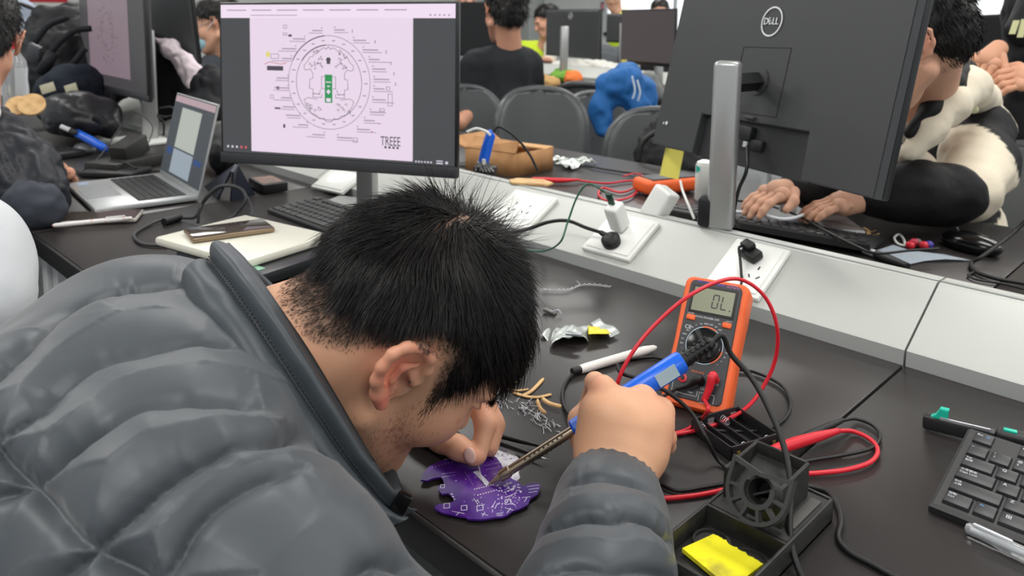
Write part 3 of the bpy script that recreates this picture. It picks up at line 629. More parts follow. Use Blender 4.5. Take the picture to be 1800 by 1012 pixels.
# scalp tone where hair is cropped
HLY, HLZ = [-.13, -.108, -.099, -.087, -.071, -.056, -.044, -.034, -.026, -.01, .006, .018, .028, .034, .040, .045, .064, .076, .1], [-.04, -.029, -.026, -.026, -.017, -.006, .008, .023, .036, .041, .034, .014, -.002, -.006, .013, .027, .039, .042, .065]
def above_line(L):
    e = L[:, 2] - np.interp(L[:, 1], HLY, HLZ); ear_ = (L[:, 0] > .0755) & (L[:, 1] > -.05) & (L[:, 1] < .012) & (L[:, 2] < .042); return np.where(ear_, -.02, e)
hz = np.clip(above_line(L_) / .014 + .15, 0, 1)[:, None]
cols_ = cols_ * (1 - .78 * hz) + np.array(lin((98, 80, 70))) * .78 * hz
VB, FB, CB = [V], [Fc], [cols_]
# --- right hand: fist round the iron, forearm into the sleeve
def add_body(S, red=(), base=(216, 168, 138), sm=2):
    v, f = S.mesh(); v = smooth_np(v, f, sm); n = sum(len(q) for q in VB); VB.append(v); FB.append(f + n); CB.append(skin_cols(v, red, base, .05))
    return v
DT = .742                                                           # depth of the iron axis near the hand
pts = lambda L: [Q(x, y, d) for x, y, d in L]
S = SDF(np.minimum(Q(980, 640, .80), Q(1220, 1010, .55)) - .05, np.maximum(Q(980, 640, .80), Q(1220, 1010, .55)) + .05, .0018)
W0 = Q(1072, 845, .685)
# palm and back of the hand
S.chain(pts([(1082, 850, .69), (1092, 800, .705), (1098, 750, .715)]), [.026, .030, .033], .012)
S.chain(pts([(1058, 845, .69), (1060, 790, .71), (1066, 730, .716)]), [.022, .024, .024], .012)
S.chain(pts([(1104, 840, .69), (1128, 790, .712), (1140, 740, .722)]), [.019, .022, .022], .012)
S.cone(Q(1070, 735, .718), Q(1140, 745, .726), .023, .020, .012)
# index finger: goes up over the iron then curls down behind it
S.chain(pts([(1056, 735, .718), (1060, 682, .722), (1046, 672, .742), (1034, 705, .762)]), [.0125, .0105, .0088, .0075], .006)
S.chain(pts([(1096, 728, .722), (1130, 700, .728), (1140, 705, .752), (1110, 735, .775)]), [.0135, .0112, .009, .0078], .006)
S.chain(pts([(1128, 745, .724), (1163, 722, .733), (1168, 735, .757), (1136, 762, .776)]), [.0135, .0108, .0088, .0075], .006)
S.chain(pts([(1140, 775, .722), (1170, 768, .735), (1172, 782, .756), (1142, 796, .77)]), [.012, .0092, .0078, .0068], .006)
# thumb lies along the far side of the handle
S.chain(pts([(1046, 815, .715), (1028, 770, .738), (1020, 738, .758), (1036, 715, .772)]), [.016, .0125, .0105, .0085], .008)
# forearm running down into the sleeve
ELB = Q(960, 1400, .51)
S2 = (Q(1080, 850, .69), Q(1062, 1010, .60))
S.chain([Q(1080, 848, .69), Q(1074, 905, .665), Q(1066, 980, .625)], [.028, .027, .028], .012)
v = add_body(S, [(Q(1040, 668, .72), .014, (228, 150, 124), .5), (Q(1172, 755, .72), .02, (226, 148, 122), .45), (Q(1140, 700, .72), .015, (226, 150, 124), .4), (Q(1165, 780, .72), .016, (222, 144, 120), .4)], (214, 164, 131))
# --- left hand pinching the wire
S = SDF(np.minimum(Q(720, 670, .84), Q(900, 840, .70)) - .03, np.maximum(Q(720, 670, .84), Q(900, 840, .70)) + .03, .0016)
S.chain(pts([(742, 748, .80), (776, 772, .775), (806, 787, .757), (832, 803, .748)]), [.0150, .0120, .0108, .0080], .006)       # thumb
S.chain(pts([(800, 712, .80), (838, 706, .785), (853, 745, .768), (842, 800, .752)]), [.0125, .0115, .0100, .0078], .005)      # index
S.chain(pts([(815, 690, .82), (860, 695, .80), (872, 742, .785), (862, 788, .768)]), [.0125, .0115, .0098, .0078], .005)      # middle
S.chain(pts([(800, 680, .84), (846, 680, .825), (868, 716, .812), (862, 760, .80)]), [.0115, .0105, .0088, .007], .005)
S.chain(pts([(780, 690, .85), (820, 672, .845), (846, 700, .835), (846, 740, .825)]), [.0105, .0095, .008, .0065], .005)
S.ell(Q(765, 700, .835), (.032, .032, .02), None, .015); S.chain(pts([(760, 705, .83), (660, 690, .86)]), [.028, .026], .015)
v = add_body(S, [(Q(832, 798, .74), .009, (222, 146, 120), .5), (Q(850, 715, .775), .014, (222, 148, 122), .35)], (212, 160, 130))
# upper body and arms under the jacket, so the figure is whole
sC, sR, sL = Q(200, 800, .60), Q(360, 950, .48), Q(200, 640, .74)
S = SDF(np.minimum.reduce([sC, sR, sL, ELB, Q(-200, 1100, .7)]) - .2, np.maximum.reduce([sC, sR, sL, ELB, Q(900, 700, .9)]) + .2, .012)
hip = np.array([sC[0] - .0, sC[1] - .36, .55])
S.cone(NB, sC, .05, .055, .03); S.cone(sC, sR, .04, .04, .03); S.cone(sC, sL, .045, .045, .03); S.cone(sC, hip, .06, .11, .04); S.cone(sR, ELB, .042, .036, .02); S.cone(ELB, Q(1066, 980, .625), .036, .027, .02)
elL = Q(420, 640, .93); S.cone(sL, elL, .042, .036, .02); S.cone(elL, Q(690, 695, .86), .036, .026, .02)
add_body(S, (), sm=1)
body = np_mesh('body', np.concatenate(VB), np.concatenate(FB), m_skin, man, cols=np.concatenate(CB))
# thumb nail, mole
MB().ball(Q(826, 800, .7395), (.0058, .0075, .0018), basis(nrm(cdir(.75, -.6, 0)), nrm(cdir(.45, .8, -.1)), nrm(cdir(.1, -.1, -1)))).build('thumbnail', mat('nail', (236, 196, 180), .25), man)
MB().ball(EP(720, 671, 0) , .0011).build('mole', mat('mole_brown', (60, 36, 30), .6), man)
# ---- hair
sc_c, sc_r = np.array([0, -.012, .042]), np.array([.077, .097, .087])
V0, N0 = VB[0], normals_np(VB[0], FB[0]); LV0 = hloc(V0); LN0 = N0 @ HA
def scalp(n, fn, seed):
    g = np.random.default_rng(seed); ok = np.where(fn(LV0, LN0))[0]; i = g.choice(ok, n); p = LV0[i] + g.normal(0, .0011, (n, 3)); return p - LN0[i] * .0008, LN0[i], g
WH = np.array([.004, -.046, .122])
def flow(p, nn):
    t = p - WH; t = t - nn * (t * nn).sum(1, keepdims=True); t /= np.linalg.norm(t, axis=1, keepdims=True) + 1e-6
    sw = np.cross(nn, t); d = np.linalg.norm(p - WH, axis=1, keepdims=True); t = t + .55 * sw * np.exp(-d / .05) + .12 * sw; return t / np.linalg.norm(t, axis=1, keepdims=True)
def line_fade(p): return above_line(p)
toW = lambda p: HC + (p * HS) @ HA.T
dW = lambda d: d @ HA.T
def grow(name, n, fn, seed, lenf, lift, r, steps, drape=.0, m=m_hair, wav=.25, clump=0):
    p, nn, g = scalp(n, fn, seed); n = len(p)
    t = flow(p, nn) + g.normal(0, wav * .5, (n, 3))
    cl = np.stack([noise3(p, 70, seed + q) for q in range(3)], 1); t = t + wav * cl * 1.4
    if callable(lift): lf = lift(p)[:, None]
    else: lf = lift
    d = t + nn * lf; P0 = toW(p); D0 = dW(d)
    gcurl = dW(np.stack([noise3(p, 45, seed + 7 + q) for q in range(3)], 1))
    def bend(P_, D_, tt):
        l = hloc(P_); q = (l - sc_c) / sc_r; rr = np.linalg.norm(q, axis=1, keepdims=True); nv = q / sc_r; nv /= np.linalg.norm(nv, axis=1, keepdims=True); nw = dW(nv)
        D_ = D_ / np.linalg.norm(D_, axis=1, keepdims=True); D_ = D_ + nw * np.clip(1.03 - rr, 0, 1) * 3.0 - nw * drape * np.clip(rr - 1.05, 0, .2) + gcurl * .10
        D_ = D_ + np.array([0, 0, -1]) * drape * .12; return D_
    return strands(name, P0, D0, lenf(p, g), r, m, man, steps, bend)
lf_ = lambda p: line_fade(p)
topk = lambda p: np.clip((lf_(p) - .018) / .05, 0, 1)
hair = grow('hair', 23000, lambda p, u: (lf_(p) > .022 + .024 * np.clip((-p[:, 1] - .01) / .05, 0, 1) + .010 * noise3(p, 120, 8)) & (p[:, 2] > .008), 1, lambda p, g: (.012 + .022 * topk(p) + .012 * np.clip((p[:, 1] - .02) / .05, 0, 1)) * np.clip(lf_(p) / .035, .35, 1) * g.uniform(.6, 1.3, len(p)), lambda p: .06 + .16 * topk(p), .00043, 5, .6, wav=.20)
hair['kind'] = 'stuff'
fr = grow('fringe', 3200, lambda p, u: (p[:, 1] > .045) & (p[:, 2] > .058) & (p[:, 0] < .05), 2, lambda p, g: g.uniform(.030, .058, len(p)), .30, .00045, 7, 1.2, wav=.3); fr['kind'] = 'stuff'
def g0_(p, u):
    l = lf_(p); return (l > .0005) & (l < .05) & (p[:, 2] > -.06) & (l > .006 * noise3(p, 300, 4) + .001) & ~((p[:, 0] > .0755) & (p[:, 1] > -.05) & (p[:, 1] < .012) & (p[:, 2] < .042))
sd = grow('cropped_hair', 24000, g0_, 3, lambda p, g: np.clip(.0018 + .22 * lf_(p), .0018, .012) * g.uniform(.6, 1.2, len(p)), .22, .00023, 2, .0, m_stub, .35); sd['kind'] = 'stuff'
def cow(p, u): return (np.linalg.norm(p - np.array([-.01, -.03, .125]), axis=1) < .04)
cw = grow('cowlick', 380, cow, 9, lambda p, g: g.uniform(.02, .05, len(p)), 1.0, .00042, 6, .1, wav=.9); cw['kind'] = 'stuff'
# sideburn and brow
g_ = np.random.default_rng(4)
def patch(name, n, cen, spread, dirv, ln, r, seed, m=m_hair):
    g = np.random.default_rng(seed); pp = np.array([HT(*(np.array(cen) + g.normal(0, 1, 3) * np.array(spread))) for _ in range(n)])
    # drop on to the skin
    i = [int(np.argmin(((V0 - p) ** 2).sum(1))) for p in pp]; P0 = V0[i]; D = np.array([HA @ np.array(dirv)] * n) + g.normal(0, .18, (n, 3)); return strands(name, P0, D, ln * g.uniform(.6, 1.2, n), r, m, man, 3)
sdb = patch('sideburn', 420, (.067, .036, .010), (.003, .0045, .011), (.05, .25, -1), .007, .00024, 11, m_stub); sdb['kind'] = 'stuff'
bw = patch('eyebrow', 260, (.042, .095, .024), (.012, .004, .003), (.8, -.3, .05), .008, .00035, 12); bw['kind'] = 'stuff'
jw = patch('stubble', 260, (.062, .03, -.045), (.006, .016, .016), (.1, .3, -1), .003, .00012, 13, m_stub); jw['kind'] = 'stuff'
# ---- jacket
m_jack = mat('puffer_nylon', (63, 68, 73), .46, spec=.5, bump=[(35, .12, .004), (1500, .06, .0002)], sheen=.15)
m_jackc = mat('collar_nylon', (62, 68, 73), .48, spec=.45, bump=[(60, .12, .002), (1500, .05, .0002)])
shR, shL = Q(350, 940, .48), Q(235, 650, .72)
S = SDF(np.minimum.reduce([shR, shL, Q(-330, 1250, .62), Q(-200, 700, .8)]) - .12, np.maximum.reduce([shR, shL, ELB, Q(650, 900, .6)]) + .12, .0042)
S.cone(shL, Q(295, 650, .69), .085, .085, .03)
S.chain([Q(270, 655, .70), Q(195, 775, .62), Q(265, 890, .54), Q(325, 965, .49)], [.078, .090, .086, .080], .04)
S.chain([Q(232, 672, .70), Q(105, 808, .68), Q(-35, 985, .66)], [.088, .112, .128], .04)
S.chain([Q(170, 810, .60), Q(50, 940, .57), Q(-100, 1120, .54)], [.09, .12, .14], .05)
S.chain([Q(330, 965, .49), Q(425, 1050, .47), Q(515, 1135, .46), Q(650, 1260, .46), Q(820, 1390, .48)], [.080, .073, .068, .063, .060], .03)
S.chain([Q(300, 690, .66), Q(330, 790, .60), Q(330, 860, .56)], [.07, .07, .07], .05); S.cone(shL, Q(400, 640, .90), .075, .06, .04)
JV, JF = S.mesh(); JV = smooth_np(JV, JF, 3); JV, JF = subdiv_np(JV, JF); JV = smooth_np(JV, JF, 2); JN = normals_np(JV, JF)
from mathutils.bvhtree import BVHTree
def bvh(V, Fc): return BVHTree.FromPolygons([tuple(v) for v in V.tolist()], Fc.tolist())
def cast(tree, poly, n=8):
    o = Vector(tuple(CAM)); out = []
    for q in spline([np.array([a, b_, 0.]) for a, b_ in poly], n):
        h = tree.ray_cast(o, Vector(tuple(Q(q[0], q[1], 1) - CAM)).normalized())
        if h[0] is not None: out.append(np.array(h[0]))
    return out
def quilt(V, N, lines, depth=.010, wide=.006, puff=.006, wr=.0028, seed=0, side=None):
    D = np.full(len(V), 9.); Pm = np.zeros(len(V)); amp = np.ones(len(V))
    for k, (ln, a) in enumerate(lines):
        if len(ln) < 2: continue
        d, p = seg_dist(V, ln); tot = sum(np.linalg.norm(b_ - a_) for a_, b_ in zip(ln, ln[1:])); m = d < D; D[m] = d[m]; Pm[m] = p[m] + 1.7 * k; amp[m] = a * np.clip(np.minimum(p, tot - p)[m] / .03 + .25, 0, 1)
    wob = .25 * noise3(np.stack([Pm * 30, Pm * 0, Pm * 0], 1), 1., seed + 9)
    disp = puff * (1 - np.exp(-(np.minimum(D, .2) / .028) ** 2)) - depth * amp * (.72 * np.exp(-(D / wide) ** 1.5) + .38 * np.exp(-D / (wide * 2.6))) * (1 + wob)
    q = np.stack([Pm * 62 + noise3(V, 30, seed + 4) * .8, D * 10, Pm * 0], 1); r1 = 1 - 2 * np.abs(noise3(q, 1.0, seed)); q2 = np.stack([Pm * 24, D * 5, Pm * 0 + 3], 1); r2 = 1 - 2 * np.abs(noise3(q2, 1.0, seed + 1))
    disp += wr * (.6 * r1 * np.exp(-D / .014) + .9 * r2 * np.exp(-D / .035)) * np.clip(D / .004, .3, 1)
    disp += .0012 * noise3(V, 11, seed + 2)
    if side is not None: s_ = V @ side[0]; t_ = V @ side[1]; disp += .0011 * (1 - 2 * np.abs(noise3(np.stack([s_ * 9, t_ * 34, s_ * 0], 1), 1., seed + 6)))
    return V + N * disp[:, None]
jt = bvh(JV, JF)
Ls = [([(-20, 805), (0, 770), (73, 717), (151, 642), (254, 609), (340, 600), (410, 612)], .8), ([(-60, 890), (45, 850), (110, 797), (181, 751), (254, 708), (338, 696), (423, 700), (470, 716)], 1.), ([(80, 1040), (157, 965), (224, 902), (290, 844), (375, 793), (453, 769), (544, 762)], 1.),
      ([(270, 1050), (299, 1004), (338, 932), (393, 877), (459, 838), (538, 821)], 1.), ([(-40, 690), (0, 648), (54, 599), (109, 551), (175, 515), (254, 500), (318, 502)], .9), ([(60, 540), (139, 482), (200, 462), (272, 457), (340, 456)], .7),
      ([(-60, 700), (0, 793), (48, 853), (97, 914), (157, 968), (236, 1010), (300, 1050)], 1.1), ([(600, 1040), (629, 1010), (665, 992), (710, 992), (745, 1000)], .9)]
JV = quilt(JV, JN, [(cast(jt, l), a) for l, a in Ls], .0115, .0058, .005, side=(nrm(cdir(.85, -.5, 0)), nrm(cdir(.5, .85, 0))))
jacket = np_mesh('jacket', JV, JF, m_jack, man)
# stitched seam threads would be too small; the collar
cu = nrm(Q(420, 430, .62) - Q(700, 890, .62)); cc0 = Q(560, 655, .62)
RIM = [(398, 428, .70), (432, 462, .665), (478, 528, .63), (535, 612, .61), (588, 700, .60), (640, 790, .60), (690, 868, .61), (712, 900, .62)]
rim = spline([Q(*q) for q in RIM], 6); base_ = spline([Q(*q) for q in [(316, 505, .66), (336, 548, .625), (385, 615, .595), (440, 700, .575), (495, 770, .57), (556, 838, .57), (630, 905, .575), (688, 925, .585)]], 6)
far = spline([Q(*q) for q in [(405, 434, .72), (470, 490, .76), (540, 560, .77), (620, 680, .765), (680, 790, .73), (712, 870, .68)]], 8)
n_ = len(rim); g = []
inw = nrm(cdir(.5, -.2, .85))
for i in range(n_):
    a, b_ = base_[i], rim[i]; row = []
    for t in np.linspace(0, 1, 26):
        o = nrm(np.cross(rim[min(i + 1, n_ - 1)] - rim[max(i - 1, 0)], b_ - a)); o = -o if o @ cF > 0 else o
        bulge = .011 * math.sin(PI * min(t / .62, 1)) + (.012 * math.sin(PI * (t - .62) / .38) if t > .62 else 0) - .003 * math.exp(-((t - .62) / .03) ** 2)
        row.append(a + (b_ - a) * t + o * (bulge + .0012 * noise3(np.array([[i * .5, t * 6, 0]]), 1., 3)[0]))
    for t in np.linspace(.12, 1, 9):                                   # rolls over and goes down inside
        row.append(b_ + inw * .016 * math.sin(t * PI / 2) * 1. + (a - b_) * (t * .7) * (t > .2) - 0 * b_)
    g.append(row)
MB().sheet(g, .0).build('collar', m_jackc, man, 180)
# collar stitching (double row following the rim) and the far half of the collar
for q, tq in enumerate((.60, .64)):
    ln = []
    for i in range(n_):
        a, b_ = base_[i], rim[i]; o = nrm(np.cross(rim[min(i + 1, n_ - 1)] - rim[max(i - 1, 0)], b_ - a)); o = -o if o @ cF > 0 else o
        ln.append(a + (b_ - a) * tq + o * (.011 * math.sin(PI * min(tq / .62, 1)) + .001 + (.012 * math.sin(PI * (tq - .62) / .38) if tq > .62 else 0)))
    mb = MB()
    pp = spline(ln, 2)
    for k in range(0, len(pp) - 1, 1): mb.rod(pp[k], pp[k] + (pp[k + 1] - pp[k]) * .6, .0006, seg=5)
    o_ = mb.build('stitching', mat('thread_dark', (38, 41, 45), .6), man); o_['kind'] = 'stuff'
fg = []
for i, p in enumerate(far):
    dwn = nrm(Q(360, 640, .66) - Q(520, 540, .66)); fg.append([p + dwn * x for x in np.linspace(0, .07, 6)])
MB().sheet(fg, .008).build('collar_far_side', m_jackc, man, 180)
ztop = Q(700, 893, .595); MB().box(.012, .007, .026, ztop, basis(nrm(cdir(.9, .4, 0)), nrm(cdir(0, 0, 1)), nrm(cdir(-.5, .85, 0))), bev=.002).build('zip_end', m_blackg, man)
# forearm sleeve with elastic cuff
S = SDF(np.minimum(Q(1085, 815, .70), ELB) - .1, np.maximum(Q(1085, 815, .70), ELB) + .1, .0035)
S.chain([Q(1078, 858, .69), Q(1073, 890, .672), Q(1071, 925, .652)], [.0335, .042, .0455], .012)
S.chain([Q(1071, 930, .648), Q(1068, 965, .628), Q(1062, 1010, .602), Q(1040, 1090, .57), Q(1010, 1200, .54), Q(960, 1400, .50)], [.0445, .048, .051, .055, .058, .060], .012)
S.cone(Q(960, 1400, .50), Q(800, 1400, .48), .060, .060, .03)
S.cut(Q(1069, 828, .703), Q(1085, 815, .71) - Q(1071, 925, .652), .006)
SV_, SF_ = S.mesh(); SV_, SF_ = subdiv_np(SV_, SF_); SV_ = smooth_np(SV_, SF_, 3); SN_ = normals_np(SV_, SF_); stt = bvh(SV_, SF_)
Ls = [([(962, 935), (985, 920), (1024, 905), (1074, 907), (1114, 903), (1149, 919), (1180, 950)], 1.2), ([(955, 1015), (977, 1006), (1000, 998), (1034, 996), (1074, 1004), (1110, 1000), (1150, 1004), (1190, 1020)], 1.), ([(995, 862), (1002, 852), (1039, 839), (1074, 838), (1112, 846), (1139, 860), (1150, 870)], .8)]
SV_ = quilt(SV_, SN_, [(cast(stt, l), a) for l, a in Ls], .0085, .0045, .004, .0022, seed=5)
L2 = SV_ - Q(1078, 858, .69); ca = nrm(Q(1085, 815, .71) - Q(1073, 890, .672)); h_ = L2 @ ca
ang = np.arctan2((L2 - h_[:, None] * ca) @ cD, (L2 - h_[:, None] * ca) @ cR); SV_ = SV_ + SN_ * (np.clip((h_ + .0) / .012, 0, 1) * .0008 * np.sin(ang * 26 + noise3(SV_, 60, 2) * 3))[:, None]
np_mesh('sleeve', SV_, SF_, m_jack, man)
# left sleeve behind the head
S = SDF(np.minimum(elL, Q(690, 695, .86)) - .1, np.maximum(elL, Q(690, 695, .86)) + .1, .006)
S.chain([Q(400, 640, .90), Q(520, 690, .90), Q(640, 690, .865), Q(690, 695, .86)], [.055, .05, .045, .036], .02)
v, f = S.mesh(); np_mesh('left_sleeve', v, f, m_jack, man)
# ================================================================== ON THE NEAR DESK
def Pz(L, z=.0): return [P(x, y, TZ + (h[0] if h else z)) for x, y, *h in L]
# ---- soldering iron
m_blue = mat('blue_handle', (22, 96, 214), .3, spec=.5); m_barrel = mat('iron_barrel', (150, 136, 118), .28, metal=.9); m_tip = mat('iron_tip', (170, 150, 130), .4, metal=.8)
ti, te = P(858, 851, TZ + .006), Q(1200, 634, .752); ax_ = nrm(te - ti); LI = float(np.linalg.norm(te - ti)); RI = frame(ax_, up=(0, 0, 1))
iron = thing('soldering_iron', 'blue-handled soldering iron in his right hand touching the board', 'soldering iron', ti, RI.to_euler())
def along(x, y):    # parameter along the iron of a photo pixel
    a, b = np.array(PXY(ti)[:2]), np.array(PXY(te)[:2]); t = ((np.array([x, y]) - a) @ (b - a)) / ((b - a) @ (b - a)); da, db = PXY(ti)[2], PXY(te)[2]; return LI * (t * da) / (db + t * (da - db)) if True else t * LI
z1, z2, z3, z4 = along(884, 832), along(1003, 752), along(1022, 742), LI
MB().lathe([(.0004, 0), (.0012, .004), (.0032, .013), (.0032, z1)], seg=20).build('tip', m_tip, iron, world=False)
MB().lathe([(.0046, z1 - .004), (.0052, z1), (.0052, z1 + .006), (.0043, z1 + .007), (.0046, z2)], seg=24).build('barrel', m_barrel, iron, world=False)
v = MB()
for k in range(9):
    for a in (.2, 2.3, 4.4):
        v.ball(((.0045) * math.cos(a), .0045 * math.sin(a), z1 + .02 + k * (z2 - z1 - .03) / 9 + (.004 if a > 1 else 0)), (.0007, .0007, .0011), u=8, v=5)
v.build('vent_hole', m_slot, iron, world=False, kind='stuff')
MB().lathe([(.0075, z2), (.0095, z2 + .002), (.0098, z3 + .006), (.0080, z3 + .008)], seg=10).build('locking_nut', m_blue, iron, world=False, smooth=20)
MB().lathe([(.0075, z3 + .007), (.0105, z3 + .016), (.0098, z3 + .03), (.0105, z4 - .04), (.0108, z4 - .004), (.0095, z4)], seg=32).build('handle', m_blue, iron, world=False)
MB().box(.012, .0008, .022, (0, 0, 0)).build('rating_label', mat('label_foil', (170, 190, 200), .35, metal=.3), iron, world=False).matrix_basis = Matrix.Translation((RI.transposed() @ Vector(tuple(-cF))) * .0107 + Vector((0, 0, z4 - .02))) @ (basis(nrm(np.cross(np.array(RI.transposed() @ Vector(tuple(-cF))) * [1, 1, 0], [0, 0, 1])), nrm(np.array(RI.transposed() @ Vector(tuple(-cF))) * [1, 1, 0]), (0, 0, 1))).to_4x4()
s_ = MB(); s_.lathe([(.0078, z4), (.0072, z4 + .004), (.0052, z4 + .034), (.0036, z4 + .036)], seg=20)
for k in range(5):
    for a in range(6): s_.box(.0042, .0022, .0028, (.0068 * math.cos(a * PI / 3), .0068 * math.sin(a * PI / 3), z4 + .006 + k * .006), (0, 0, a * PI / 3 + PI / 2), bev=.0005)
s_.build('strain_relief', m_black, iron, world=False)
ce = ti + ax_ * (z4 + .034)
MB().tube([ce, ce + ax_ * .012, Q(1285, 622, .76), Q(1318, 660, .75), Q(1345, 705, .73), Q(1375, 775, .70), Q(1390, 850, .67), Q(1388, 930, .64), Q(1400, 990, .62), Q(1440, 1080, .60)], .0027, 8, 8).build('cord', m_black, iron, 180)
# ---- purple circuit board
m_pcb = mat('purple_solder_mask', (66, 22, 122), .22, spec=.6, var=(40, (84, 36, 140), .45, .6), coat=.4); m_silk = mat('white_silkscreen', (214, 208, 224), .5); m_pad = mat('solder_pad', (200, 200, 206), .3, metal=.7)
c3 = lambda x, y: (680 + x / 3.372, 640 + y / 3.372)
bo = [(200, 685), (212, 650), (250, 605), (310, 575), (390, 552), (480, 545), (560, 538), (612, 530), (650, 552), (678, 590), (700, 640), (745, 680), (790, 700), (798, 722), (860, 705), (905, 705), (910, 730), (895, 770), (850, 797), (838, 830), (790, 855), (748, 868), (715, 893), (680, 905), (640, 905), (600, 913), (545, 918), (480, 915), (470, 905), (400, 893), (330, 878), (288, 858), (282, 842), (310, 826), (350, 830), (395, 812), (395, 798), (365, 763), (325, 768), (305, 745), (305, 720), (340, 712), (335, 690), (320, 668), (280, 672), (240, 688)]
pc_ = P(*c3(560, 720)); bz = TZ + .0035
bt = thing('circuit_board', 'purple circuit board with a jagged outline under the iron tip', 'circuit board', (pc_[0], pc_[1], bz))
poly = [tuple((P(*c3(*q), bz + .0016) - pc_)[:2]) for q in bo]
MB().prism(poly, .0016).build('board', m_pcb, bt, world=False)
def bflat(mb, c0, c1, w=.0006):   # a printed line between two crop points
    a, b = (P(*c3(*c0), bz + .0017), P(*c3(*c1), bz + .0017)); L = float(np.linalg.norm(b - a)); mb.box(L, w, .00015, (a + b) / 2, (0, 0, math.atan2(b[1] - a[1], b[0] - a[0])))
sk = MB(); gr = np.random.default_rng(21)
for x, y, s in ((330, 722, 12), (355, 838, 17), (458, 850, 17), (552, 850, 18), (718, 815, 17)):
    for (a, b_), (c, d_) in (((-1, -.7), (1, -.9)), ((1, -.9), (1, .7)), ((1, .7), (-1, .9)), ((-1, .9), (-1, -.7))): bflat(sk, (x + a * s, y + b_ * s), (x + c * s, y + d_ * s), .0006)
for (a, b_), (c, d_) in (((515, 795), (540, 830)), ((535, 800), (548, 822)), ((385, 870), (460, 885)), ((430, 875), (410, 895)), ((560, 885), (600, 895)), ((580, 880), (565, 900)), ((700, 850), (750, 865)), ((735, 850), (712, 880)), ((800, 790), (850, 785)), ((830, 790), (815, 815)), ((830, 725), (905, 715)), ((838, 742), (900, 733)), ((840, 760), (890, 752)), ((648, 885), (690, 880)), ((650, 895), (688, 892)), ((620, 850), (640, 820)), ((640, 855), (655, 825)), ((340, 565), (380, 557)), ((690, 760), (760, 735)), ((700, 790), (770, 760)), ((690, 720), (740, 700))):
    bflat(sk, (a, b_), (c, d_), .0005)
for k in range(60):
    x, y = gr.uniform(660, 790), gr.uniform(690, 830); a = gr.uniform(0, PI); l = gr.uniform(4, 14); bflat(sk, (x, y), (x + l * math.cos(a), y + l * math.sin(a)), gr.uniform(.0004, .0011))
for k in range(34):
    x, y = gr.uniform(430, 780), gr.uniform(770, 880); a = gr.uniform(0, PI); l = gr.uniform(3, 8); bflat(sk, (x, y), (x + l * math.cos(a), y + l * math.sin(a)), .0006)
sk.build('silkscreen', m_silk, bt, kind='stuff')
pd = MB()
def dots(a, b_, n, r=.00045):
    for k in range(n): q = P(*c3(a[0] + (b_[0] - a[0]) * k / (n - 1), a[1] + (b_[1] - a[1]) * k / (n - 1)), bz + .0016); pd.cyl(r, .0003, q, seg=8)
dots((330, 650), (400, 640), 8); dots((330, 668), (400, 658), 8); dots((465, 640), (510, 715), 10); dots((585, 600), (680, 580), 11); dots((590, 625), (690, 605), 11); dots((520, 740), (630, 715), 9, .0007); dots((540, 775), (650, 745), 8, .0007); dots((270, 610), (420, 570), 9, .0006); dots((385, 770), (400, 800), 3, .0009); dots((410, 690), (640, 650), 5, .0007); dots((600, 560), (660, 600), 5)
pd.build('solder_pads', m_pad, bt, kind='stuff')
hb = MB()
for k in range(13):
    x, y = 512 + k * 6.2, 640 + k * 6.4; bflat(hb, (x, y), (x + 28, y - 8), .0011)
hb.build('header_pads', mat('header_white', (228, 230, 236), .35), bt, kind='stuff')
# a white rounded piece with small dots, lying under it
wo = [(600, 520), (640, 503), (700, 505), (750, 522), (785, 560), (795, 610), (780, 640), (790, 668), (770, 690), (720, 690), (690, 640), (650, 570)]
wc = P(*c3(720, 600)); wt = thing('circuit_board', 'white rounded piece half hidden under the purple board', 'circuit board', (wc[0], wc[1], TZ))  # plain white piece, may not be a circuit board
MB().prism([tuple((P(*c3(*q), TZ + .0016) - wc)[:2]) for q in wo], .0016).build('board', mat('white_piece', (222, 222, 228), .35, var=(120, (190, 186, 205), .5, .6)), wt, world=False)
d_ = MB(); [d_.cyl(.0009, .0003, P(*c3(x, y), TZ + .0017), seg=8) for x, y in ((684, 538), (716, 535), (660, 530), (735, 560), (750, 600))]; d_.build('dark_dots', mat('dark_dot', (110, 96, 80), .4), wt, kind='stuff')
# wire being soldered
t = MB().tube([Q(840, 806, .748), Q(841, 818, .745), P(846, 838, bz + .004), P(852, 852, bz + .002)], .0006, 8).build('wire', m_pad, None, 180); props(t, 'short tinned wire held by his left fingertips over the board', 'wire')
# ---- multimeter
m_or = mat('orange_rubber', (238, 104, 52), .5, spec=.4); m_face = mat('meter_face', (44, 45, 50), .45); m_lcd = mat('lcd_olive', (116, 120, 90), .3); m_ink = mat('meter_print', (205, 208, 212), .5); m_lcdk = mat('lcd_segment', (28, 30, 26), .4); m_orp = mat('orange_print', (232, 110, 60), .5); m_red = mat('red_rubber', (206, 34, 48), .38, spec=.5)
MEul = Euler(tuple(math.radians(a) for a in (53.5, -.5, 15.1))); MMt = np.array(MEul.to_matrix()); mcen = CAM + (np.array([-.5609, .9697, .7185]) - CAM) * .793
mt = thing('multimeter', 'orange and black multimeter propped up, its display reading OL', 'multimeter', mcen, MEul); mw, mh = .0757, .1507
def mprof(w, h, r, nn=5):
    return [(sx * (w / 2 - r) + r * math.cos(a), sy * (h / 2 - r) + r * math.sin(a)) for sx, sy, a0 in ((1, 1, 0), (-1, 1, PI / 2), (-1, -1, PI), (1, -1, 1.5 * PI)) for a in a0 + np.arange(nn) / (nn - 1) * PI / 2]
ho = mprof(mw, mh, .009)
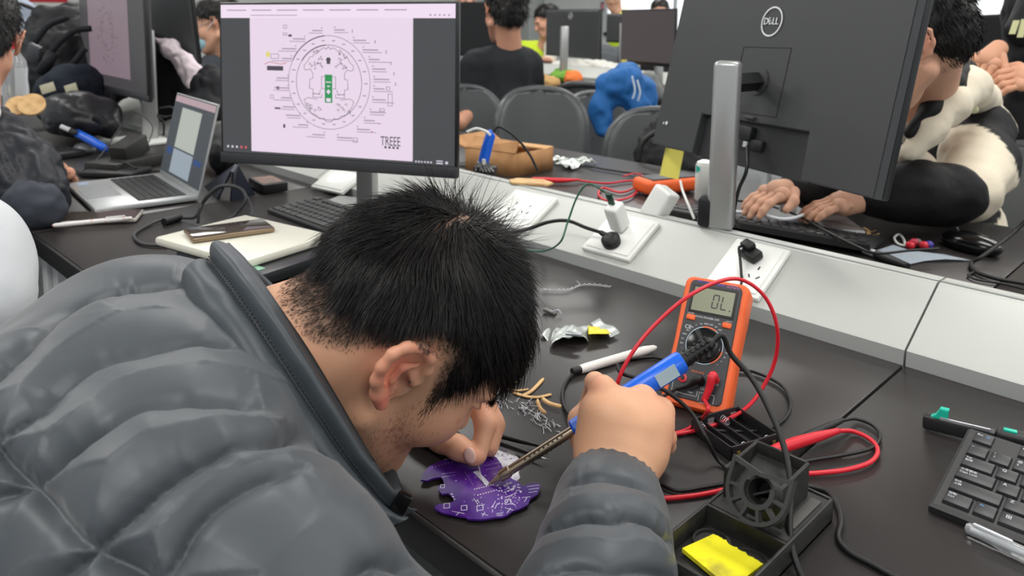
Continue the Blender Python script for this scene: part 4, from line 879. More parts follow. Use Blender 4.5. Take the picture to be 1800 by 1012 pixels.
ho = [(x * (1 - .035 * math.exp(-((y + .005) / .03) ** 2)), y) for x, y in [((a[0] * (1 - t) + b[0] * t), (a[1] * (1 - t) + b[1] * t)) for a, b in zip(ho, ho[1:] + ho[:1]) for t in np.linspace(0, 1, 5)[:-1]]]
bd = MB(); bd.rings([[(x * k, y * k2, z) for x, y in ho] for k, k2, z in ((.93, .96, -.030), (.99, .99, -.024), (1, 1, -.006), (.985, .99, .001), (.93, .965, .0035))]); bd.build('holster', m_or, mt, world=False, smooth=35)
MB().prism(mprof(mw * .80, mh * .905, .006), .003, (0, .002, .0025), bev=.0008).build('face_panel', m_face, mt, world=False)
fz = .0056
MB().box(.0525, .034, .0012, (.0, .0475, fz), bev=.0004).build('display_bezel', m_slot, mt, world=False)
MB().box(.047, .028, .0012, (.0, .0475, fz + .0004)).build('display', m_lcd, mt, world=False, label='olive liquid crystal display')
lz = fz + .0012
def seg7(mb, cx, cy, on, w=.0062, h=.0155, t=.0014):
    S_ = {'a': (0, h / 2, w, t), 'd': (0, -h / 2, w, t), 'f': (-w / 2, h / 4, t, h / 2 - t), 'b': (w / 2, h / 4, t, h / 2 - t), 'e': (-w / 2, -h / 4, t, h / 2 - t), 'c': (w / 2, -h / 4, t, h / 2 - t)}
    for k in on:
        x, y, a, b = S_[k]; mb.box(a, b, .0002, (cx + x + y * .08, cy + y, lz))
sg = MB(); seg7(sg, .003, .0475, 'abcdef'); seg7(sg, .0135, .0475, 'fed'); sg.box(.0016, .0016, .0002, (.0205, .0395, lz)); sg.build('display_digits', m_lcdk, mt, world=False, label='black segments reading OL')
def mtx(body, x, y, s, m=m_ink, **k): return text('face_lettering', body, s, m, mt, (x, y, fz + .0001), None, **k)
mtx('VICTOR', -.0145, .0685, .0042, mat('purple_print', (110, 84, 200), .5), sx=1.1); mtx('VC890D', .0035, .0683, .0038, mat('purple_print', (110, 84, 200), .5)); mtx('DIGITAL\nMULTIMETER', .0195, .0688, .0026, mat('pink_print', (196, 130, 180), .5))
mtx('AUTO POWER OFF', -.003, .0268, .0030, sx=1.1); mtx('POWER', -.0225, .0292, .0022); mtx('REL', .0125, .0228, .002); mtx('Hz/DUTY', .022, .0275, .0018)
for x, y, l in ((-.0215, .0245, 'orange oval power button'), (.0205, .0228, 'orange oval hold button')): MB().box(.0105, .0066, .003, (x, y, fz + .0005), (0, 0, -.05), bev=.0014).build('button', m_or, mt, world=False)
dcx, dcy, dr = .0, -.0045, .0205
rg = MB(); nn = 48
for k in range(nn):
    A, B = 2 * PI * k / nn, 2 * PI * (k + 1) / nn; m_i = 0
    rg.quad([(dcx + r * math.cos(a), dcy + r * math.sin(a), fz + .0004) for a, r in ((A, dr), (B, dr), (B, dr + .0009), (A, dr + .0009))])
rg.build('dial_ring', mat('dial_ring_blue', (176, 198, 214), .4), mt, world=False, recalc=False)
oa = MB()
for a0, a1 in ((-60, -8), (62, 105)):
    for k in range(12):
        A, B = math.radians(a0 + (a1 - a0) * k / 12), math.radians(a0 + (a1 - a0) * (k + 1) / 12); oa.quad([(dcx + r * math.cos(a), dcy + r * math.sin(a), fz + .0005) for a, r in ((A, dr - .0002), (B, dr - .0002), (B, dr + .0013), (A, dr + .0013))])
oa.build('dial_range_mark', m_orp, mt, world=False, recalc=False)
MB().lathe([(.0196, fz), (.0190, fz + .004), (.0182, fz + .0045)], (dcx, dcy, 0), seg=36).build('dial', m_blackg, mt, world=False)
MB().box(.0065, .036, .007, (dcx, dcy, fz + .0065), (0, 0, .62), bev=.0025).build('dial_knob', m_dark, mt, world=False)
labs = ['F', '20n', '2u', '20k', '200k', '2M', '20M', '200M', 'Hz', 'C', 'hFE', '20m', '200m', '2m', '20A', '~', '750', '200', '20', '2', '200m', '1000', '200', '20', '2', 'k', '2k', '200']
for k, s in enumerate(labs):
    a = 2 * PI * k / len(labs) + .1
    if -2.2 < ((a + PI) % (2 * PI)) - PI < -.95: continue
    mtx(s, dcx + .0248 * math.cos(a) * 1.05, dcy + .0248 * math.sin(a), .0024)
mtx('CE', -.0225, .0128, .0064); mtx('TRUE RMS', -.0015, -.0352, .0030, m_orp, sx=1.1); mtx('COM', .0095, -.0515, .0042); mtx('mA', -.010, -.0515, .0034); mtx('A', -.0235, -.0400, .004); mtx('V\u03a9', .0215, -.0438, .0034)
for x in (-.0165, .0125): MB().prism([(-.0032, -.0022), (.0032, -.0022), (0, .0032)], .0002, (x, -.0352, fz)).build('warning_triangle', m_orp, mt, world=False)
bx = MB()
for (x, y, a, b) in ((-.012, -.0615, .028, .0004), (-.026, -.051, .0004, .02), (.0025, -.0585, .0004, .006), (.013, -.0560, .017, .0004), (.013, -.0665, .013, .0004), (.0047, -.061, .0004, .009), (.0215, -.061, .0004, .009)): bx.box(a, b, .0002, (x, y, fz + .0001))
bx.build('printed_lines', m_ink, mt, world=False, kind='stuff')
mtx('CAT III\n600V', .013, -.0605, .0024); mtx('20A\nMAX', -.019, -.057, .0022); mtx('FUSED', -.005, -.0585, .002)
jk = [(-.0165, -.0450), (.0045, -.0440), (.0190, -.0390)]
for i, (x, y) in enumerate(jk):
    j = MB().lathe([(.0050, fz - .001), (.0050, fz + .0016), (.0034, fz + .0018), (.0030, fz + .0006)], (x, y, 0), seg=24).build('jack', m_red if i != 1 else m_black, mt, world=False)
MB().cyl(.0022, .003, (jk[0][0], jk[0][1], fz + .0008), seg=14).build('jack_core', m_slot, mt, world=False)
mW = lambda x, y, z: mcen + MMt @ np.array([x, y, z])
MB().box(.05, .075, .0022, mW(0, -.022, -.047), Matrix(MMt.tolist()) @ Euler((-.62, 0, 0)).to_matrix()).build('kickstand', m_dark, mt)
# ---- test leads
rl = thing('test_lead', 'red test lead looping over and beside the multimeter to the red probe', 'test lead', mW(.019, -.04, .02))
j = mW(jk[2][0], jk[2][1], fz); MB().tube([j, j + MMt @ np.array([0, .001, .014]), mW(.017, -.052, .016), mW(.013, -.066, .013)], [.0048, .0048, .0042, .0032], 12, 6).build('plug', m_red, rl, 180)
MB().tube([mW(.0135, -.064, .0135), Q(1245, 720, .80), *Pz([(1228, 741), (1205, 756), (1180, 762), (1140, 766)], .003)], .0021, 8).build('cord', m_red, rl, 180)
big = [Q(1120, 748, .80), Q(1090, 700, .80), Q(1086, 672, .795), Q(1110, 622, .80), Q(1150, 572, .81), Q(1205, 524, .82), Q(1262, 495, .84), Q(1305, 492, .85), Q(1345, 522, .85), Q(1366, 575, .85), Q(1362, 635, .86), Q(1335, 690, .86), Q(1305, 722, .85), *Pz([(1262, 744), (1225, 756), (1185, 763), (1150, 768)], .004)]
MB().tube(big, .0021, 8).build('cord_loop', m_red, rl, 180)
pr = [P(1316, 812, TZ + .012), P(1345, 797, TZ + .012), P(1400, 778, TZ + .011), P(1474, 757, TZ + .010)]
MB().tube(pr, [.0018, .0046, .0042, .0056, .0060, .0052, .0030], 12, 6).build('probe', m_red, rl, 180)
MB().tube([P(1472, 757, TZ + .010), *Pz([(1500, 758), (1530, 772), (1543, 792), (1530, 812), (1490, 825), (1440, 831), (1395, 834), (1345, 845), (1285, 858), (1220, 871), (1150, 876), (1100, 870)], .0035)], .0023, 8).build('cord', m_red, rl, 180)
kl = thing('test_lead', 'black test lead from the COM jack to the black probe', 'test lead', mW(.004, -.044, .02))
j = mW(jk[1][0], jk[1][1], fz); MB().tube([j, j + MMt @ np.array([-.001, 0, .010]), mW(-.006, -.052, .013), mW(-.019, -.060, .013)], [.0046, .0046, .0034, .0022], 12, 6).build('plug', m_black, kl, 180)
MB().tube([mW(-.0185, -.0597, .013), Q(1150, 706, .79), P(1135, 722, TZ + .02), *Pz([(1140, 748), (1180, 756), (1250, 757), (1330, 757), (1372, 742), (1390, 712), (1375, 678), (1330, 655), (1290, 648)], .003)], .0018, 8).build('cord', m_black, kl, 180)
MB().tube([P(1362, 790, TZ + .010), P(1400, 775, TZ + .010), P(1450, 752, TZ + .009), P(1482, 738, TZ + .008)], [.0026, .0036, .0046, .0040, .0024], 12, 6).build('probe', m_black, kl, 180)
MB().rod(P(1345, 795, TZ + .010), P(1362, 790, TZ + .010), .0009).build('probe_tip', m_pad, kl)
MB().tube([P(1480, 739, TZ + .008), *Pz([(1505, 736), (1535, 748), (1547, 768), (1530, 788), (1480, 800), (1430, 808), (1395, 816), (1360, 830), (1300, 845), (1240, 856), (1190, 862), (1150, 845)], .003)], .0018, 8).build('cord_loop', m_black, kl, 180)
cable('cord', 'black cord sweeping left of the multimeter behind the blue nut', [P(1010, 740, TZ + .01), *Pz([(992, 712), (990, 685), (1005, 660), (1040, 642), (1090, 633), (1150, 628), (1190, 640)], .003)], .0022, m_black)
cable('cord', 'black cord running over the multimeter foot to the battery holder', [Q(1085, 640, .81), Q(1092, 655, .80), Q(1130, 668, .79), Q(1175, 690, .785), Q(1215, 725, .78), Q(1240, 768, .765), P(1262, 808, TZ + .006), P(1290, 828, TZ + .003), P(1310, 833, TZ + .003)], .0021, m_black)
cable('cord', 'black power cord snaking past the soldering stand to the bottom edge', Pz([(1400, 850), (1450, 862), (1470, 885), (1478, 915), (1473, 945), (1490, 968), (1530, 990), (1580, 1018), (1640, 1050)], .003), .0026, m_black)
# ---- battery holder
bc = P(1294, 770, TZ); bh = thing('battery_holder', 'black empty battery holder with springs below the multimeter', 'battery holder', (-.373, .711, TZ), (0, 0, math.radians(-19)))
MB().box(.062, .064, .002, (0, 0, .001)).build('base', m_dark, bh, world=False)
for s in (-1, 1):
    MB().box(.062, .002, .015, (0, s * .031, .0075), bev=.0005).build('side_wall', m_dark, bh, world=False); MB().box(.002, .064, .016, (s * .030, 0, .008), bev=.0005).build('end_wall', m_dark, bh, world=False)
for k in (-1, 0, 1): MB().box(.058, .0016, .008, (0, k * .0155, .005)).build('rib', m_dark, bh, world=False)
for k in range(4):
    y = -.0233 + k * .0155; s = 1 if k % 2 else -1; sp = []
    for a in np.arange(0, 4.01 * 2 * PI, PI / 5): q = a / (8 * PI); sp.append((s * (.028 - q * .009), y + (.0045 - q * .002) * math.cos(a), .0075 + (.0045 - q * .002) * math.sin(a)))
    MB().tube(sp, .0004, 5, 0).build('spring', m_pad, bh, world=False)
    MB().box(.0006, .008, .008, (-s * .0285, y, .0075)).build('contact', m_pad, bh, world=False); MB().box(.0008, .004, .004, (.0314, y, .008)).build('rivet', mat('brass', (190, 160, 90), .35, metal=.8), bh, world=False)
# ---- soldering stand with sponge
m_st2 = mat('stand_ring', (58, 58, 56), .45, bump=(300, .1, .0003)); m_st = mat('stand_bakelite', (38, 38, 37), .5, bump=(400, .15, .0004), var=(90, (50, 49, 46), .5, .75)); SX0, SX1, SY0, SY1, SH = -.321, -.246, .484, .652, .022
scx, scy = (SX0 + SX1) / 2, (SY0 + SY1) / 2
ss = thing('soldering_stand', 'black soldering iron stand with a sponge tray and a horned holder', 'soldering stand', (scx, scy, TZ))
W_, D_ = SX1 - SX0, SY1 - SY0; ty0, ty1 = -D_ / 2, -D_ / 2 + .082
b = MB(); b.box(W_, D_, .004, (0, 0, .002), bev=.001)
for s in (-1, 1): b.box(.0028, D_, SH, (s * (W_ / 2 - .0014), 0, SH / 2), bev=.0009)
b.box(W_, .0028, SH, (0, -D_ / 2 + .0014, SH / 2), bev=.0009).box(W_, .0028, SH, (0, D_ / 2 - .0014, SH / 2), bev=.0009)
b.build('base', m_st, ss, world=False)
MB().box(W_ - .004, .003, SH - .001, (0, ty1, SH / 2)).build('tray_wall', m_st, ss, world=False)
MB().box(W_ - .005, D_ / 2 - .006, .003, (0, ty1 + (D_ / 2 - ty1) / 2, SH - .003)).build('deck', m_st, ss, world=False)
MB().box(.009, .052, .002, (W_ / 2 - .010, .045, SH - .0006), bev=.0006).build('slot_cover', mat('stand_worn', (70, 69, 66), .6), ss, world=False)
for x in (-.018, .016): MB().lathe([(.0155, .004), (.0155, .0075), (.0130, .0078), (.0128, .0055)], (x, ty1 - .021, 0), seg=28).build('tray_boss', m_st, ss, world=False)
# holder body
hy0, hy1, hx0, hx1, hz = ty1 + .006, D_ / 2 - .012, -W_ / 2 + .006, W_ / 2 - .021, .052
for x in (hx0, hx1): MB().prism([(hy0 + .012, SH - .002), (hy1, SH - .002), (hy1, hz), (hy0 + .012, hz - .002)], .003, (x, 0, 0), basis((0, 1, 0), (0, 0, 1), (1, 0, 0)), bev=.0006).build('side_wall', m_st, ss, world=False)
MB().prism([(hy0 + .006, SH - .002), (hy1, SH - .002), (hy1, hz - .010), (hy0 + .030, hz - .022)], hx1 - hx0, (hx0, 0, 0), basis((0, 1, 0), (0, 0, 1), (1, 0, 0)), bev=.001).build('ramp', m_st, ss, world=False)
MB().box(hx1 - hx0, .003, .012, ((hx0 + hx1) / 2, hy1, hz - .006), bev=.0006).build('back_wall', m_st, ss, world=False)
rn = nrm((0, -math.cos(.52), math.sin(.52))); ru = np.array([1., 0, 0]); rv = np.cross(rn, ru)
rc = P(1333, 862, TZ + .058) - np.array([scx, scy, TZ]); RB = basis(ru, rv, rn)
def sector(mb, r0, r1, a0, a1, h, z0, n=20):
    o = [(r1 * math.cos(a), r1 * math.sin(a)) for a in np.linspace(a0, a1, n)] + [(r0 * math.cos(a), r0 * math.sin(a)) for a in np.linspace(a1, a0, n)]
    mb.prism(o, h, tuple(rc + rn * z0), RB)
A0, A1 = math.radians(-205), math.radians(25); rg = MB(); rr = math.radians
sector(rg, .0232, .0262, rr(-180), 0, .008, -.004, 24); sector(rg, .0108, .0146, rr(-205), rr(25), .008, -.004, 24)
for q in (-1, 1): rg.prism([(q * .0232, 0), (q * .0262, 0), (q * .0262, .0185), (q * .0232, .0150)][::q], .008, tuple(rc - rn * .004), RB); rg.prism([(q * .0262, .0185), (q * .0232, .0140), (0, .0105), (0, .0135)][::q], .008, tuple(rc - rn * .004), RB)
rg.build('holder_ring', m_st2, ss, smooth=30, world=False)
sp = MB()
for a in (-8, -40, -72, -108, -140, -172):
    a = rr(a); c = rc + ru * .019 * math.cos(a) + rv * .019 * math.sin(a); sp.box(.0095, .0026, .0075, tuple(c), RB @ Euler((0, 0, a)).to_matrix())
sp.build('spokes', m_st2, ss, world=False)
MB().lathe([(.0104, -.026), (.0118, -.005), (.0118, -.003), (.0098, -.003), (.0086, -.025)], tuple(rc), RB, seg=32).build('funnel', m_st, ss, world=False)
MB().cyl(.0098, .002, tuple(rc - rn * .024), RB, seg=24).box(.019, .0016, .012, tuple(rc - rn * .018), RB @ Euler((0, 0, .6)).to_matrix()).build('funnel_floor', m_slot, ss, world=False)
MB().box(.030, .006, .020, tuple(rc - rn * .018 - rv * .012 * 0 + np.array([0, 0, -.014])), bev=.001).build('neck', m_st, ss, world=False)
# sponge (a thing of its own)
spp = [P(*q, TZ + .010) for q in ((1199, 963), (1254, 938), (1342, 990), (1285, 1034))]; sc0 = sum(spp) / 4
e1 = [spp[1] + (spp[2] - spp[1]) * t + (spp[3] - spp[2]) * .02 * gr.normal() for t in np.linspace(0, 1, 26)]
poly = [tuple((p - sc0)[:2]) for p in [spp[0]] + e1 + [spp[3]]]
sp_ = MB().prism(poly, .0035, bev=0).build('sponge', mat('yellow_sponge', (236, 226, 30), .9, var=(28, (150, 138, 60), .52, .72), bump=(700, .5, .0008)), None, smooth=20)
sp_.location = (sc0[0], sc0[1], TZ + .0065); props(sp_, 'worn yellow sponge lying in the soldering stand tray', 'sponge')
# ---- keyboards
m_key = mat('key_plastic', (40, 40, 42), .42); m_kb = mat('keyboard_case', (34, 34, 35), .45); m_leg = mat('key_legend', (205, 210, 214), .6); m_legb = mat('key_legend_blue', (96, 160, 214), .6)
ROWS = [(0.016, [1.25, 1.0, 1.25, 1.25, 5.75, 1.25, 1.0, 1.0, 1.25, 0, 1, 1, 1, 0, 2, 1]), (0.035, [2.25] + [1] * 10 + [2.75, 0, -1, 1, -1, 0, 1, 1, 1, 1]), (.054, [1.75] + [1] * 11 + [2.25, 0, -3, 0, 1, 1, 1]), (.073, [1.5] + [1] * 12 + [1.5, 0, 1, 1, 1, 0, 1, 1, 1, 1]), (.092, [1] * 13 + [2, 0, 1, 1, 1, 0, 1, 1, 1, 1]), (.114, [1, -1, 1, 1, 1, 1, -.5, 1, 1, 1, 1, -.5, 1, 1, 1, 1, 0, 1, 1, 1])]
KEYM = {}
def keymesh(w, m, top=.0025):
    k = (round(w, 2), m.name, top)
    if k not in KEYM:
        b = MB(); x, y = w * .019 - .002, .0165; b.rings([[(sx * (x / 2 - i), sy * (y / 2 - i), z) for sx, sy in ((-1, -1), (1, -1), (1, 1), (-1, 1))] for i, z in ((0, 0), (.0002, .0015), (.0010, .0032), (.0020, .0036))]); o = b.build('key', m, None, world=False); KEYM[k] = o.data; bpy.data.objects.remove(o)
    return KEYM[k]
def keyboard(label, loc, rot, legends=None, m_k=m_key, case=m_kb):
    kb = thing('keyboard', label, 'keyboard', loc, rot, 'black desktop keyboards'); W, D = .442, .128
    b = MB(); b.rings([[(0, 0, 0), (W, 0, 0), (W, D, 0), (0, D, 0)], [(0, 0, .006), (W, 0, .006), (W, D, .012), (0, D, .012)], [(.003, .003, .0085), (W - .003, .003, .0085), (W - .003, D - .002, .015), (.003, D - .002, .015)]])
    b.build('case', case, kb, world=False, smooth=25)
    for ri, (y, row) in enumerate(ROWS):
        x = .0073; ci = 0
        for w in row:
            if w == 0: x += .0048; continue
            if w < 0: x += -w * .019; continue
            o = bpy.data.objects.new('key', keymesh(w, m_k)); COL.objects.link(o); o.parent = kb; o.location = (x + w * .0095, y, .0079 + y * .05); o.rotation_euler = (.05, 0, 0)
            if legends and (ri, ci) in legends:
                for (s, dx, dy, sz, mm) in legends[(ri, ci)]:
                    text('legend', s, sz, mm, o, (-(w * .0095) + .0035 + dx, .0035 + dy, .0037), depth=.00005, align='LEFT')
            x += w * .019; ci += 1
    return kb
L_, B_ = m_leg, m_legb
leg = {(5, 0): [('Esc', 0, 0, .0038, L_), ('\u25a3', .008, -.001, .0034, B_)], (5, 1): [('F1', 0, 0, .0036, L_), ('\u2022x', .007, -.002, .003, B_)], (5, 2): [('F2', 0, 0, .0036, L_)], (4, 0): [('~', 0, .001, .004, L_), ('`', 0, -.004, .004, L_)], (4, 1): [('!', 0, .001, .004, L_), ('1', 0, -.004, .004, L_)], (4, 2): [('@', 0, .001, .004, L_), ('2', 0, -.004, .004, L_)], (4, 3): [('#', 0, .001, .004, L_), ('3', 0, -.004, .004, L_)],
       (3, 0): [('Tab', 0, .001, .0032, L_), ('\u5236\u8868', 0, -.003, .0032, L_)], (3, 1): [('Q', .001, 0, .0048, L_)], (3, 2): [('W', .001, 0, .0048, L_)], (3, 3): [('E', .001, 0, .0048, L_)], (2, 0): [('\u5927\u5199\u9501\u5b9a', 0, .001, .0034, L_), ('Caps Lock', 0, -.003, .0034, L_)], (2, 1): [('A', .001, 0, .0048, L_)], (2, 2): [('S', .001, 0, .0048, L_)], (2, 3): [('D', .001, 0, .0048, L_)],
       (1, 0): [('Shift', 0, .001, .0032, L_), ('\u4e0a\u6863', 0, -.003, .0032, L_)], (1, 1): [('Z', .001, 0, .0048, L_)], (1, 2): [('X', .001, 0, .0048, L_)], (0, 0): [('\u63a7\u5236', 0, .001, .0032, L_), ('Ctrl', 0, -.003, .0032, L_)], (0, 1): [('Fn', .001, 0, .0036, B_)], (0, 2): [('\u229e', .002, -.002, .006, L_)], (0, 3): [('Alt', 0, 0, .0034, L_)]}
k0 = P(1632, 893, TZ + .004); k1 = P(1693, 768, TZ + .022)
ang = math.atan2(*(k1 - k0)[[1, 0]]) - PI / 2; tilt = math.atan2(.016, .128)
kbr = keyboard('black keyboard with white key lettering at the lower right corner', (k0[0], k0[1], TZ + .001), (tilt, 0, ang - .02), leg)
for x in (.02, .40): MB().box(.02, .006, .016, (x, .118, -.006), (0.1, 0, 0), bev=.001).build('foot', m_kb, kbr, world=False)
kl_ = [P(468, 368), P(560, 402), P(540, 342)]
ka = P(466, 372); kang = math.atan2(*(P(545, 344) - P(466, 370))[[1, 0]])
kq = P(560, 404)
kbl = keyboard('black keyboard at an angle under the centre monitor, grey caps', (kq[0], kq[1], TZ + .001), (0, 0, 0))
# the user side (space bar) faces the camera-left: orient so that its long axis runs from (466,370) towards the head
lv = nrm((P(600, 420) - P(470, 372))[:2]); kbl.rotation_euler = (0, 0, math.atan2(lv[1], lv[0])); kbl.location = Vector((*(P(470, 374)[:2]), TZ + .001))
kbf_a, kbf_b = P(1288, 385, TZ + .02), P(1530, 440, TZ + .02)
kbf = keyboard('black keyboard beyond the raceway under the hands in the beige sleeves', (0, 0, 0), (0, 0, 0)); kbf.location = Vector((-.535, 1.584, TZ + .001)); kbf.rotation_euler = (.08, 0, PI + .14)
# ---- knife, pen at right
c7 = lambda x, y: (1540 + x / 2.877, 660 + y / 2.877); m_teal = mat('teal_plastic', (30, 184, 160), .4)
a, b_ = P(*c7(238, 218), TZ + .010), P(*c7(760, 345), TZ + .012); uv = nrm(b_ - a); L = float(np.linalg.norm(b_ - a)); KB = basis(uv, np.cross((0, 0, 1), uv), (0, 0, 1))
kn = thing('utility_knife', 'black retractable knife with teal end beyond the near keyboard', 'knife', a * [1, 1, 0] + [0, 0, TZ], KB.to_euler())
MB().box(L * .72, .013, .015, (L * .36, 0, .0085), bev=.003).build('body', m_kb, kn, world=False)
MB().box(.09, .019, .019, (L * .72 + .045, 0, .0105), bev=.005, seg=3).build('grip', m_kb, kn, world=False)
MB().box(L * .5, .002, .004, (L * .42, -.004, .0165), bev=.0008).build('blade_rail', m_pad, kn, world=False)
MB().prism([(0, 0), (.017, 0), (.018, .012), (.010, .012), (.006, .004)], .008, (.006, .004, .015), Euler((PI / 2, 0, 0)), bev=.0008).build('end_clip', m_teal, kn, world=False)
MB().box(.012, .006, .003, (L * .72 + .012, -.002, .0205), bev=.001).build('slider', m_teal, kn, world=False)
a, b_ = P(*c7(455, 765), TZ + .006), P(*c7(760, 905), TZ + .006); uv = nrm(b_ - a)
pn = thing('pen', 'clear plastic pen in front of the near keyboard', 'pen', a * [1, 1, 0] + [0, 0, TZ + .006], frame(uv).to_euler()); m_clear = mat('clear_plastic', (235, 238, 240), .12, trans=.75, ior=1.46, spec=.6); m_mist = mat('misty_plastic', (205, 208, 212), .25)
MB().lathe([(.0032, 0), (.0048, .002), (.0048, .02), (.0054, .024), (.0056, .11), (.004, .135), (.001, .145)], seg=24).build('barrel', m_clear, pn, world=False)
MB().lathe([(.0016, .004), (.0018, .135), (.0008, .142)], seg=12).build('refill', m_mist, pn, world=False); MB().box(.003, .0025, .03, (.0, .0055, .02), bev=.001).build('clip', m_mist, pn, world=False)
# ---- behind the board: white pen, foil pouch, twist of wire, clip, slivers, offcuts, tweezers
c4 = lambda x, y: (860 + x / 2.811, 480 + y / 2.811)
a, b_ = P(*c4(410, 487), TZ + .006), P(*c4(825, 365), TZ + .006); uv = nrm(b_ - a); L = float(np.linalg.norm(b_ - a))
pn = thing('marker_pen', 'white marker pen with black end left of the multimeter', 'pen', a * [1, 1, 0] + [0, 0, TZ + .006], frame(uv).to_euler())
MB().lathe([(.0042, 0), (.0048, .001), (.0048, .012)], seg=20).build('end_cap', m_black, pn, world=False); MB().lathe([(.0050, .012), (.0056, .02), (.0056, L - .02), (.0035, L - .004), (.0015, L)], seg=24).build('barrel', mat('pen_white', (226, 224, 218), .4), pn, world=False)
ol = [(255, 310), (330, 275), (440, 268), (545, 238), (645, 315), (600, 338), (480, 348), (400, 350), (300, 375), (290, 330)]
m_foil = mat('pouch_film', (196, 202, 198), .22, metal=.35, bump=(140, .5, .002)); c_ = P(*c4(450, 310))
po = thing('foil_pouch', 'crumpled silver pouch with a yellow panel behind the white pen', 'pouch', c_ * [1, 1, 0] + [0, 0, TZ])
def patch_grid(q00, q10, q11, q01, nx, ny, hf, z=0):
    g = []
    for i in range(nx + 1):
        r = []
        for j in range(ny + 1):
            s, t = i / nx, j / ny; x = (1 - s) * (1 - t) * q00[0] + s * (1 - t) * q10[0] + s * t * q11[0] + (1 - s) * t * q01[0]; y = (1 - s) * (1 - t) * q00[1] + s * (1 - t) * q10[1] + s * t * q11[1] + (1 - s) * t * q01[1]
            p = P(*c4(x, y)); p = p + np.array([0, 0, z + hf(s, t)]); r.append(p)
        g.append(r)
    return g
hf = lambda s, t: .003 + .013 * math.sin(PI * min(max(s, 0), 1)) ** .7 * (1 - t) * .9 + .0018 * math.sin(9 * s + 4 * t) + .001 * math.sin(23 * s - 11 * t)
MB().sheet(patch_grid((300, 375), (490, 350), (490, 265), (330, 275), 16, 10, hf), .0006).build('film', m_foil, po, 180)
MB().sheet(patch_grid((488, 350), (600, 338), (540, 268), (488, 266), 10, 8, lambda s, t: hf(.6 + s * .2, t)), .0006).build('yellow_panel', mat('pouch_yellow', (232, 214, 36), .35, bump=(140, .4, .002)), po, 180)
MB().sheet(patch_grid((598, 338), (646, 315), (545, 238), (500, 262), 6, 8, lambda s, t: .006 + .003 * math.sin(6 * t)), .0006).build('seal_strip', m_foil, po, 180)
MB().sheet(patch_grid((250, 318), (300, 340), (335, 285), (300, 278), 6, 6, lambda s, t: .002 + .003 * math.sin(5 * s + 3 * t)), .0006).build('torn_flap', m_foil, po, 180)
# the little silver item seen through the film
MB().box(.022, .01, .003, P(*c4(420, 300), TZ + .017), (0, 0, .5), bev=.001).build('content', mat('dull_silver', (150, 155, 160), .3, metal=.6), po)
tw = MB(); base = [(262, 78), (330, 82), (395, 78), (450, 58), (520, 56), (600, 66)]
for ph in (0, PI):
    pp = spline(Pz([c4(*q) for q in base], .004), 10); tw.tube([p + np.array([0, 0, .0015 * math.sin(i * .9 + ph)]) + cR * .0015 * math.cos(i * .9 + ph) for i, p in enumerate(pp)], .0006, 5, 0)
tw.tube(Pz([c4(450, 60), c4(440, 45), c4(432, 38)], .004), .0005, 5); props(tw.build('twisted_wire', m_pad, None, 180), 'twisted silver wire lying on the desk below the raceway', 'wire')
cl_ = P(*c4(300, 200)); ct = thing('metal_clip', 'small dark metal clip just right of his hair', 'clip', cl_)
MB().box(.02, .008, .004, (0, 0, .003), (0, .2, .3), bev=.001).cyl(.003, .004, (-.008, 0, .004)).build('jaw', mat('gun_metal', (110, 108, 104), .35, metal=.7), ct, world=False); MB().tube([(.004, 0, .004), (.012, .004, .008), (.02, .004, .004)], .0011, 6).build('spring_arm', m_pad, ct, world=False)
m_wood = mat('pale_wood', (216, 178, 124), .6, var=(50, (188, 146, 96), .4, .7)); c3p = [([(700, 140), (760, 110), (795, 92)], 12), ([(700, 148), (770, 160), (840, 152)], 10), ([(800, 192), (860, 160), (930, 88)], 20), ([(748, 172), (830, 195), (900, 198), (975, 182)], 17), ([(925, 215), (970, 245), (1035, 262)], 24), ([(890, 222), (910, 270), (940, 300)], 22)]
for i, (ln, w_) in enumerate(c3p):
    pts_ = spline(Pz([c3(*q) for q in ln], .001), 6); g = []
    for k, p in enumerate(pts_):
        t = nrm(pts_[min(k + 1, len(pts_) - 1)] - pts_[max(k - 1, 0)]); n_ = np.cross((0, 0, 1), t); ww = w_ / 3.372 * .00034 * (1 if 0 < k < len(pts_) - 1 else .6); tl = np.array([0, 0, .003]) if i > 3 else np.array([0, 0, .0006]); g.append([p - n_ * ww + np.array([0, 0, .001]), p + n_ * ww * (.3 if i > 3 else 1) + np.array([0, 0, .001]) + tl])
    props(MB().sheet(g, .0012).build('wood_offcut', m_wood, None, 180), ['thin curved wood sliver, nearest his hair', 'flat pale wood sliver second from his hair', 'long pale wood curl standing up to the right', 'longest pale wood strip crossing the curl', 'wide brown wood piece at the right of the offcuts', 'short brown wood piece at the near end of offcuts'][i], 'wood offcut', 'curved wood offcuts by his fringe')
cnt = 0
for (cx_, cy_, sx_, sy_, n_) in ((640, 215, 60, 28, 22), (790, 240, 50, 45, 26), (880, 300, 45, 30, 18), (950, 350, 50, 22, 16)):
    for k in range(n_):
        x, y = gr.normal(cx_, sx_ * .6), gr.normal(cy_, sy_ * .6); a = gr.choice([.55, -1.0, 1.2, .2]) + gr.normal(0, .25); l = gr.uniform(18, 55)
        p0, p1 = P(*c3(x, y), TZ + .0008), P(*c3(x + l * math.cos(a), y + l * math.sin(a)), TZ + .0012 + .003 * gr.random()); md = (p0 + p1) / 2 + np.array([0, 0, .0006]) + cR * gr.normal(0, .0006)
        o = MB().tube([p0, md, p1], .00032, 5, 3).build('wire_offcut', m_pad, None, 180); props(o, 'tiny clipped silver component leg among the pile by the wood slivers', 'wire offcut', 'clipped component legs on the desk'); cnt += 1
for ln in ([(1060, 390), (1100, 420)], [(1110, 460), (1090, 480)]):
    pass
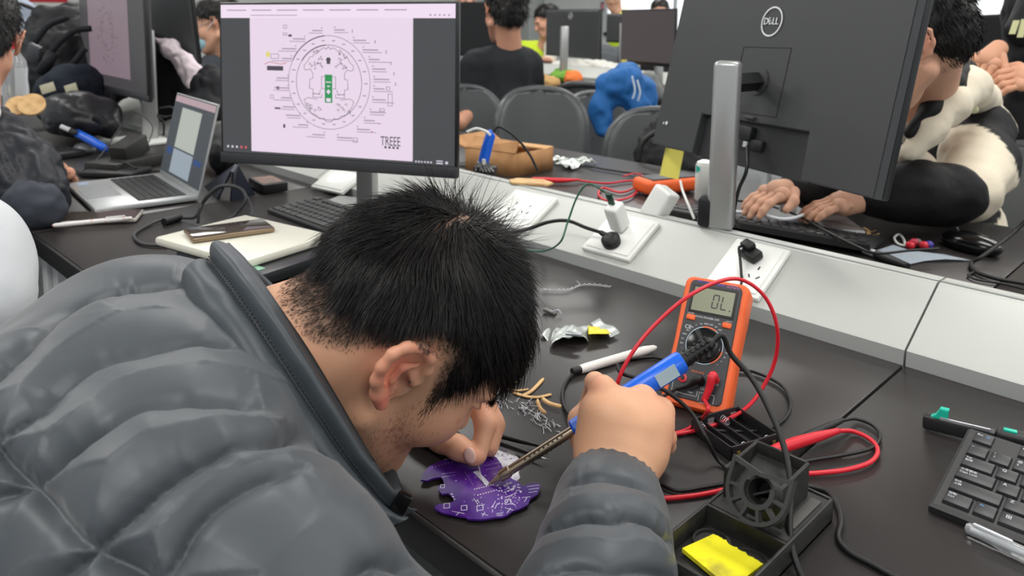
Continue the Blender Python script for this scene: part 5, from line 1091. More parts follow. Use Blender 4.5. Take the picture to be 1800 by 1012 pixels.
# tweezers left of the iron
twz = thing('tweezers', 'black tweezers with bright tips lying behind the iron barrel', 'tweezers', P(*c3(800, 500)))
for i, ((x0, y0), (xm, ym), (x1, y1)) in enumerate((((560, 395), (770, 450), (965, 500)), ((540, 420), (780, 505), (965, 568)))):
    MB().tube(Pz([c3(x0, y0), c3(xm, ym), c3(x1 - 50, y1 - 14)], .006), [.0028, .0024, .0012], 6, flat=1.2).build('arm', m_black, twz, 180); MB().tube([P(*c3(x1 - 52, y1 - 14), TZ + .006), P(*c3(x1, y1), TZ + .003)], [.0012, .0003], 6, 0).build('tip', m_pad, twz, 180)
for i, q in enumerate(((1022, 800), (1015, 794), (1012, 803))):
    o = MB().tube([P(q[0], q[1], TZ + .001), P(q[0] + 6, q[1] - 8, TZ + .003), P(q[0] + 4, q[1] - 14, TZ + .001)], .0005, 5).build('wire_offcut', m_pad, None, 180); props(o, 'bent silver component leg left of the wrist', 'wire offcut', 'bent component legs by the wrist')
# ================================================================== MORE PEOPLE
m_att = mat('skin_other', (205, 154, 124), .55, spec=.3, sss=.06, attr='Col')
def fabric(name, col, rough=.75, **k): return mat(name, col, rough, spec=.25, bump=[(30, .25, .01), (900, .15, .0004)], **k)
def cloth(name, m, par, chains, h=.011, k=.03, wr=.004, fr=14, seed=1, cuts=(), colf=None, ells=()):
    allp = np.array([p for ch, _ in chains for p in ch] + [e[0] for e in ells]); rm = max([max(r) for _, r in chains] + [max(e[1]) for e in ells] + [.01]) + .03
    S = SDF(allp.min(0) - rm, allp.max(0) + rm, h)
    for ch, r in chains: S.chain(ch, r, k)
    for c, r, A in ells: S.ell(c, r, A, k)
    for p, n_ in cuts: S.cut(p, n_, .006)
    v, f = S.mesh(); v = smooth_np(v, f, 2); n = normals_np(v, f)
    a = v.mean(0); d = noise3(v * np.array([1, 1, .45]), fr, seed) + .5 * noise3(v * np.array([.5, 1, 1]), fr * 2.3, seed + 1); d = np.abs(d); v = v - n * (wr * (1 - np.clip(d, 0, 1)))[:, None]
    return np_mesh(name, v, f, m, par, cols=None if colf is None else colf(v))
def head(par, c, F_, U_, s=1., res=.0045, base=(208, 158, 130), neck=None, chains=(), hair_l=.022, n=2600, m_h=None, wav=.4, capz=.0, hr=.0011, nr=.052, cap=True):
    Fv = nrm(F_); Uv = nrm(U_); Uv = nrm(Uv - Fv * (Uv @ Fv)); A = np.stack([np.cross(Fv, Uv), Fv, Uv], 1)
    allp = np.array([c - .16 * s, c + .16 * s] + ([neck - .06, neck + .06] if neck is not None else [])); S = SDF(allp.min(0), allp.max(0), res); head_prims(S, c, A, s, neck, nr)
    v, f = S.mesh(); v = smooth_np(v, f, 1); Vs, Fs = [v], [f]
    for pts_, r_, h_ in chains:
        pp = np.array(pts_); S = SDF(pp.min(0) - .06, pp.max(0) + .06, h_); S.chain(pts_, r_, .008); a, b = S.mesh(); Fs.append(b + sum(len(q) for q in Vs)); Vs.append(smooth_np(a, b, 1))
    Vv, Ff = np.concatenate(Vs), np.concatenate(Fs); np_mesh('body', Vv, Ff, m_att, par, cols=skin_cols(Vv, [(c + A @ np.array([q * .085, 0, 0]) * s, .02 * s, (220, 130, 108), .5) for q in (-1, 1)] + [(c + A @ np.array([0, .1, -.06]) * s, .012 * s, (186, 100, 92), .6)], base))
    er = MB(); [er.ball(c + A @ (np.array([q * .031, .0925, .003]) * s), (.006 * s, .003 * s, .0045 * s), basis(*A.T), 10, 6) for q in (-1, 1)]; er.build('eye', mat('eye_dark', (28, 20, 18), .2), par)
    br = MB(); [br.box(.024 * s, .004 * s, .004 * s, c + A @ (np.array([q * .032, .103, .022]) * s), basis(*A.T), bev=.001 * s) for q in (-1, 1)]; br.build('eyebrow', m_hair, par)
    if cap:
        S = SDF(c - .15 * s, c + .15 * s, res); S.ell(c + A @ np.array([0, -.016, .052]) * s, np.array([.0825, .104, .086]) * s, A, .01); S.ell(c + A @ np.array([0, -.055, .0]) * s, np.array([.070, .06, .07]) * s, A, .02)
        S.cut(c + A @ np.array([0, .065, .045]) * s, A @ np.array([0, .9, -.75]), .02); S.cut(c + A @ np.array([0, -.02, -.04 + capz]) * s, A @ np.array([0, .55, -1.]), .012)
        S.ell(c + A @ np.array([0, .045, -.03]) * s, np.array([.2, .052, .062]) * s, A, .01, True)
        v, f = S.mesh(); v = smooth_np(v, f, 1); nn = normals_np(v, f); v = v + nn * (.004 * s * noise3(v, 55 / s, 3))[:, None]; np_mesh('hair', v, f, m_h or m_hair, par)
        g = np.random.default_rng(int(abs(c[0]) * 1000)); i = g.integers(0, len(v), n); wh = c + A @ np.array([0, -.05, .13]) * s; t = v[i] - wh; t -= nn[i] * (t * nn[i]).sum(1, keepdims=True); t /= np.linalg.norm(t, axis=1, keepdims=True) + 1e-5
        cl = np.stack([noise3(v[i], 45, q) for q in (5, 6, 7)], 1); D_ = t + nn[i] * .35 + cl * wav + g.normal(0, .2, t.shape)
        st_ = strands('hair_strands', v[i] - nn[i] * .002, D_, hair_l * s * g.uniform(.5, 1.2, n), hr * s, m_h or m_hair, par, 3); st_['kind'] = 'stuff'
    return A
def hand_chains(w, d, up, s=1., curl=.5, side=1, h=.0035, spread=.35):
    """hand at wrist w pointing along d, back of the hand along up"""
    w = np.array(w, float); d = nrm(d); up = nrm(np.array(up, float) - d * (np.dot(up, d))); x = np.cross(d, up) * side; out = []
    out.append(([w, w + d * .045 * s], [.024 * s, .028 * s], h)); pal = w + d * .05 * s
    out.append(([pal - x * .022 * s, pal + x * .022 * s + d * .01 * s], [.019 * s, .017 * s], h))
    for k, (o, l, r) in enumerate(((-.028, .070, .0085), (-.010, .078, .0088), (.009, .074, .0085), (.026, .060, .0075))):
        a = pal + x * o * s + d * .012 * s; dv = nrm(d + x * o * 8 * spread); p1 = a + (dv * math.cos(curl * .6) - up * math.sin(curl * .6)) * l * .48 * s; p2 = p1 + (dv * math.cos(curl * 1.5) - up * math.sin(curl * 1.5)) * l * .30 * s; p3 = p2 + (dv * math.cos(curl * 2.1) - up * math.sin(curl * 2.1)) * l * .24 * s
        out.append(([a - dv * .02 * s, a, p1, p2, p3], [r * 1.2 * s, r * 1.15 * s, r * s, r * .92 * s, r * .8 * s], h))
    t0 = w + d * .02 * s - x * .022 * s; t1 = t0 + nrm(d * .8 - x * .9 - up * .3) * .038 * s; t2 = t1 + nrm(d - x * .25 - up * .4) * .03 * s; out.append(([t0, t1, t2], [.014 * s, .0105 * s, .0085 * s], h))
    return out
wallp = lambda x, y, Y=8.57: CAM + (Q(x, y, 1) - CAM) * ((Y - CAM[1]) / (Q(x, y, 1) - CAM)[1])
down = np.array([0, 0, -1.]); upv = np.array([0, 0, 1.])
# ---- 1 beige and black jacket at right
p = thing('person', 'person in a beige and black hooded jacket typing beyond the big dark monitor', 'person', Q(1650, 700, 2.0) * [1, 1, 0])
hc = Q(1592, 70, 1.52); nb = Q(1622, 205, 1.74)
wl, wr_ = Q(1415, 338, 1.60), Q(1530, 345, 1.58)
lh = hand_chains(Q(1395, 330, 1.66), Q(1318, 352, 1.62) - Q(1395, 330, 1.66), upv, .95, .35, 1); rh = hand_chains(Q(1520, 352, 1.60), Q(1440, 362, 1.60) - Q(1520, 352, 1.60), upv, .95, .3, -1)
head(p, hc, cdir(-.86, .42, .28), cdir(-.40, -.90, -.05), 1.14, .004, (206, 158, 132), nb, lh + rh, .020, 5200, wav=.35, capz=-.03, nr=.047)
m_bei = fabric('beige_shell', (218, 208, 188)); m_blk = fabric('black_shell', (22, 22, 24), .6); m_tee = fabric('white_tee', (226, 224, 222))
bw_ = mat('two_tone_jacket', (200, 190, 170), .65, spec=.3, bump=[(30, .25, .01), (900, .12, .0004)], attr='Col')
BEI, BLK = np.array(lin((220, 209, 188))), np.array(lin((20, 20, 22)))
elb = Q(1700, 340, 1.64); shl = Q(1712, 232, 1.84)
def tone(v):
    x, y, k = (lambda q: (900 + F_PX * (q @ cR) / (q @ cF), CY + F_PX * (q @ cD) / (q @ cF), 0))(v - CAM)
    s = (v - shl) @ nrm(elb - shl) / np.linalg.norm(elb - shl); blk = ((s > .0) & (s < .62) & (np.linalg.norm(v - shl, axis=1) < .23) & (((v - nb) @ nrm(shl - nb)) > .10))
    return np.where(blk[:, None], BLK, BEI)
cloth('jacket', bw_, p, [([Q(1635, 250, 1.96), Q(1640, 430, 2.02), Q(1640, 560, 2.05)], [.135, .165, .17]), ([Q(1560, 235, 2.02), shl], [.075, .080]), ([shl, Q(1722, 290, 1.73), elb], [.082, .072, .070])], .009, .05, .010, 13, 3, colf=tone, cuts=[(Q(1632, 178, 1.93), cdir(-.35, -1, -.2))])
cloth('forearm_sleeve', m_blk, p, [([Q(1672, 342, 1.61), Q(1610, 338, 1.60), Q(1555, 345, 1.60), Q(1525, 350, 1.60)], [.071, .067, .050, .034])], .008, .03, .008, 16, 5)
cloth('far_sleeve', m_blk, p, [([Q(1560, 240, 2.02), Q(1490, 320, 1.88), Q(1430, 330, 1.74), Q(1392, 328, 1.66)], [.07, .06, .052, .034])], .008, .03, .008, 16, 6)
cloth('hood', m_bei, p, [([Q(1596, 268, 1.58), Q(1632, 226, 1.59), Q(1670, 184, 1.61), Q(1702, 152, 1.68), Q(1722, 168, 1.82)], [.022, .030, .036, .042, .04]), ([Q(1700, 168, 1.78), Q(1735, 184, 1.82)], [.035, .032])], .006, .03, .006, 22, 7)
cloth('inner_collar', m_blk, p, [([Q(1600, 234, 1.58), Q(1636, 192, 1.59), Q(1670, 150, 1.62), Q(1698, 122, 1.70)], [.014, .020, .026, .024])], .005, .02, .003, 20, 8)
cloth('undershirt', m_tee, p, [([Q(1578, 226, 1.66), Q(1598, 238, 1.66)], [.024, .022])], .005, .02, .002)
sn = MB(); sn.cyl(.006, .003, Q(1622, 242, 1.60), frame(-cF), bev=.001); sn.build('snap_button', mat('snap_metal', (90, 84, 78), .3, metal=.8), p); cloth('toggle', mat('olive_toggle', (196, 200, 160), .5), p, [([Q(1700, 188, 1.70), Q(1712, 192, 1.70)], [.008, .010])], .003, .006, .001)
cloth('front_flap', m_bei, p, [([Q(1580, 282, 1.64), Q(1600, 268, 1.64), Q(1632, 248, 1.64)], [.020, .022, .018]), ([Q(1575, 300, 1.70), Q(1620, 290, 1.70)], [.035, .035])], .006, .03, .006, 25, 9)
# ---- 2 standing person at right edge with both hands together
p = thing('person', 'person standing at the right edge in black, hands held together', 'person', Q(1830, 700, 2.25) * [1, 1, 0])
h1 = hand_chains(Q(1722, 92, 2.1) + cR * .05 - cD * .01, cdir(-.75, .62, -.15), cdir(-.4, -.6, -.7), .98, .75, 1, .003, .15); h2 = hand_chains(Q(1835, 138, 2.02), cdir(-1, -.02, .1), cdir(0, -.6, -.8), 1.0, .7, -1, .003, .15)
hc = Q(1870, -190, 2.25)
sk_ = [([Q(1745, 78, 2.12), Q(1790, 70, 2.16)], [.026, .03], .005)]
head(p, hc, cdir(-.8, .5, -.2), cdir(.4, -.9, 0), 1., .006, (204, 152, 124), Q(1890, -40, 2.25), h1 + h2, .02, 900)
cloth('sweatshirt', m_blk, p, [([Q(1885, 20, 2.42), Q(1885, 230, 2.46), Q(1885, 420, 2.48)], [.19, .19, .19]), ([Q(1850, -20, 2.2), Q(1795, 55, 2.16)], [.08, .05])], .011, .05, .010, 13, 11)
cloth('trousers', fabric('dark_trousers', (36, 38, 44)), p, [([Q(1850, 430, 2.46), Q(1850, 800, 2.52)], [.11, .09]), ([Q(1960, 430, 2.5), Q(1960, 800, 2.54)], [.11, .09])], .015, .04, .006)
lt = MB(); n_ = -cF
for (x0, y0, x1, y1) in ((1778, 60, 1786, 36), (1792, 66, 1800, 34)): lt.sheet([[Q(x0 - 5 + 10 * a, y0 + (y1 - y0) * b, 2.065 - .0 * a) + (x1 - x0) * b * cR * .0015 for a in (0, .5, 1)] for b in np.linspace(0, 1, 4)], .004)
lt.build('print_patch', mat('pale_print', (196, 196, 150), .6), p)
# ---- 3 left, dark jacket
p = thing('person', 'person at the left edge in a black jacket leaning an elbow on the desk', 'person', Q(-60, 600, 1.7) * [1, 1, 0])
hd_ = hand_chains(Q(88, 292, 1.86), Q(112, 312, 1.94) - Q(88, 292, 1.86), upv, .95, .5, 1)
head(p, Q(-44, 72, 1.72), cdir(-.45, .2, .85), cdir(.0, -1, .1), 1.0, .005, (206, 150, 124), Q(-52, 215, 1.72), hd_, .022, 3400, capz=-.03)
cloth('jacket', fabric('navy_black_nylon', (31, 33, 39), .5), p, [([Q(-100, 280, 1.68), Q(-130, 420, 1.62), Q(-150, 560, 1.6)], [.13, .14, .14]), ([Q(-20, 245, 1.72), Q(30, 300, 1.66), Q(58, 350, 1.60)], [.085, .082, .072]), ([Q(56, 345, 1.60), Q(70, 315, 1.74), Q(86, 292, 1.85)], [.066, .055, .040])], .008, .035, .016, 20, 13)
cloth('elbow_patch', fabric('slate_fabric', (58, 62, 70), .7), p, [([Q(50, 352, 1.57), Q(72, 362, 1.57), Q(84, 356, 1.60)], [.054, .050, .040])], .006, .02, .010, 20, 14)
cloth('collar', m_tee, p, [([Q(-14, 178, 1.66), Q(-10, 200, 1.66)], [.014, .014])], .005, .02, .001)
# ---- 4 white sleeve at left edge, near
p = thing('person', 'person in a white padded jacket, only one sleeve showing at lower left', 'person', Q(-260, 900, 1.0) * [1, 1, 0])
cloth('jacket', fabric('white_padding', (204, 207, 210), .8), p, [([Q(-60, 452, .95), Q(-68, 520, .93), Q(-90, 545, .93)], [.070, .072, .05]), ([Q(-90, 440, .95), Q(-300, 430, 1.1), Q(-320, 700, 1.1)], [.07, .12, .16])], .006, .04, .004, 12, 15)
head(p, Q(-360, 150, 1.15), cdir(.5, .4, .7), cdir(0, -1, 0), 1., .007, (206, 154, 126), Q(-320, 330, 1.15), (), .02, 500)
# ---- 5 masked person
p = thing('person', 'person with glasses and pale blue mask between the left monitors', 'person', Q(400, 400, 3.7) * [1, 1, 0])
hc = Q(384, 46, 3.6); A = head(p, hc, cdir(-.95, .28, -.1), cdir(-.28, -.95, 0), 1.0, .007, (204, 156, 130), Q(385, 110, 3.65), (), .028, 1600)
S = SDF(hc - .16, hc + .16, .005); S.ell(hc + A @ np.array([0, .075, -.055]), (.052, .058, .048), A, .01); S.cut(hc + A @ np.array([0, .03, 0]), A @ np.array([0, -1, 0])); S.cut(hc + A @ np.array([0, 0, -.018]), A @ np.array([0, .25, 1])); v, f = S.mesh(); np_mesh('face_mask', v, f, mat('mask_blue', (158, 196, 208), .7), p)
MB().tube([hc + A @ np.array(q) for q in ((-.055, .06, -.03), (-.075, .02, -.005), (-.082, -.01, .012))], .0018, 5).build('mask_loop', m_tee, p)
g = MB(); [g.tube([hc + A @ np.array([q * .032 + .022 * math.cos(a), .112, .002 + .018 * math.sin(a)]) for a in np.linspace(0, 2 * PI, 14)], .0016, 5, 0) for q in (-1, 1)]; [g.rod(hc + A @ np.array([q * .055, .11, .008]), hc + A @ np.array([q * .08, -.005, .012]), .0016) for q in (-1, 1)]; g.build('glasses', mat('glasses_frame', (120, 124, 134), .3), p)
cloth('jacket', fabric('dark_grey_wool', (58, 62, 68)), p, [([Q(392, 165, 3.7), Q(395, 300, 3.75)], [.19, .2]), ([Q(372, 120, 3.55), Q(352, 175, 3.45)], [.08, .07])], .016, .05, .02, 12, 17)
# ---- 6 man in black T-shirt
p = thing('person', 'person in a black T-shirt with curly hair, back to us', 'person', Q(880, 420, 3.75) * [1, 1, 0])
ar = [([Q(828, 160, 3.72), Q(822, 198, 3.62), Q(806, 216, 3.45), Q(780, 205, 3.5)], [.048, .040, .036, .03], .008), ([Q(938, 160, 3.85), Q(940, 200, 3.9)], [.045, .04], .008)]
head(p, Q(888, 24, 3.72), cdir(-.28, .1, .95), cdir(.1, -1, 0), 1.12, .006, (204, 150, 124), Q(897, 100, 3.75), ar, .034, 5000, wav=.9, hr=.002, nr=.050, capz=.01)
cloth('shirt', fabric('black_cotton', (30, 33, 37)), p, [([Q(888, 130, 3.78), Q(886, 195, 3.78), Q(884, 330, 3.8)], [.150, .155, .16]), ([Q(838, 118, 3.72), Q(888, 112, 3.76), Q(928, 118, 3.82)], [.072, .082, .072]), ([Q(836, 118, 3.7), Q(828, 168, 3.68)], [.082, .066]), ([Q(925, 112, 3.84), Q(938, 160, 3.88)], [.078, .062])], .012, .06, .012, 9, 19)
# ---- 7 vest, seated
m_vest = fabric('hi_vis_vest', (206, 232, 60)); p = thing('person', 'person in a lime yellow vest seated left of the far monitor with logo', 'person', Q(940, 330, 6.9) * [1, 1, 0])
head(p, Q(962, 38, 6.85), cdir(-.85, .35, -.3), cdir(-.1, -1, 0), 1.08, .009, (208, 156, 130), Q(954, 86, 6.95), hand_chains(Q(955, 104, 6.6), cdir(1, .15, 0), upv, 1., .5, 1, .01), .035, 1500)
cloth('vest', m_vest, p, [([Q(940, 108, 7.0), Q(938, 270, 7.05)], [.17, .18]), ([Q(925, 84, 6.95), Q(958, 84, 7.05)], [.08, .08])], .018, .05, .02, 11, 21)
cloth('sleeve', fabric('cream_sleeve', (214, 206, 190)), p, [([Q(968, 82, 6.85), Q(966, 108, 6.75), Q(956, 106, 6.65)], [.07, .06, .04])], .014, .03, .01)
# ---- 8 vest, standing far
p = thing('person', 'person standing far back in a yellow vest, head cut by the frame', 'person', Q(1080, 330, 7.4) * [1, 1, 0])
head(p, Q(1078, -4, 7.4), cdir(-.3, .3, -.9), cdir(0, -1, 0), 1., .012, (206, 158, 134), Q(1084, 22, 7.4), (), .02, 500)
cloth('vest', m_vest, p, [([Q(1098, 45, 7.45), Q(1098, 100, 7.5)], [.16, .17]), ([Q(1084, 28, 7.4), Q(1108, 28, 7.5)], [.06, .06])], .025, .05, .02, 11, 23)
# ---- 9, 10 heads above far monitors
for (x, y, d, lab, col) in ((1160, 24, 6.6, 'person whose dark hair shows above the far dark screen', (40, 40, 44)), (818, 2, 6.2, 'person far back whose face shows above the dark screen left of the curly head', (150, 150, 155))):
    p = thing('person', lab, 'person', Q(x, 200, d) * [1, 1, 0]); head(p, Q(x, y, d), cdir(-.2, .2, -1), cdir(0, -1, 0), .95, .01, (206, 158, 134), Q(x + 2, y + 30, d), (), .02, 500)
    cloth('jacket', fabric('cloth_%d' % x, col), p, [([Q(x, y + 52, d), Q(x, y + 120, d)], [.17, .18])], .02, .05, .02)
# ================================================================== SECOND ROW OF DESKS
OFF = 3.05; src = [o for o in COL.objects if o.parent is None and o.name.split('.')[0] in ('desk', 'cable_raceway')]
lab2 = ['farthest left, hidden behind the backpacks', 'behind the curly-haired person', 'under the far monitor with the round logo', 'at the right, behind the big dark monitor']
for o in src:
    l = o['label']; i = int(round((o.location[0] + 3.8) / 1.394)); near = o.location[1] < .9
    if o.name.startswith('desk'):
        nl = 'black desk of the second row, %s side, %s' % ('near' if near else 'far', lab2[i])
    else: nl = 'pale raceway of the second desk row, section ' + lab2[i]
    c = dup(o, None, (o.location[0], o.location[1] + OFF, o.location[2]), label=nl[:95], group='desks and raceways of the second row')
s_ = [o for o in COL.objects if o.name.startswith('desk.') and o.get('group') == 'desks and raceways of the second row' and 'far side, behind the curly' in o['label']]
for o in s_[:1]: dup(o, None, (o.location[0] - 1.394, o.location[1], o.location[2]), label='black desk of the second row, far side, farthest left')
# ================================================================== CHAIRS
m_chair = mat('black_chair_plastic', (72, 74, 76), .30, spec=.6, bump=(200, .03, .0005)); m_seat = mat('chair_inner', (84, 87, 88), .38)
def chair_proto(label, loc, rz):
    t = thing('chair', label, 'chair', loc, rz, 'black moulded chairs'); W, H = .39, .44
    def bk(u, v, off=0):    # u -1..1, v 0..1
        wv = W / 2 * (1 - .10 * (1 - v)) ; x = wv * u; cz = .44 + H * v; y = .20 + .05 * v - .085 * u * u - off; return np.array([x, y, cz])
    def rnd(u, v):         # rounded outline
        k = 1.0 if v < .5 else max(0, 1 - ((v - .5) / .5) ** 3.4) ** .42; k2 = 1 if v > .3 else .80 + .2 * (v / .3); return u * max(k, .02) * k2
    vs_ = [0, .1, .2, .3, .45, .6, .72, .82, .9, .95, .98, 1]
    MB().sheet([[bk(rnd(u, v), v) for v in vs_] for u in np.linspace(-1, 1, 15)], .016).build('backrest', m_seat, t, 180, world=False)
    edge = [bk(rnd(-1, v), v, -.004) for v in vs_[:-1]] + [bk(0, 1, -.004)] + [bk(rnd(1, v), v, -.004) for v in vs_[-2::-1]]; MB().tube(edge, .017, 8, 2).build('rim', m_chair, t, 180, world=False)
    MB().sheet([[np.array([x * (.22 - .02 * max(-y, 0)), y * .22 - .02, .44 + .03 * x * x + .02 * max(y, 0) ** 2 - .03 * max(-y - .6, 0)]) for y in np.linspace(-1, 1, 9)] for x in np.linspace(-1, 1, 9)], .02).build('seat', m_seat, t, 180, world=False)
    MB().tube([(0, .20, .42), (0, .235, .40), (0, .225, .50)], .03, 8).build('back_support', m_chair, t, 180, world=False)
    for sx in (-1, 1):
        for sy in (-1, 1): MB().tube([(sx * .15, sy * .14, .42), (sx * .2, sy * .2, .01)], .012, 8, 0).build('leg', m_chair, t, world=False)
    return t
cam_yaw = YAW - PI / 2
def chair_at(px_, topy, d, rz, label, first=None):
    g = Q(px_, topy, d); loc = (g[0], g[1], 0); s = (g[2]) / .90
    if first is None: t = chair_proto(label, loc, cam_yaw + rz)
    else: t = dup(first, None, loc, cam_yaw + rz, label)
    t.scale = (s, s, s); return t
ch0 = chair_at(965, 158, 3.05, .12, 'black moulded chair, empty, facing us right of the cardboard box')
chair_at(885, 152, 3.38, .9, 'black chair the person in the T-shirt sits on, half hidden', ch0)
chair_at(1040, 134, 4.1, 2.9, 'matte black chair behind the blue jacket', ch0)
chair_at(1090, 165, 3.5, .5, 'black chair with a blue jacket hung over it', ch0)
chair_at(1142, 197, 2.64, -.35, 'black chair with a black coat, left of the big dark monitor', ch0)
chair_at(1775, 256, 2.15, -1.0, 'black chair of the person in the beige jacket, at the right edge', ch0)
# blue jacket on the chair
m_bluej = fabric('royal_blue_fabric', (38, 96, 158), .6)
bj = thing('hung_jacket', 'royal blue jacket with grey stripes hung over a chair', 'jacket', Q(1098, 240, 3.4) * [1, 1, 0] + [0, 0, .5])
cloth('shell', m_bluej, bj, [([Q(1058, 185, 3.35), Q(1075, 152, 3.35), Q(1100, 142, 3.35), Q(1128, 160, 3.4)], [.055, .075, .085, .075]), ([Q(1056, 190, 3.33), Q(1060, 232, 3.33)], [.055, .045]), ([Q(1104, 160, 3.34), Q(1126, 190, 3.32), Q(1132, 208, 3.32)], [.085, .055, .035]), ([Q(1128, 160, 3.38), Q(1142, 196, 3.38)], [.06, .04])], .009, .030, .022, 12, 31)
for k in (0, 1): MB().tube([Q(1111 + 9 * k, 134 + 7 * k, 3.235), Q(1116 + 9 * k, 158 + 4 * k, 3.215), Q(1112 + 9 * k, 174 + 4 * k, 3.215)], .006, 6, flat=.6).build('stripe', mat('grey_stripe', (168, 182, 198), .6), bj, 180)
cloth('grey_lining', fabric('grey_cloth', (120, 122, 120)), bj, [([Q(1140, 140, 3.55), Q(1158, 165, 3.55)], [.05, .035])], .01, .03, .01)
ct_ = thing('coat', 'black coat and bag piled on the chair left of big monitor', 'coat', Q(1160, 290, 2.6) * [1, 1, 0] + [0, 0, .5])
cloth('coat', fabric('black_coat', (28, 28, 30), .7), ct_, [([Q(1150, 262, 2.55), Q(1175, 240, 2.6), Q(1198, 262, 2.55)], [.07, .08, .08]), ([Q(1160, 290, 2.52), Q(1200, 300, 2.5)], [.09, .09])], .009, .04, .02, 18, 33)
MB().tube([Q(1122, 285, 2.42), Q(1130, 250, 2.42), Q(1158, 230, 2.42), Q(1175, 232, 2.42)], .008, 6).build('strap', m_black, ct_, 180)
# ================================================================== FAR MONITORS
def mon2(label, bl, br, dl__, dr__, screen=None, tilt=0., logo=False, col=None, h=.325):
    a, b = Q(*bl, dl__), Q(*br, dr__); u = b - a; w = float(np.linalg.norm(u)); u = nrm(u); vz = nrm(upv - u * (upv @ u)); y = np.cross(vz, u)
    if tilt: vz, y = vz * math.cos(tilt) + y * math.sin(tilt), y * math.cos(tilt) - vz * math.sin(tilt)
    c = (a + b) / 2 + vz * h / 2; t = thing('monitor', label, 'monitor', c, basis(u, y, vz).to_euler(), 'desktop monitors')
    MB().box(w, .014, h, (0, 0, 0), bev=.003).build('bezel', m_bez, t, world=False)
    fy = -.0075 if screen else .0075
    MB().box(w - .014, .0008, h - .03, (0, fy, .006)).build('screen', screen or g_off, t, world=False)
    s = 1 if screen else -1
    bs = MB(); bs.rings([[(-w / 2 + .004 + k, s * yy, -h / 2 + .004 + k * .7), (w / 2 - .004 - k, s * yy, -h / 2 + .004 + k * .7), (w / 2 - .004 - k, s * yy, h / 2 - .004 - k * .7), (-w / 2 + .004 + k, s * yy, h / 2 - .004 - k * .7)] for k, yy in ((0, .006), (.006, .014), (.02, .020))]); bs.build('back_shell', m_mon, t, world=False, smooth=25)
    if logo:
        lg = MB(); lg.tube([(.021 * math.cos(q), -.0215, h * .36 + .021 * math.sin(q)) for q in np.linspace(0, 2 * PI, 24)], .0016, 5, 0); lg.build('logo_ring', m_logo, t, world=False); text('logo_lettering', 'DELL', .013, m_logo, t, (0, -.0215, h * .36), MR, depth=.0006)
    return t, c, u, y, vz, w
def column(x, y0, y1, d, label, w=.045, plate=False):
    a, b = Q(x, y1, d), Q(x, y0, d); zt = b[2]; zb = TZ
    s = thing('monitor_stand', label, 'monitor stand', (a[0], a[1], zb), (0, 0, cam_yaw + .3), 'monitor stands'); MB().box(w, .03, zt - zb, (0, 0, (zt - zb) / 2), bev=.006).build('column', m_alu, s, world=False)
    if plate: MB().box(.26, .20, .010, (0, 0, .005), (0, 0, .5), bev=.004).build('base_plate', mat('white_plate_metal', (214, 215, 212), .35), s, world=False)
    return s
g_off = glow('screen_dark', (22, 23, 26), .5)
t, c, u, y_, vz, w = mon2('monitor at the left showing a dim copy of the pink page', (150, 150), (265, 180), 2.86, 2.36, glow('screen_dim_grey', (66, 64, 66), 1), h=.345)
pg = MB().box(w * .62, .0006, .29, (-.02, -.0085, .03)).build('page', glow('page_dim', (128, 111, 120), 1), t, world=False)
b = MB(); rr_ = np.random.default_rng(3)
for k in range(70):
    a = rr_.uniform(0, 2 * PI); r = rr_.choice([.05, .08, .10]) + rr_.normal(0, .004); b.box(.012, .0003, .002, (-.02 + r * math.cos(a), -.0092, .03 + r * math.sin(a)), (0, rr_.uniform(-.5, .5), 0))
for a in np.arange(0, 2 * PI, .12): b.box(.007, .0003, .0015, (-.02 + .062 * math.cos(a), -.0092, .03 + .062 * math.sin(a)), (0, -a - PI / 2, 0))
b.build('diagram', glow('dim_ink', (88, 74, 84), 1), t, world=False, kind='stuff'); MB().box(w, .012, .02, (0, -.003, -.162), bev=.003).build('chin', MATS['monitor_chin'], t, world=False)
note('yellow sticky note under the left monitor', [(151, 149), (162, 150), (169, 191), (157, 190)], 2.80)
column(265, 52, 245, 2.60, 'white stand column right of the left monitor', .048, True)
mon2('monitor seen from behind as a plain dark back, beside the masked person', (262, 104), (353, 113), 3.05, 2.75, None, -.08, h=.36)
mon2('black monitor left of the curly-haired person', (808, 98), (896, 101), 5.3, 5.1, g_off, h=.36); column(850, 60, 120, 5.3, 'stand column behind the black monitor left of the curly hair')
mon2('far monitor seen from behind with a small round logo', (961, 97), (1056, 105), 5.9, 5.3, None, 0, True, h=.34)
column(991, 46, 112, 5.1, 'silver stand column of the far monitor with the logo', .05)
mon2('small far monitor back between the logo monitor and the dark screen', (1066, 74), (1100, 76), 6.1, 5.95, None, h=.22); column(1093, 40, 82, 5.95, 'small far stand column left of the dark screen with a brownish sheen', .04)
mon2('dark blank screen with a brownish sheen left of the big monitor', (1092, 111), (1187, 119), 4.9, 4.4, glow('screen_brown_sheen', (72, 64, 66), 1), h=.33); column(1157, 105, 150, 4.75, 'white stand column under the brownish blank screen', .05)  # brownish sheen of the blank screen is put in as glow
mon2('dark blank monitor behind the beige-jacketed person', (1715, 92), (1800, 92), 3.4, 3.2, g_off, h=.16)
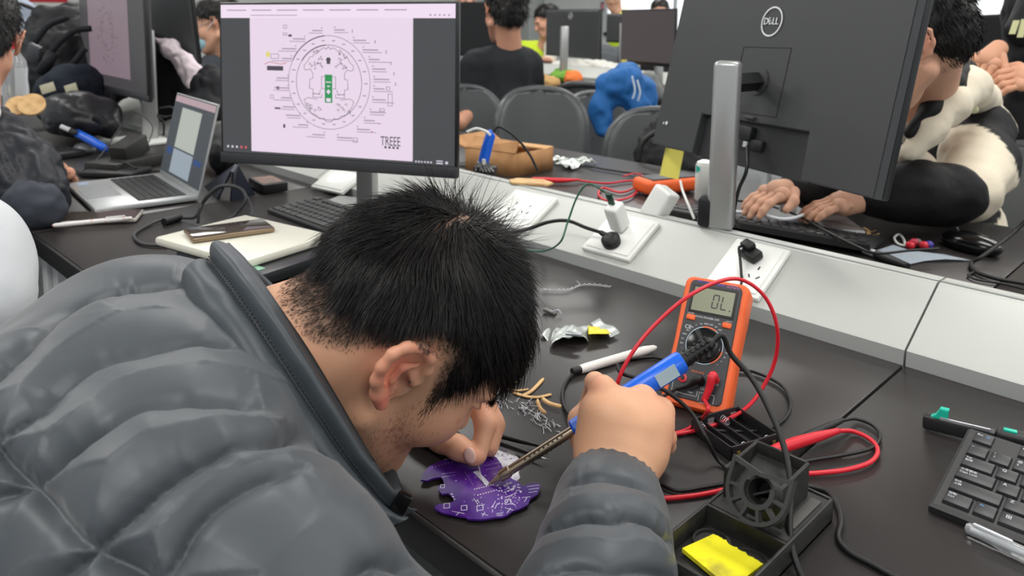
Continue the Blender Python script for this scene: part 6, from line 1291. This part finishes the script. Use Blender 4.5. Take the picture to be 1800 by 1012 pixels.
# ================================================================== LEFT DESK
m_silver = mat('laptop_silver', (186, 189, 190), .32, metal=.35)
a_, b_, c__ = P(128, 326, TZ + .010), P(182, 364, TZ + .010), P(350, 346, TZ + .014)
fl, fr_ = P(130, 327, TZ + .01), P(184, 363, TZ + .01)
hR_ = P(350, 344, TZ + .014); hL_ = P(285, 306, TZ + .014)
u = nrm(hR_ - hL_); vv = nrm(np.cross(upv, u)); LB = basis(u, vv, upv); lw, ld = .312, .215; o0 = hR_ - u * lw
lp = thing('laptop', 'open silver laptop with grey pages on its screen, on the left desk', 'laptop', (o0[0], o0[1], TZ + .001), LB.to_euler())
MB().box(lw, ld, .012, (lw / 2, -ld / 2, .008), bev=.004).build('base', m_silver, lp, world=False); MB().box(lw * .34, .07, .0006, (lw / 2, -ld + .042, .0143)).build('trackpad', mat('trackpad', (176, 179, 181), .25, metal=.3), lp, world=False)
kb_ = MB().box(.272, .102, .0008, (lw / 2, -.072, .0141)).build('keyboard_deck', m_dark, lp, world=False)
for r in range(6):
    for k in range(14):
        o = bpy.data.objects.new('key', keymesh(.93 if not (r == 5 and 4 <= k <= 8) else 1, m_dark)); COL.objects.link(o); o.parent = kb_; o.location = (.0265 + k * .0193 + .0095 - .007, -.117 + (5 - r) * -0.0 + r * .0168 + .0035, .0144); o.scale = (.98, .86, .5)
op = math.radians(104); su = u; sv = (vv * -math.cos(op) * -1 * -1); sdir = nrm(-vv * math.cos(op) + upv * math.sin(op)); sh_h = .212
sb = basis(u, np.cross(sdir, u), sdir); 
sb_l = LB.transposed() @ sb
lid = MB().box(lw, .005, sh_h, (lw / 2, 0, sh_h / 2), bev=.002).build('lid', m_silver, lp, world=False); lid.matrix_basis = Matrix.Translation((0, .0, .013)) @ sb_l.to_4x4()
def lidp(nm, x0, x1, z0, z1, m, yy): q = MB().box((x1 - x0) * lw, .0005, (z1 - z0) * sh_h, ((x0 + x1) / 2 * lw, yy, (z0 + z1) / 2 * sh_h)).build(nm, m, lid, world=False); return q
lidp('screen', .01, .99, .05, .985, glow('laptop_dark', (60, 66, 72), 1), -.0028); lidp('browser_bar', .02, .985, .90, .975, glow('laptop_bar', (176, 152, 158), 1), -.0032); lidp('page', .24, .72, .38, .85, glow('laptop_page', (172, 178, 170), 1), -.0032)
lidp('lower_page', .24, .72, .08, .36, glow('laptop_page_blue', (146, 158, 168), 1), -.0032); lidp('blue_box', .08, .2, .28, .36, glow('laptop_blue', (30, 64, 120), 1), -.0032); lidp('blue_strip', .76, .92, .28, .34, glow('laptop_blue', (30, 64, 120), 1), -.0034)
MB().box(.03, .022, .0004, (.035, -ld + .03, .0143)).build('sticker', mat('sticker_blue', (150, 172, 196), .4), lp, world=False)
# phone and pen near the laptop
def slab_at(name, label, cat, pts4, z, th, m, bev=.004, parts=(), group=None):
    q = [P(*c, TZ + z) for c in pts4]; u = nrm((q[1] - q[0]) + (q[2] - q[3])); v = nrm(np.cross(upv, u)); c = sum(q) / 4; w = np.mean([np.linalg.norm(q[1] - q[0]), np.linalg.norm(q[2] - q[3])]); h = abs(np.mean([(q[3] - q[0]) @ v, (q[2] - q[1]) @ v]))
    t = thing(name, label, cat, (c[0], c[1], TZ + z - th), basis(u, v, upv).to_euler(), group); MB().box(w, h, th, (0, 0, th / 2), bev=min(bev, th * .45)).build('body', m, t, world=False); return t, w, h
m_glass = mat('phone_glass', (70, 62, 56), .08, spec=.8); m_case = mat('clear_case', (190, 186, 178), .2)
t, w, h = slab_at('phone', 'dark phone in a clear case lying beside a pen on the left desk', 'phone', [(108, 388), (245, 384), (248, 366), (110, 374)], .010, .009, m_case); MB().box(w - .006, h - .006, .001, (0, 0, .0092)).build('screen', m_glass, t, world=False)
a, b_ = P(96, 396, TZ + .012), P(232, 383, TZ + .012); uv = nrm(b_ - a); L = float(np.linalg.norm(b_ - a)); pn = thing('pen', 'white patterned pen in front of the phone on left desk', 'pen', a, frame(uv).to_euler())
MB().lathe([(.0015, -.004), (.004, 0), (.0048, .02), (.0048, L - .03), (.003, L)], seg=16).build('barrel', mat('pen_pattern', (226, 222, 220), .35, var=(90, (220, 130, 120), .58, .66)), pn, world=False); MB().box(.003, .002, .035, (0, .006, L - .03)).build('clip', m_white, pn, world=False)
# cream closed laptop on a black one
m_cream = mat('cream_shell', (222, 221, 206), .38); t, w, h = slab_at('closed_laptop', 'cream closed laptop with a phone on top', 'laptop', [(293, 424), (447, 463), (566, 408), (410, 370)], .042, .015, m_cream, .005); lapz = TZ + .042
MB().box(w - .004, h - .004, .003, (0, 0, .0005)).build('bottom', m_dark, t, world=False)
t, w, h = slab_at('closed_laptop', 'black laptop lying underneath the cream one', 'laptop', [(330, 446), (470, 490), (590, 430), (440, 395)], .026, .022, mat('charcoal_shell', (30, 33, 35), .35), .006); MB().box(.05, .02, .001, (w * .30, -h * .40, .0225)).build('green_tag', mat('mint_tag', (140, 190, 160), .5), t, world=False)
q = [Q(0, 0, 1)]; ph = [P(*c, lapz + .010) for c in ((326, 408), (335, 418), (482, 398), (462, 380))]
u = nrm(ph[2] - ph[1]); v = np.cross(upv, u); c = sum(ph) / 4; t = thing('phone', 'gold-edged phone lying on the cream laptop', 'phone', (c[0], c[1], lapz + .001), basis(u, v, upv).to_euler()); w = float(np.linalg.norm(ph[2] - ph[1]))
MB().box(w, .072, .009, (0, 0, .0045), bev=.004).build('body', mat('gold_frame', (150, 130, 106), .25, metal=.6), t, world=False); MB().box(w - .006, .066, .001, (0, 0, .0093), bev=.0003).build('screen', m_glass, t, world=False)
# cables
cb_ = mat('grey_cable', (52, 53, 55), .5)
cable('cable', 'grey cable looped beside the cream laptop', [P(*c, TZ + z) for c, z in (((292, 432), .004), ((250, 428), .004), ((236, 412), .004), ((262, 395), .004), ((290, 384), .006))], .0032, cb_)
cable('cable', 'grey cable standing in a tall loop behind the gold phone', [P(320, 383, TZ + .006)] + [Q(*c) for c in ((345, 380, 1.60), (360, 350, 1.58), (385, 328, 1.58), (420, 330, 1.57), (432, 350, 1.56), (415, 375, 1.56), (400, 385, 1.55))], .0034, cb_)
cable('cable', 'second grey cable loop rising behind the gold phone', [Q(*c) for c in ((348, 392, 1.58), (352, 365, 1.58), (372, 340, 1.6), (400, 325, 1.6), (425, 335, 1.6), (440, 362, 1.58), (441, 380, 1.55))], .0034, cb_)
dg = thing('cable_adapter', 'black inline cable plug left of the gold phone', 'adapter', P(302, 386)); MB().rod(P(288, 390, TZ + .008), P(316, 381, TZ + .008), .008, seg=12).build('plug', m_black, dg)
# tablet in folded case, black box
t = thing('tablet_case', 'dark blue folding tablet case standing like a tent behind the cables', 'tablet case', P(395, 345)); A1 = [P(365, 330), P(400, 350), P(444, 343), P(410, 325)]; tp_ = [Q(412, 290, PXY(P(412, 338))[2]), Q(405, 300, PXY(P(412, 338))[2])]
MB().sheet([[P(362, 328), P(385, 350)], [Q(416, 289, 1.80), Q(408, 302, 1.72)]], .004).build('flap', mat('navy_case', (38, 44, 60), .5), t); MB().sheet([[Q(416, 289, 1.80), Q(408, 302, 1.72)], [P(446, 342), P(404, 353)]], .004).build('flap', MATS['navy_case'], t); 
t, w, h = slab_at('small_box', 'flat black box with a worn printed lid near the raceway', 'box', [(437, 312), (462, 325), (507, 320), (478, 307)], .024, .022, m_dark, .002); MB().box(w * .8, h * .8, .0006, (0, 0, .0224)).build('print', mat('worn_print', (110, 96, 88), .5, var=(60, (150, 110, 96), .4, .6)), t, world=False)
# blue iron in its small stand on the far left
a, b_ = Q(107, 222, 2.38), Q(150, 240, 2.38); a2 = Q(186, 262, 2.30)
ir = thing('soldering_iron', 'blue-handled soldering iron resting in the stand left of the silver laptop', 'soldering iron', a)
MB().tube([a, Q(126, 230, 2.38)], [.007, .008], 8, 0).build('strain_relief', m_mist, ir); MB().tube([Q(126, 230, 2.38), Q(140, 236, 2.36)], .010, 10, 0).build('grip', m_black, ir, 180); MB().tube([Q(136, 234, 2.37), Q(160, 247, 2.34), a2], [.012, .013, .011], 12, 2).build('handle', m_blue, ir, 180)
t, w, h = slab_at('soldering_stand', 'black soldering stand holding the iron on the left desk', 'soldering stand', [(185, 290), (250, 292), (244, 268), (200, 262)], .03, .028, m_st, .003); MB().box(w * .55, h * .5, .05, (0, h * .1, .05), (.3, 0, 0), bev=.004).build('holder', m_st, t, world=False)
t, w, h = slab_at('tool_tray', 'low black tray of tools in front of the small soldering stand', 'tray', [(150, 303), (248, 306), (250, 292), (165, 288)], .016, .014, m_dark, .004); MB().tube([(-w * .4, 0, .018), (0, .02, .03), (w * .4, 0, .018)], .003, 6).build('handle', m_dark, t, world=False)
t, w, h = slab_at('keyboard', 'black keyboard edge beyond the elbow of the left person', 'keyboard', [(80, 268), (125, 276), (123, 258), (84, 250)], .02, .018, m_kb, .004, group='black desktop keyboards')
for r in range(3):
    for k in range(6): MB().box(.013, .013, .003, (-w / 2 + .02 + k * (w - .04) / 5, -h / 2 + .02 + r * (h - .04) / 2, .0195), bev=.001).build('key', m_key, t, world=False)
ms = thing('mouse', 'grey mouse beside the blue iron on the left desk', 'mouse', P(150, 268)); MB().ball((0, 0, .012), (.05, .03, .018), None, 16, 10).build('body', mat('grey_mouse', (96, 98, 100), .3), ms, 180, world=False)
cable('cable', 'thin black cable tangle in front of the left stand', Pz([(110, 290), (150, 305), (190, 300), (215, 308), (235, 300), (275, 300), (290, 296)], .006), .003, m_black); cable('cable', 'thin grey cord looping right of the left stand column', [Q(*c) for c in ((280, 190, 2.5), (300, 188, 2.5), (310, 198, 2.5), (292, 205, 2.5), (276, 202, 2.5))], .003, cb_)
cable('cable', 'dark cord dropping to the left raceway', [Q(*c) for c in ((277, 205, 2.55), (287, 215, 2.55), (288, 232, 2.55), (287, 238, 2.55))], .0035, m_black); cable('cable', 'thin light cord arching across the left desk', [P(145, 300, TZ + .004)] + [Q(*c) for c in ((175, 275, 2.2), (200, 240, 2.3), (225, 205, 2.4), (245, 200, 2.45), (268, 222, 2.4), (262, 250, 2.3))], .002, cb_)
# bottle
bt = thing('water_bottle', 'clear plastic water bottle with a red cap at the left edge', 'bottle', Q(30, 195, 2.2)); MB().lathe([(.030, 0), (.033, .004), (.031, .03), (.033, .06), (.031, .09), (.033, .115), (.030, .14), (.014, .168), (.013, .176)], seg=24).build('bottle', m_clear, bt, world=False); MB().lathe([(.0155, .174), (.0155, .195), (.014, .197)], seg=20).build('cap', mat('red_cap', (206, 26, 44), .4), bt, world=False)
for i, (x, y, r) in enumerate(((32, 186, .030), (56, 184, .034))):
    d = thing('wood_disc', ['tan wooden disc standing at the left edge', 'tan wooden disc standing beside the first, nearer the bags'][i], 'wood disc', Q(x, y, 2.15)); MB().cyl(r, .008, (0, 0, 0), frame(nrm(cdir(.3, -.5, -.8))), bev=.001, seg=28).build('disc', m_wood, d, world=False)
# bags, clothes
m_bag = fabric('black_nylon', (30, 31, 34), .6); m_bag2 = fabric('dark_navy_canvas', (34, 40, 50), .8); m_buck = mat('buckle', (74, 76, 80), .4)
b = thing('backpack', 'large black backpack slumped behind the left monitor', 'backpack', Q(130, 200, 2.9))
cloth('bag', m_bag, b, [([Q(95, 60, 2.95), Q(115, 110, 2.9), Q(130, 160, 2.85)], [.12, .16, .15]), ([Q(150, 60, 3.0), Q(170, 130, 2.95)], [.13, .14]), ([Q(62, 130, 2.8), Q(80, 160, 2.8)], [.07, .06])], .011, .05, .024, 13, 41)
for l in ([(60, 75), (85, 45), (120, 30)], [(70, 130), (95, 85), (130, 55), (160, 50)], [(95, 150), (130, 110), (150, 85)]): MB().tube([Q(x, y, 2.66) for x, y in l], .012, 6, flat=.5).build('strap', m_bag, b, 180)
MB().box(.05, .02, .05, Q(62, 90, 2.72), (.3, .4, .6), bev=.006).build('buckle', m_buck, b); MB().tube([Q(72, 130, 2.66), Q(94, 92, 2.66)], .02, 8, 0).build('roll', m_bag, b, 180)
b = thing('shoulder_bag', 'navy canvas bag with two small patches under the backpack', 'bag', Q(115, 185, 2.6)); cloth('bag', m_bag2, b, [([Q(88, 158, 2.62), Q(120, 152, 2.62), Q(150, 148, 2.66)], [.055, .075, .07])], .008, .04, .01, 15, 43)
for x, y, s in ((84, 155, .03), (125, 155, .026)): MB().box(s * 1.4, .004, s, Q(x, y, 2.5), basis(nrm(cdir(1, -.35, .2)), nrm(cdir(0, .2, 1)), nrm(cdir(-.35, -1, 0))), bev=.001).build('patch', mat('patch_pale', (176, 172, 148), .6), b)
b = thing('backpack', 'flat black leather-look bag lying before the navy bag', 'bag', Q(140, 235, 2.5)); cloth('bag', mat('black_leatherette', (34, 35, 38), .35, spec=.5, bump=(25, .4, .01)), b, [([Q(85, 192, 2.5), Q(130, 200, 2.45), Q(185, 200, 2.5)], [.05, .07, .06]), ([Q(100, 215, 2.42), Q(190, 218, 2.45)], [.035, .05])], .008, .04, .012, 14, 45); MB().tube([Q(165, 205, 2.34), Q(178, 212, 2.34), Q(185, 225, 2.34)], .014, 6, flat=.5).build('strap', m_bag, b, 180)
b = thing('coat', 'black coat with a white fleece lining draped right of the left stand', 'coat', Q(320, 190, 2.9)); cloth('shell', fabric('black_wool', (19, 19, 21), .8), b, [([Q(285, 90, 2.9), Q(300, 130, 2.85), Q(315, 185, 2.8)], [.07, .10, .09]), ([Q(270, 70, 2.95), Q(278, 160, 2.9)], [.05, .08])], .01, .05, .015, 14, 47)
cloth('fleece', fabric('pink_white_fleece', (214, 200, 206), .95), b, [([Q(272, 68, 2.78), Q(300, 85, 2.74), Q(325, 112, 2.7), Q(342, 135, 2.7), Q(335, 148, 2.68)], [.014, .030, .036, .040, .02])], .007, .03, .01, 26, 49)
b = thing('coat', 'crumpled black jacket heaped left of the centre monitor', 'coat', Q(365, 190, 2.5)); cloth('shell', m_bag, b, [([Q(345, 170, 2.5), Q(372, 150, 2.5), Q(400, 150, 2.5)], [.04, .06, .06]), ([Q(350, 190, 2.45), Q(400, 195, 2.45)], [.045, .05]), ([Q(375, 250, 2.2), Q(395, 280, 2.1)], [.05, .05])], .008, .04, .018, 20, 51)
b = thing('grey_board', 'light grey panel with black edging behind the backpack, top left', 'board', Q(35, 60, 4.2)); 
MB().sheet([[Q(0, 5, 4.2), Q(40, 52, 4.2)], [Q(22, 4, 4.25), Q(72, 28, 4.25)], [Q(45, 4, 4.3), Q(72, 26, 4.3)]], .02).build('sheet', mat('blue_grey_panel', (150, 160, 176), .6), b); MB().tube([Q(-5, 8, 4.15), Q(20, 5, 4.15), Q(45, 10, 4.2), Q(74, 28, 4.2), Q(45, 55, 4.15)], .012, 6, 3).build('edging', m_black, b, 180)
dW_ = Q(70, 4, 1) - CAM; rbp = CAM + dW_ * ((X0 + .03 - CAM[0]) / dW_[0]); rb = thing('wall_notice', 'red and white notice on the left wall, far behind the backpack', 'notice', rbp); MB().box(.02, .5, .18, (0, 0, 0)).build('sheet', m_white, rb, world=False); MB().box(.024, .5, .06, (0, 0, .03)).build('red_band', m_red, rb, world=False)
# ================================================================== FAR DESK OBJECTS
m_card = mat('cardboard', (176, 132, 88), .8, var=(30, (164, 120, 78), .4, .6)); m_card2 = mat('cardboard_inner', (192, 150, 104), .8)
cbx = thing('cardboard_box', 'open brown cardboard box beyond the raceway', 'box', P(890, 310)); B0, B1, B2, B3 = P(818, 298), P(906, 311), P(972, 297), P(885, 285); hh = .062; H_ = np.array([0, 0, hh])
for a, b in ((B0, B1), (B1, B2), (B2, B3), (B3, B0)): MB().quad([a, b, b + H_, a + H_]).build('wall', m_card, cbx, recalc=False).modifiers.new('t', 'SOLIDIFY').thickness = .004
MB().quad([q + np.array([0, 0, .003]) for q in (B0, B1, B2, B3)]).build('bottom', m_card2, cbx, recalc=False)
n1 = nrm(np.cross(B1 - B0, upv)); MB().sheet([[B3 + H_, B0 + H_], [B3 + H_ + (B3 - B2) * .3 + [0, 0, .03], B0 + H_ + (B3 - B2) * .35 + [0, 0, .025]]], .004).build('flap', m_card, cbx); MB().sheet([[B0 + H_, B1 + H_], [B0 + H_ - (B3 - B0) * -.25 + [0, 0, .028], B1 + H_ - (B3 - B0) * -.1 + [0, 0, .03]]], .004).build('flap', m_card, cbx); MB().sheet([[B2 + H_, B3 + H_], [B2 + H_ + [0, 0, -.0] + (B0 - B3) * .18 + [0, 0, -.004], B3 + H_ + (B0 - B3) * .3]], .004).build('flap', m_card2, cbx)
ir = thing('soldering_iron', 'blue soldering iron standing upright in a wire clip before the cardboard box', 'soldering iron', P(850, 304, TZ + .06)); dI = PXY(P(852, 302, TZ + .08))[2]
MB().tube([Q(866, 232, dI), Q(862, 238, dI), Q(852, 275, dI), Q(849, 290, dI)], [.008, .0115, .0125, .011], 14, 2).build('handle', m_blue, ir, 180); MB().box(.008, .004, .012, Q(850, 284, dI - .012), (0, .2, 0)).build('label', m_white, ir)
cable('cable', 'thin black cord arching from the upright blue iron over the box', [Q(868, 230, dI), Q(878, 223, dI), Q(905, 240, dI), Q(930, 270, dI), Q(945, 300, dI)], .003, m_black); cable('cable', 'white cord arching left of the upright blue iron', [Q(*c) for c in ((820, 232, 1.75), (838, 226, 1.75), (856, 232, 1.75), (862, 238, 1.75))], .003, m_white)
cs = thing('clip_stand', 'small wire clip stand under the upright blue iron', 'stand', P(850, 302, TZ + .08)); [MB().tube([Q(836 + 8 * k, 300, dI - .01), Q(840 + 7 * k, 285, dI - .01), Q(846 + 5 * k, 294, dI - .01), Q(850 + 6 * k, 302, dI - .01)], .0025, 6).build('wire_loop', mat('chrome', (150, 150, 150), .25, metal=.9), cs, 180) for k in range(4)]; MB().box(.05, .03, .02, Q(853, 299, dI + .01), (0, 0, .5), bev=.004).build('base', m_dark, cs)
d = thing('wood_disc', 'pale wooden offcut disc on the raceway edge under the box', 'wood disc', P(935, 322, TZ + .083)); MB().prism([(-.04, -.02), (.035, -.022), (.045, 0), (.02, .028), (-.035, .03), (-.05, .008)], .004, (0, 0, 0), (0, 0, .6)).build('disc', m_wood, d, world=False)
pr_ = thing('test_lead', 'red test probe with a thin red lead on the far desk', 'test lead', P(945, 315)); MB().tube(Pz([(935, 314), (975, 317), (1018, 316)], .01), [.004, .007, .0065, .003], 10).build('probe', m_red, pr_, 180); MB().tube(Pz([(1015, 316), (1040, 320), (1070, 322), (1100, 318), (1130, 318), (1115, 330), (1090, 338), (1060, 330), (1052, 342), (1065, 352), (1085, 352), (1110, 345), (1125, 330)], .006), .0028, 7).build('cord', m_red, pr_, 180)
MB().tube(Pz([(1095, 310), (1115, 305), (1135, 310), (1140, 316), (1120, 320)], .008), .002, 6).build('cord_loop', m_red, pr_, 180)
fo = thing('foil_scrap', 'crumpled silver foil scraps on the far desk right of the box', 'foil', P(1005, 290)); g = np.random.default_rng(8)
for x, y in ((985, 287), (1005, 290), (1025, 288), (1000, 296)):
    c = P(x, y); MB().sheet([[c + np.array([(i - 3) * .011, (j - 2) * .012, .006 + .012 * g.random()]) for j in range(5)] for i in range(7)], .0008).build('sheet', m_foil, fo, smooth=0)
for lbl, l in (('black cord along the back of the far desk', [(1035, 292), (1080, 300), (1120, 305), (1180, 310)]), ('dark cord crossing the far desk left of the box', [(808, 292), (825, 294), (840, 298)])): cable('cable', lbl, Pz(l, .006), .003, m_black)
t = thing('multimeter', 'orange multimeter lying on its back beyond the raceway', 'multimeter', P(1172, 345)); q0, q1 = P(1124, 340, TZ + .004), P(1222, 330, TZ + .004); uv = nrm((q1 - q0) * [1, 1, 0]); MBb = basis(uv, np.cross(upv, uv), upv); L = float(np.linalg.norm(q1 - q0))
MB().box(L, .075, .036, (q0 + q1) / 2 + np.array([0, 0, .018]), MBb, bev=.012, seg=3).build('holster', m_or, t, 180); MB().box(L * .8, .058, .004, (q0 + q1) / 2 + np.array([0, 0, .0365]), MBb, bev=.002).build('face_panel', m_face, t)
# white adaptor on the raceway ridge, bottle, cables
t = thing('power_adapter', 'tall white power adapter tilted behind the raceway ridge', 'charger', P(1165, 372, TZ + .07)); bN = nrm(nrm(cdir(.45, -.85, -.25))); ba = Q(1160, 358, 1.42); MB().box(.036, .040, .062, ba, frame(bN, (1, 0, 0)), bev=.006, seg=3).build('body', m_white, t); cable('cable', 'white cable falling from the tall adapter', [Q(1196, 318, 1.5), Q(1200, 335, 1.48), Q(1210, 360, 1.44), Q(1220, 384, 1.42)], .0025, m_white)
wb = thing('squeeze_bottle', 'white plastic bottle with a green arrow left of the stand column', 'bottle', P(1236, 352)); MB().lathe([(.018, 0), (.021, .004), (.021, .085), (.018, .093), (.008, .098)], seg=24).build('bottle', m_white, wb, world=False); wd_ = PXY(P(1236, 352))[2]; MB().prism([(-.010, -.009), (-.010, .009), (.008, 0)], .001, Q(1231, 297, wd_ - .024), basis(cR, -cD, -cF)).build('arrow_mark', m_teal, wb)
# second desk-row clutter behind
it = [('cap', 'white sun cap lying on the second row desk', 'hat', (1000, 125), (.17, .12, .07), (226, 224, 216)), ('cloth_bag', 'white cloth bag in front of the far logo monitor', 'bag', (1050, 124), (.26, .12, .06), (222, 220, 214)), ('vegetable_bag', 'green patterned bag below the white cap', 'bag', (993, 138), (.13, .1, .05), (110, 160, 60)), ('orange_item', 'orange bag right of the green bag', 'bag', (1006, 142), (.06, .06, .05), (232, 128, 70)), ('basket', 'tan woven item left of the green bag', 'basket', (960, 150), (.11, .08, .05), (186, 150, 100)), ('grey_bag', 'grey bag behind the far logo monitor, right side', 'bag', (1070, 100), (.14, .12, .12), (104, 108, 112)), ('paper_pile', 'white papers at the left of the curly-haired person', 'paper', (812, 112), (.16, .12, .03), (222, 220, 222)), ('pastry_bag', 'white and black spotted bag under the far logo monitor', 'bag', (1030, 107), (.14, .09, .05), (214, 210, 200))]
for nm, lb, ctg, (x, y), r, col in it:
    c = P(x, y + 6); dd = Q(x, y + 6, 1) - CAM; c = c if c[1] < 4.85 else CAM + dd * ((4.85 - CAM[1]) / dd[1]); c[2] = TZ; d = PXY(c)[2]
    cloth(nm, fabric('cloth_' + nm, col, .8), None, [([c + np.array([-.3 * r[0], 0, r[2] * .8]), c + np.array([.3 * r[0], .02, r[2] * .8])], [r[2] * .9 + .01, r[2] * .8 + .01])], .014, .03, .02, 16, int(x), ells=[(c + np.array([0, 0, r[2] * .7]), r, None)]); props([o for o in COL.objects if o.name.startswith(nm)][-1], lb, ctg)
yb_ = thing('yellow_note', 'small yellow note under the brownish blank screen', 'sticky note', Q(1097, 112, 4.80)); MB().box(.035, .002, .05, (0, 0, 0), (0, 0, cam_yaw)).build('paper', m_note, yb_, world=False)
sgn = thing('paper_sign', 'narrow white paper with green marks hanging left of the big monitor', 'sign', wallp(1191, 50)); MB().box(.10, .003, .36, (0, 0, 0)).build('sheet', m_white, sgn, world=False)
for k in range(3): MB().box(.04, .006, .036, (0, -.0, -.12 + k * .11)).build('green_mark', mat('green_mark', (60, 170, 80), .5), sgn, world=False)
MB().box(.08, .003, .1, (0, 0, .25)).build('pink_label', mat('pink_label', (214, 150, 170), .6), sgn, world=False)
fr__ = thing('picture_frame', 'dark framed pink picture high on the far wall', 'picture', wallp(1063, 11)); MB().box(.13, .02, .11, (0, 0, 0), (0, 0, cam_yaw * 0), bev=.004).build('frame', m_dark, fr__, world=False); MB().box(.10, .024, .08, (0, 0, 0)).build('print', mat('pink_print2', (226, 150, 160), .6), fr__, world=False)
# ---- right end of the far desk
t, w, h = slab_at('phone', 'pale phone lying face up beyond the raceway near his hands', 'phone', [(1446, 404), (1504, 404), (1492, 372), (1425, 368)], .011, .009, m_mist); MB().box(w - .006, h - .006, .001, (0, 0, .0092)).build('screen', mat('glass_reflection', (150, 140, 138), .12), t, world=False)  # reflection on the phone screen put into its pale colour
cable('earphone_cable', 'white looped cable above the far keyboard', [P(1290, 372, TZ + .03), *Pz([(1330, 375), (1375, 385), (1410, 378), (1430, 362), (1425, 348), (1400, 345), (1380, 352)], .035)], .0035, mat('white_cable', (214, 218, 224), .4))
cable('cable', 'thin black cable across the far keyboard', Pz([(1290, 352), (1340, 358), (1400, 378), (1450, 405), (1500, 430), (1540, 445), (1600, 440), (1650, 437)], .03), .0025, m_black)
ew = thing('plug_head', 'white charging plug on the looped cable', 'plug', P(1385, 368, TZ + .03)); MB().box(.036, .024, .024, (0, 0, .006), (0, 0, .4), bev=.006).build('body', m_white, ew, world=False)
for i, (x, y) in enumerate(((1512, 412), (1524, 408), (1530, 415))):
    cr = thing('wood_chip', ['pale wood chip beside the far phone, nearest it', 'pale curled wood chip in the middle of three', 'pale wood chip farthest right of three'][i], 'wood chip', P(x, y)); MB().sheet([[np.array([-.008 + .008 * a, .004 * b, .004 + .004 * math.sin(a * 2 + i)]) for b in (-1, 1)] for a in range(4)], .0015).build('chip', m_wood, cr, world=False)
ms = thing('mouse', 'black mouse at the right end of the far desk', 'mouse', P(1706, 440)); MB().ball((0, 0, .014), (.058, .034, .022), (0, 0, -.3), 24, 14).build('body', m_blackg, ms, 180, world=False); MB().cyl(.006, .006, (-.03, .006, .033), (PI / 2, 0, -.3)).build('wheel', m_black, ms, world=False)
pk = thing('clear_packet', 'clear plastic packet lying left of the black mouse', 'packet', P(1600, 452)); MB().sheet([[P(1540, 440, TZ + .004), P(1590, 466, TZ + .003)], [P(1570, 430, TZ + .006), P(1625, 458, TZ + .004)], [P(1600, 440, TZ + .008), P(1660, 455, TZ + .006)], [P(1660, 447, TZ + .005), P(1706, 457, TZ + .003)]], .0006).build('film', mat('clear_film', (190, 200, 210), .15, alpha=.65), pk)
for i, (x, y, c_) in enumerate(((1600, 431, (214, 40, 56)), (1613, 426, (120, 92, 92)), (1624, 431, (206, 44, 60)), (1633, 430, (70, 60, 150)), (1607, 426, (190, 50, 70)))):
    bd_ = thing('bead', ['bright red bead at the left end of the bead cluster', 'brown bead in the middle of the cluster', 'red bead right of the brown one', 'violet bead at the right end of the cluster', 'dark red bead behind the brown one'][i], 'bead', P(x, y, TZ + .010)); MB().ball((0, 0, 0), (.0085, .008, .008), None, 14, 9).build('bead', mat('bead_%d' % i, c_, .25), bd_, 180, world=False)
cable('cord_loop', 'white cord ring behind the beads', Pz([(1590, 432), (1578, 428), (1572, 418), (1580, 412), (1588, 420), (1592, 432)], .006), .0025, m_white)
a, b_ = P(1517, 438, TZ + .008), P(1596, 468, TZ + .008); uv = nrm(b_ - a); L = float(np.linalg.norm(b_ - a)); pn = thing('utility_knife', 'grey and black pen-like tool with an orange spot on the raceway edge', 'knife', a, frame(uv).to_euler()); MB().lathe([(.004, 0), (.007, .004), (.007, L * .3)], seg=14).build('cap', m_mist, pn, world=False); MB().lathe([(.0075, L * .3), (.0085, L * .6), (.006, L)], seg=14).build('body', m_dark, pn, world=False); MB().ball((0, -.006, L * .8), (.004, .004, .008)).build('orange_spot', mat('orange_spot', (250, 130, 50), .3), pn, world=False)  # orange spot is a plain colour
cable('power_cable', 'black cable curling at the right edge past the mouse', [Q(1815, 375, 1.45), Q(1780, 410, 1.45), P(1730, 448, TZ + .02), *Pz([(1708, 462), (1712, 475), (1745, 488), (1800, 498), (1840, 505)], .005)], .0036, m_black); cable('cable', 'thin black cord lying below the curling cable', Pz([(1800, 508), (1760, 498), (1720, 492), (1702, 484), (1712, 478)], .004), .002, m_black)
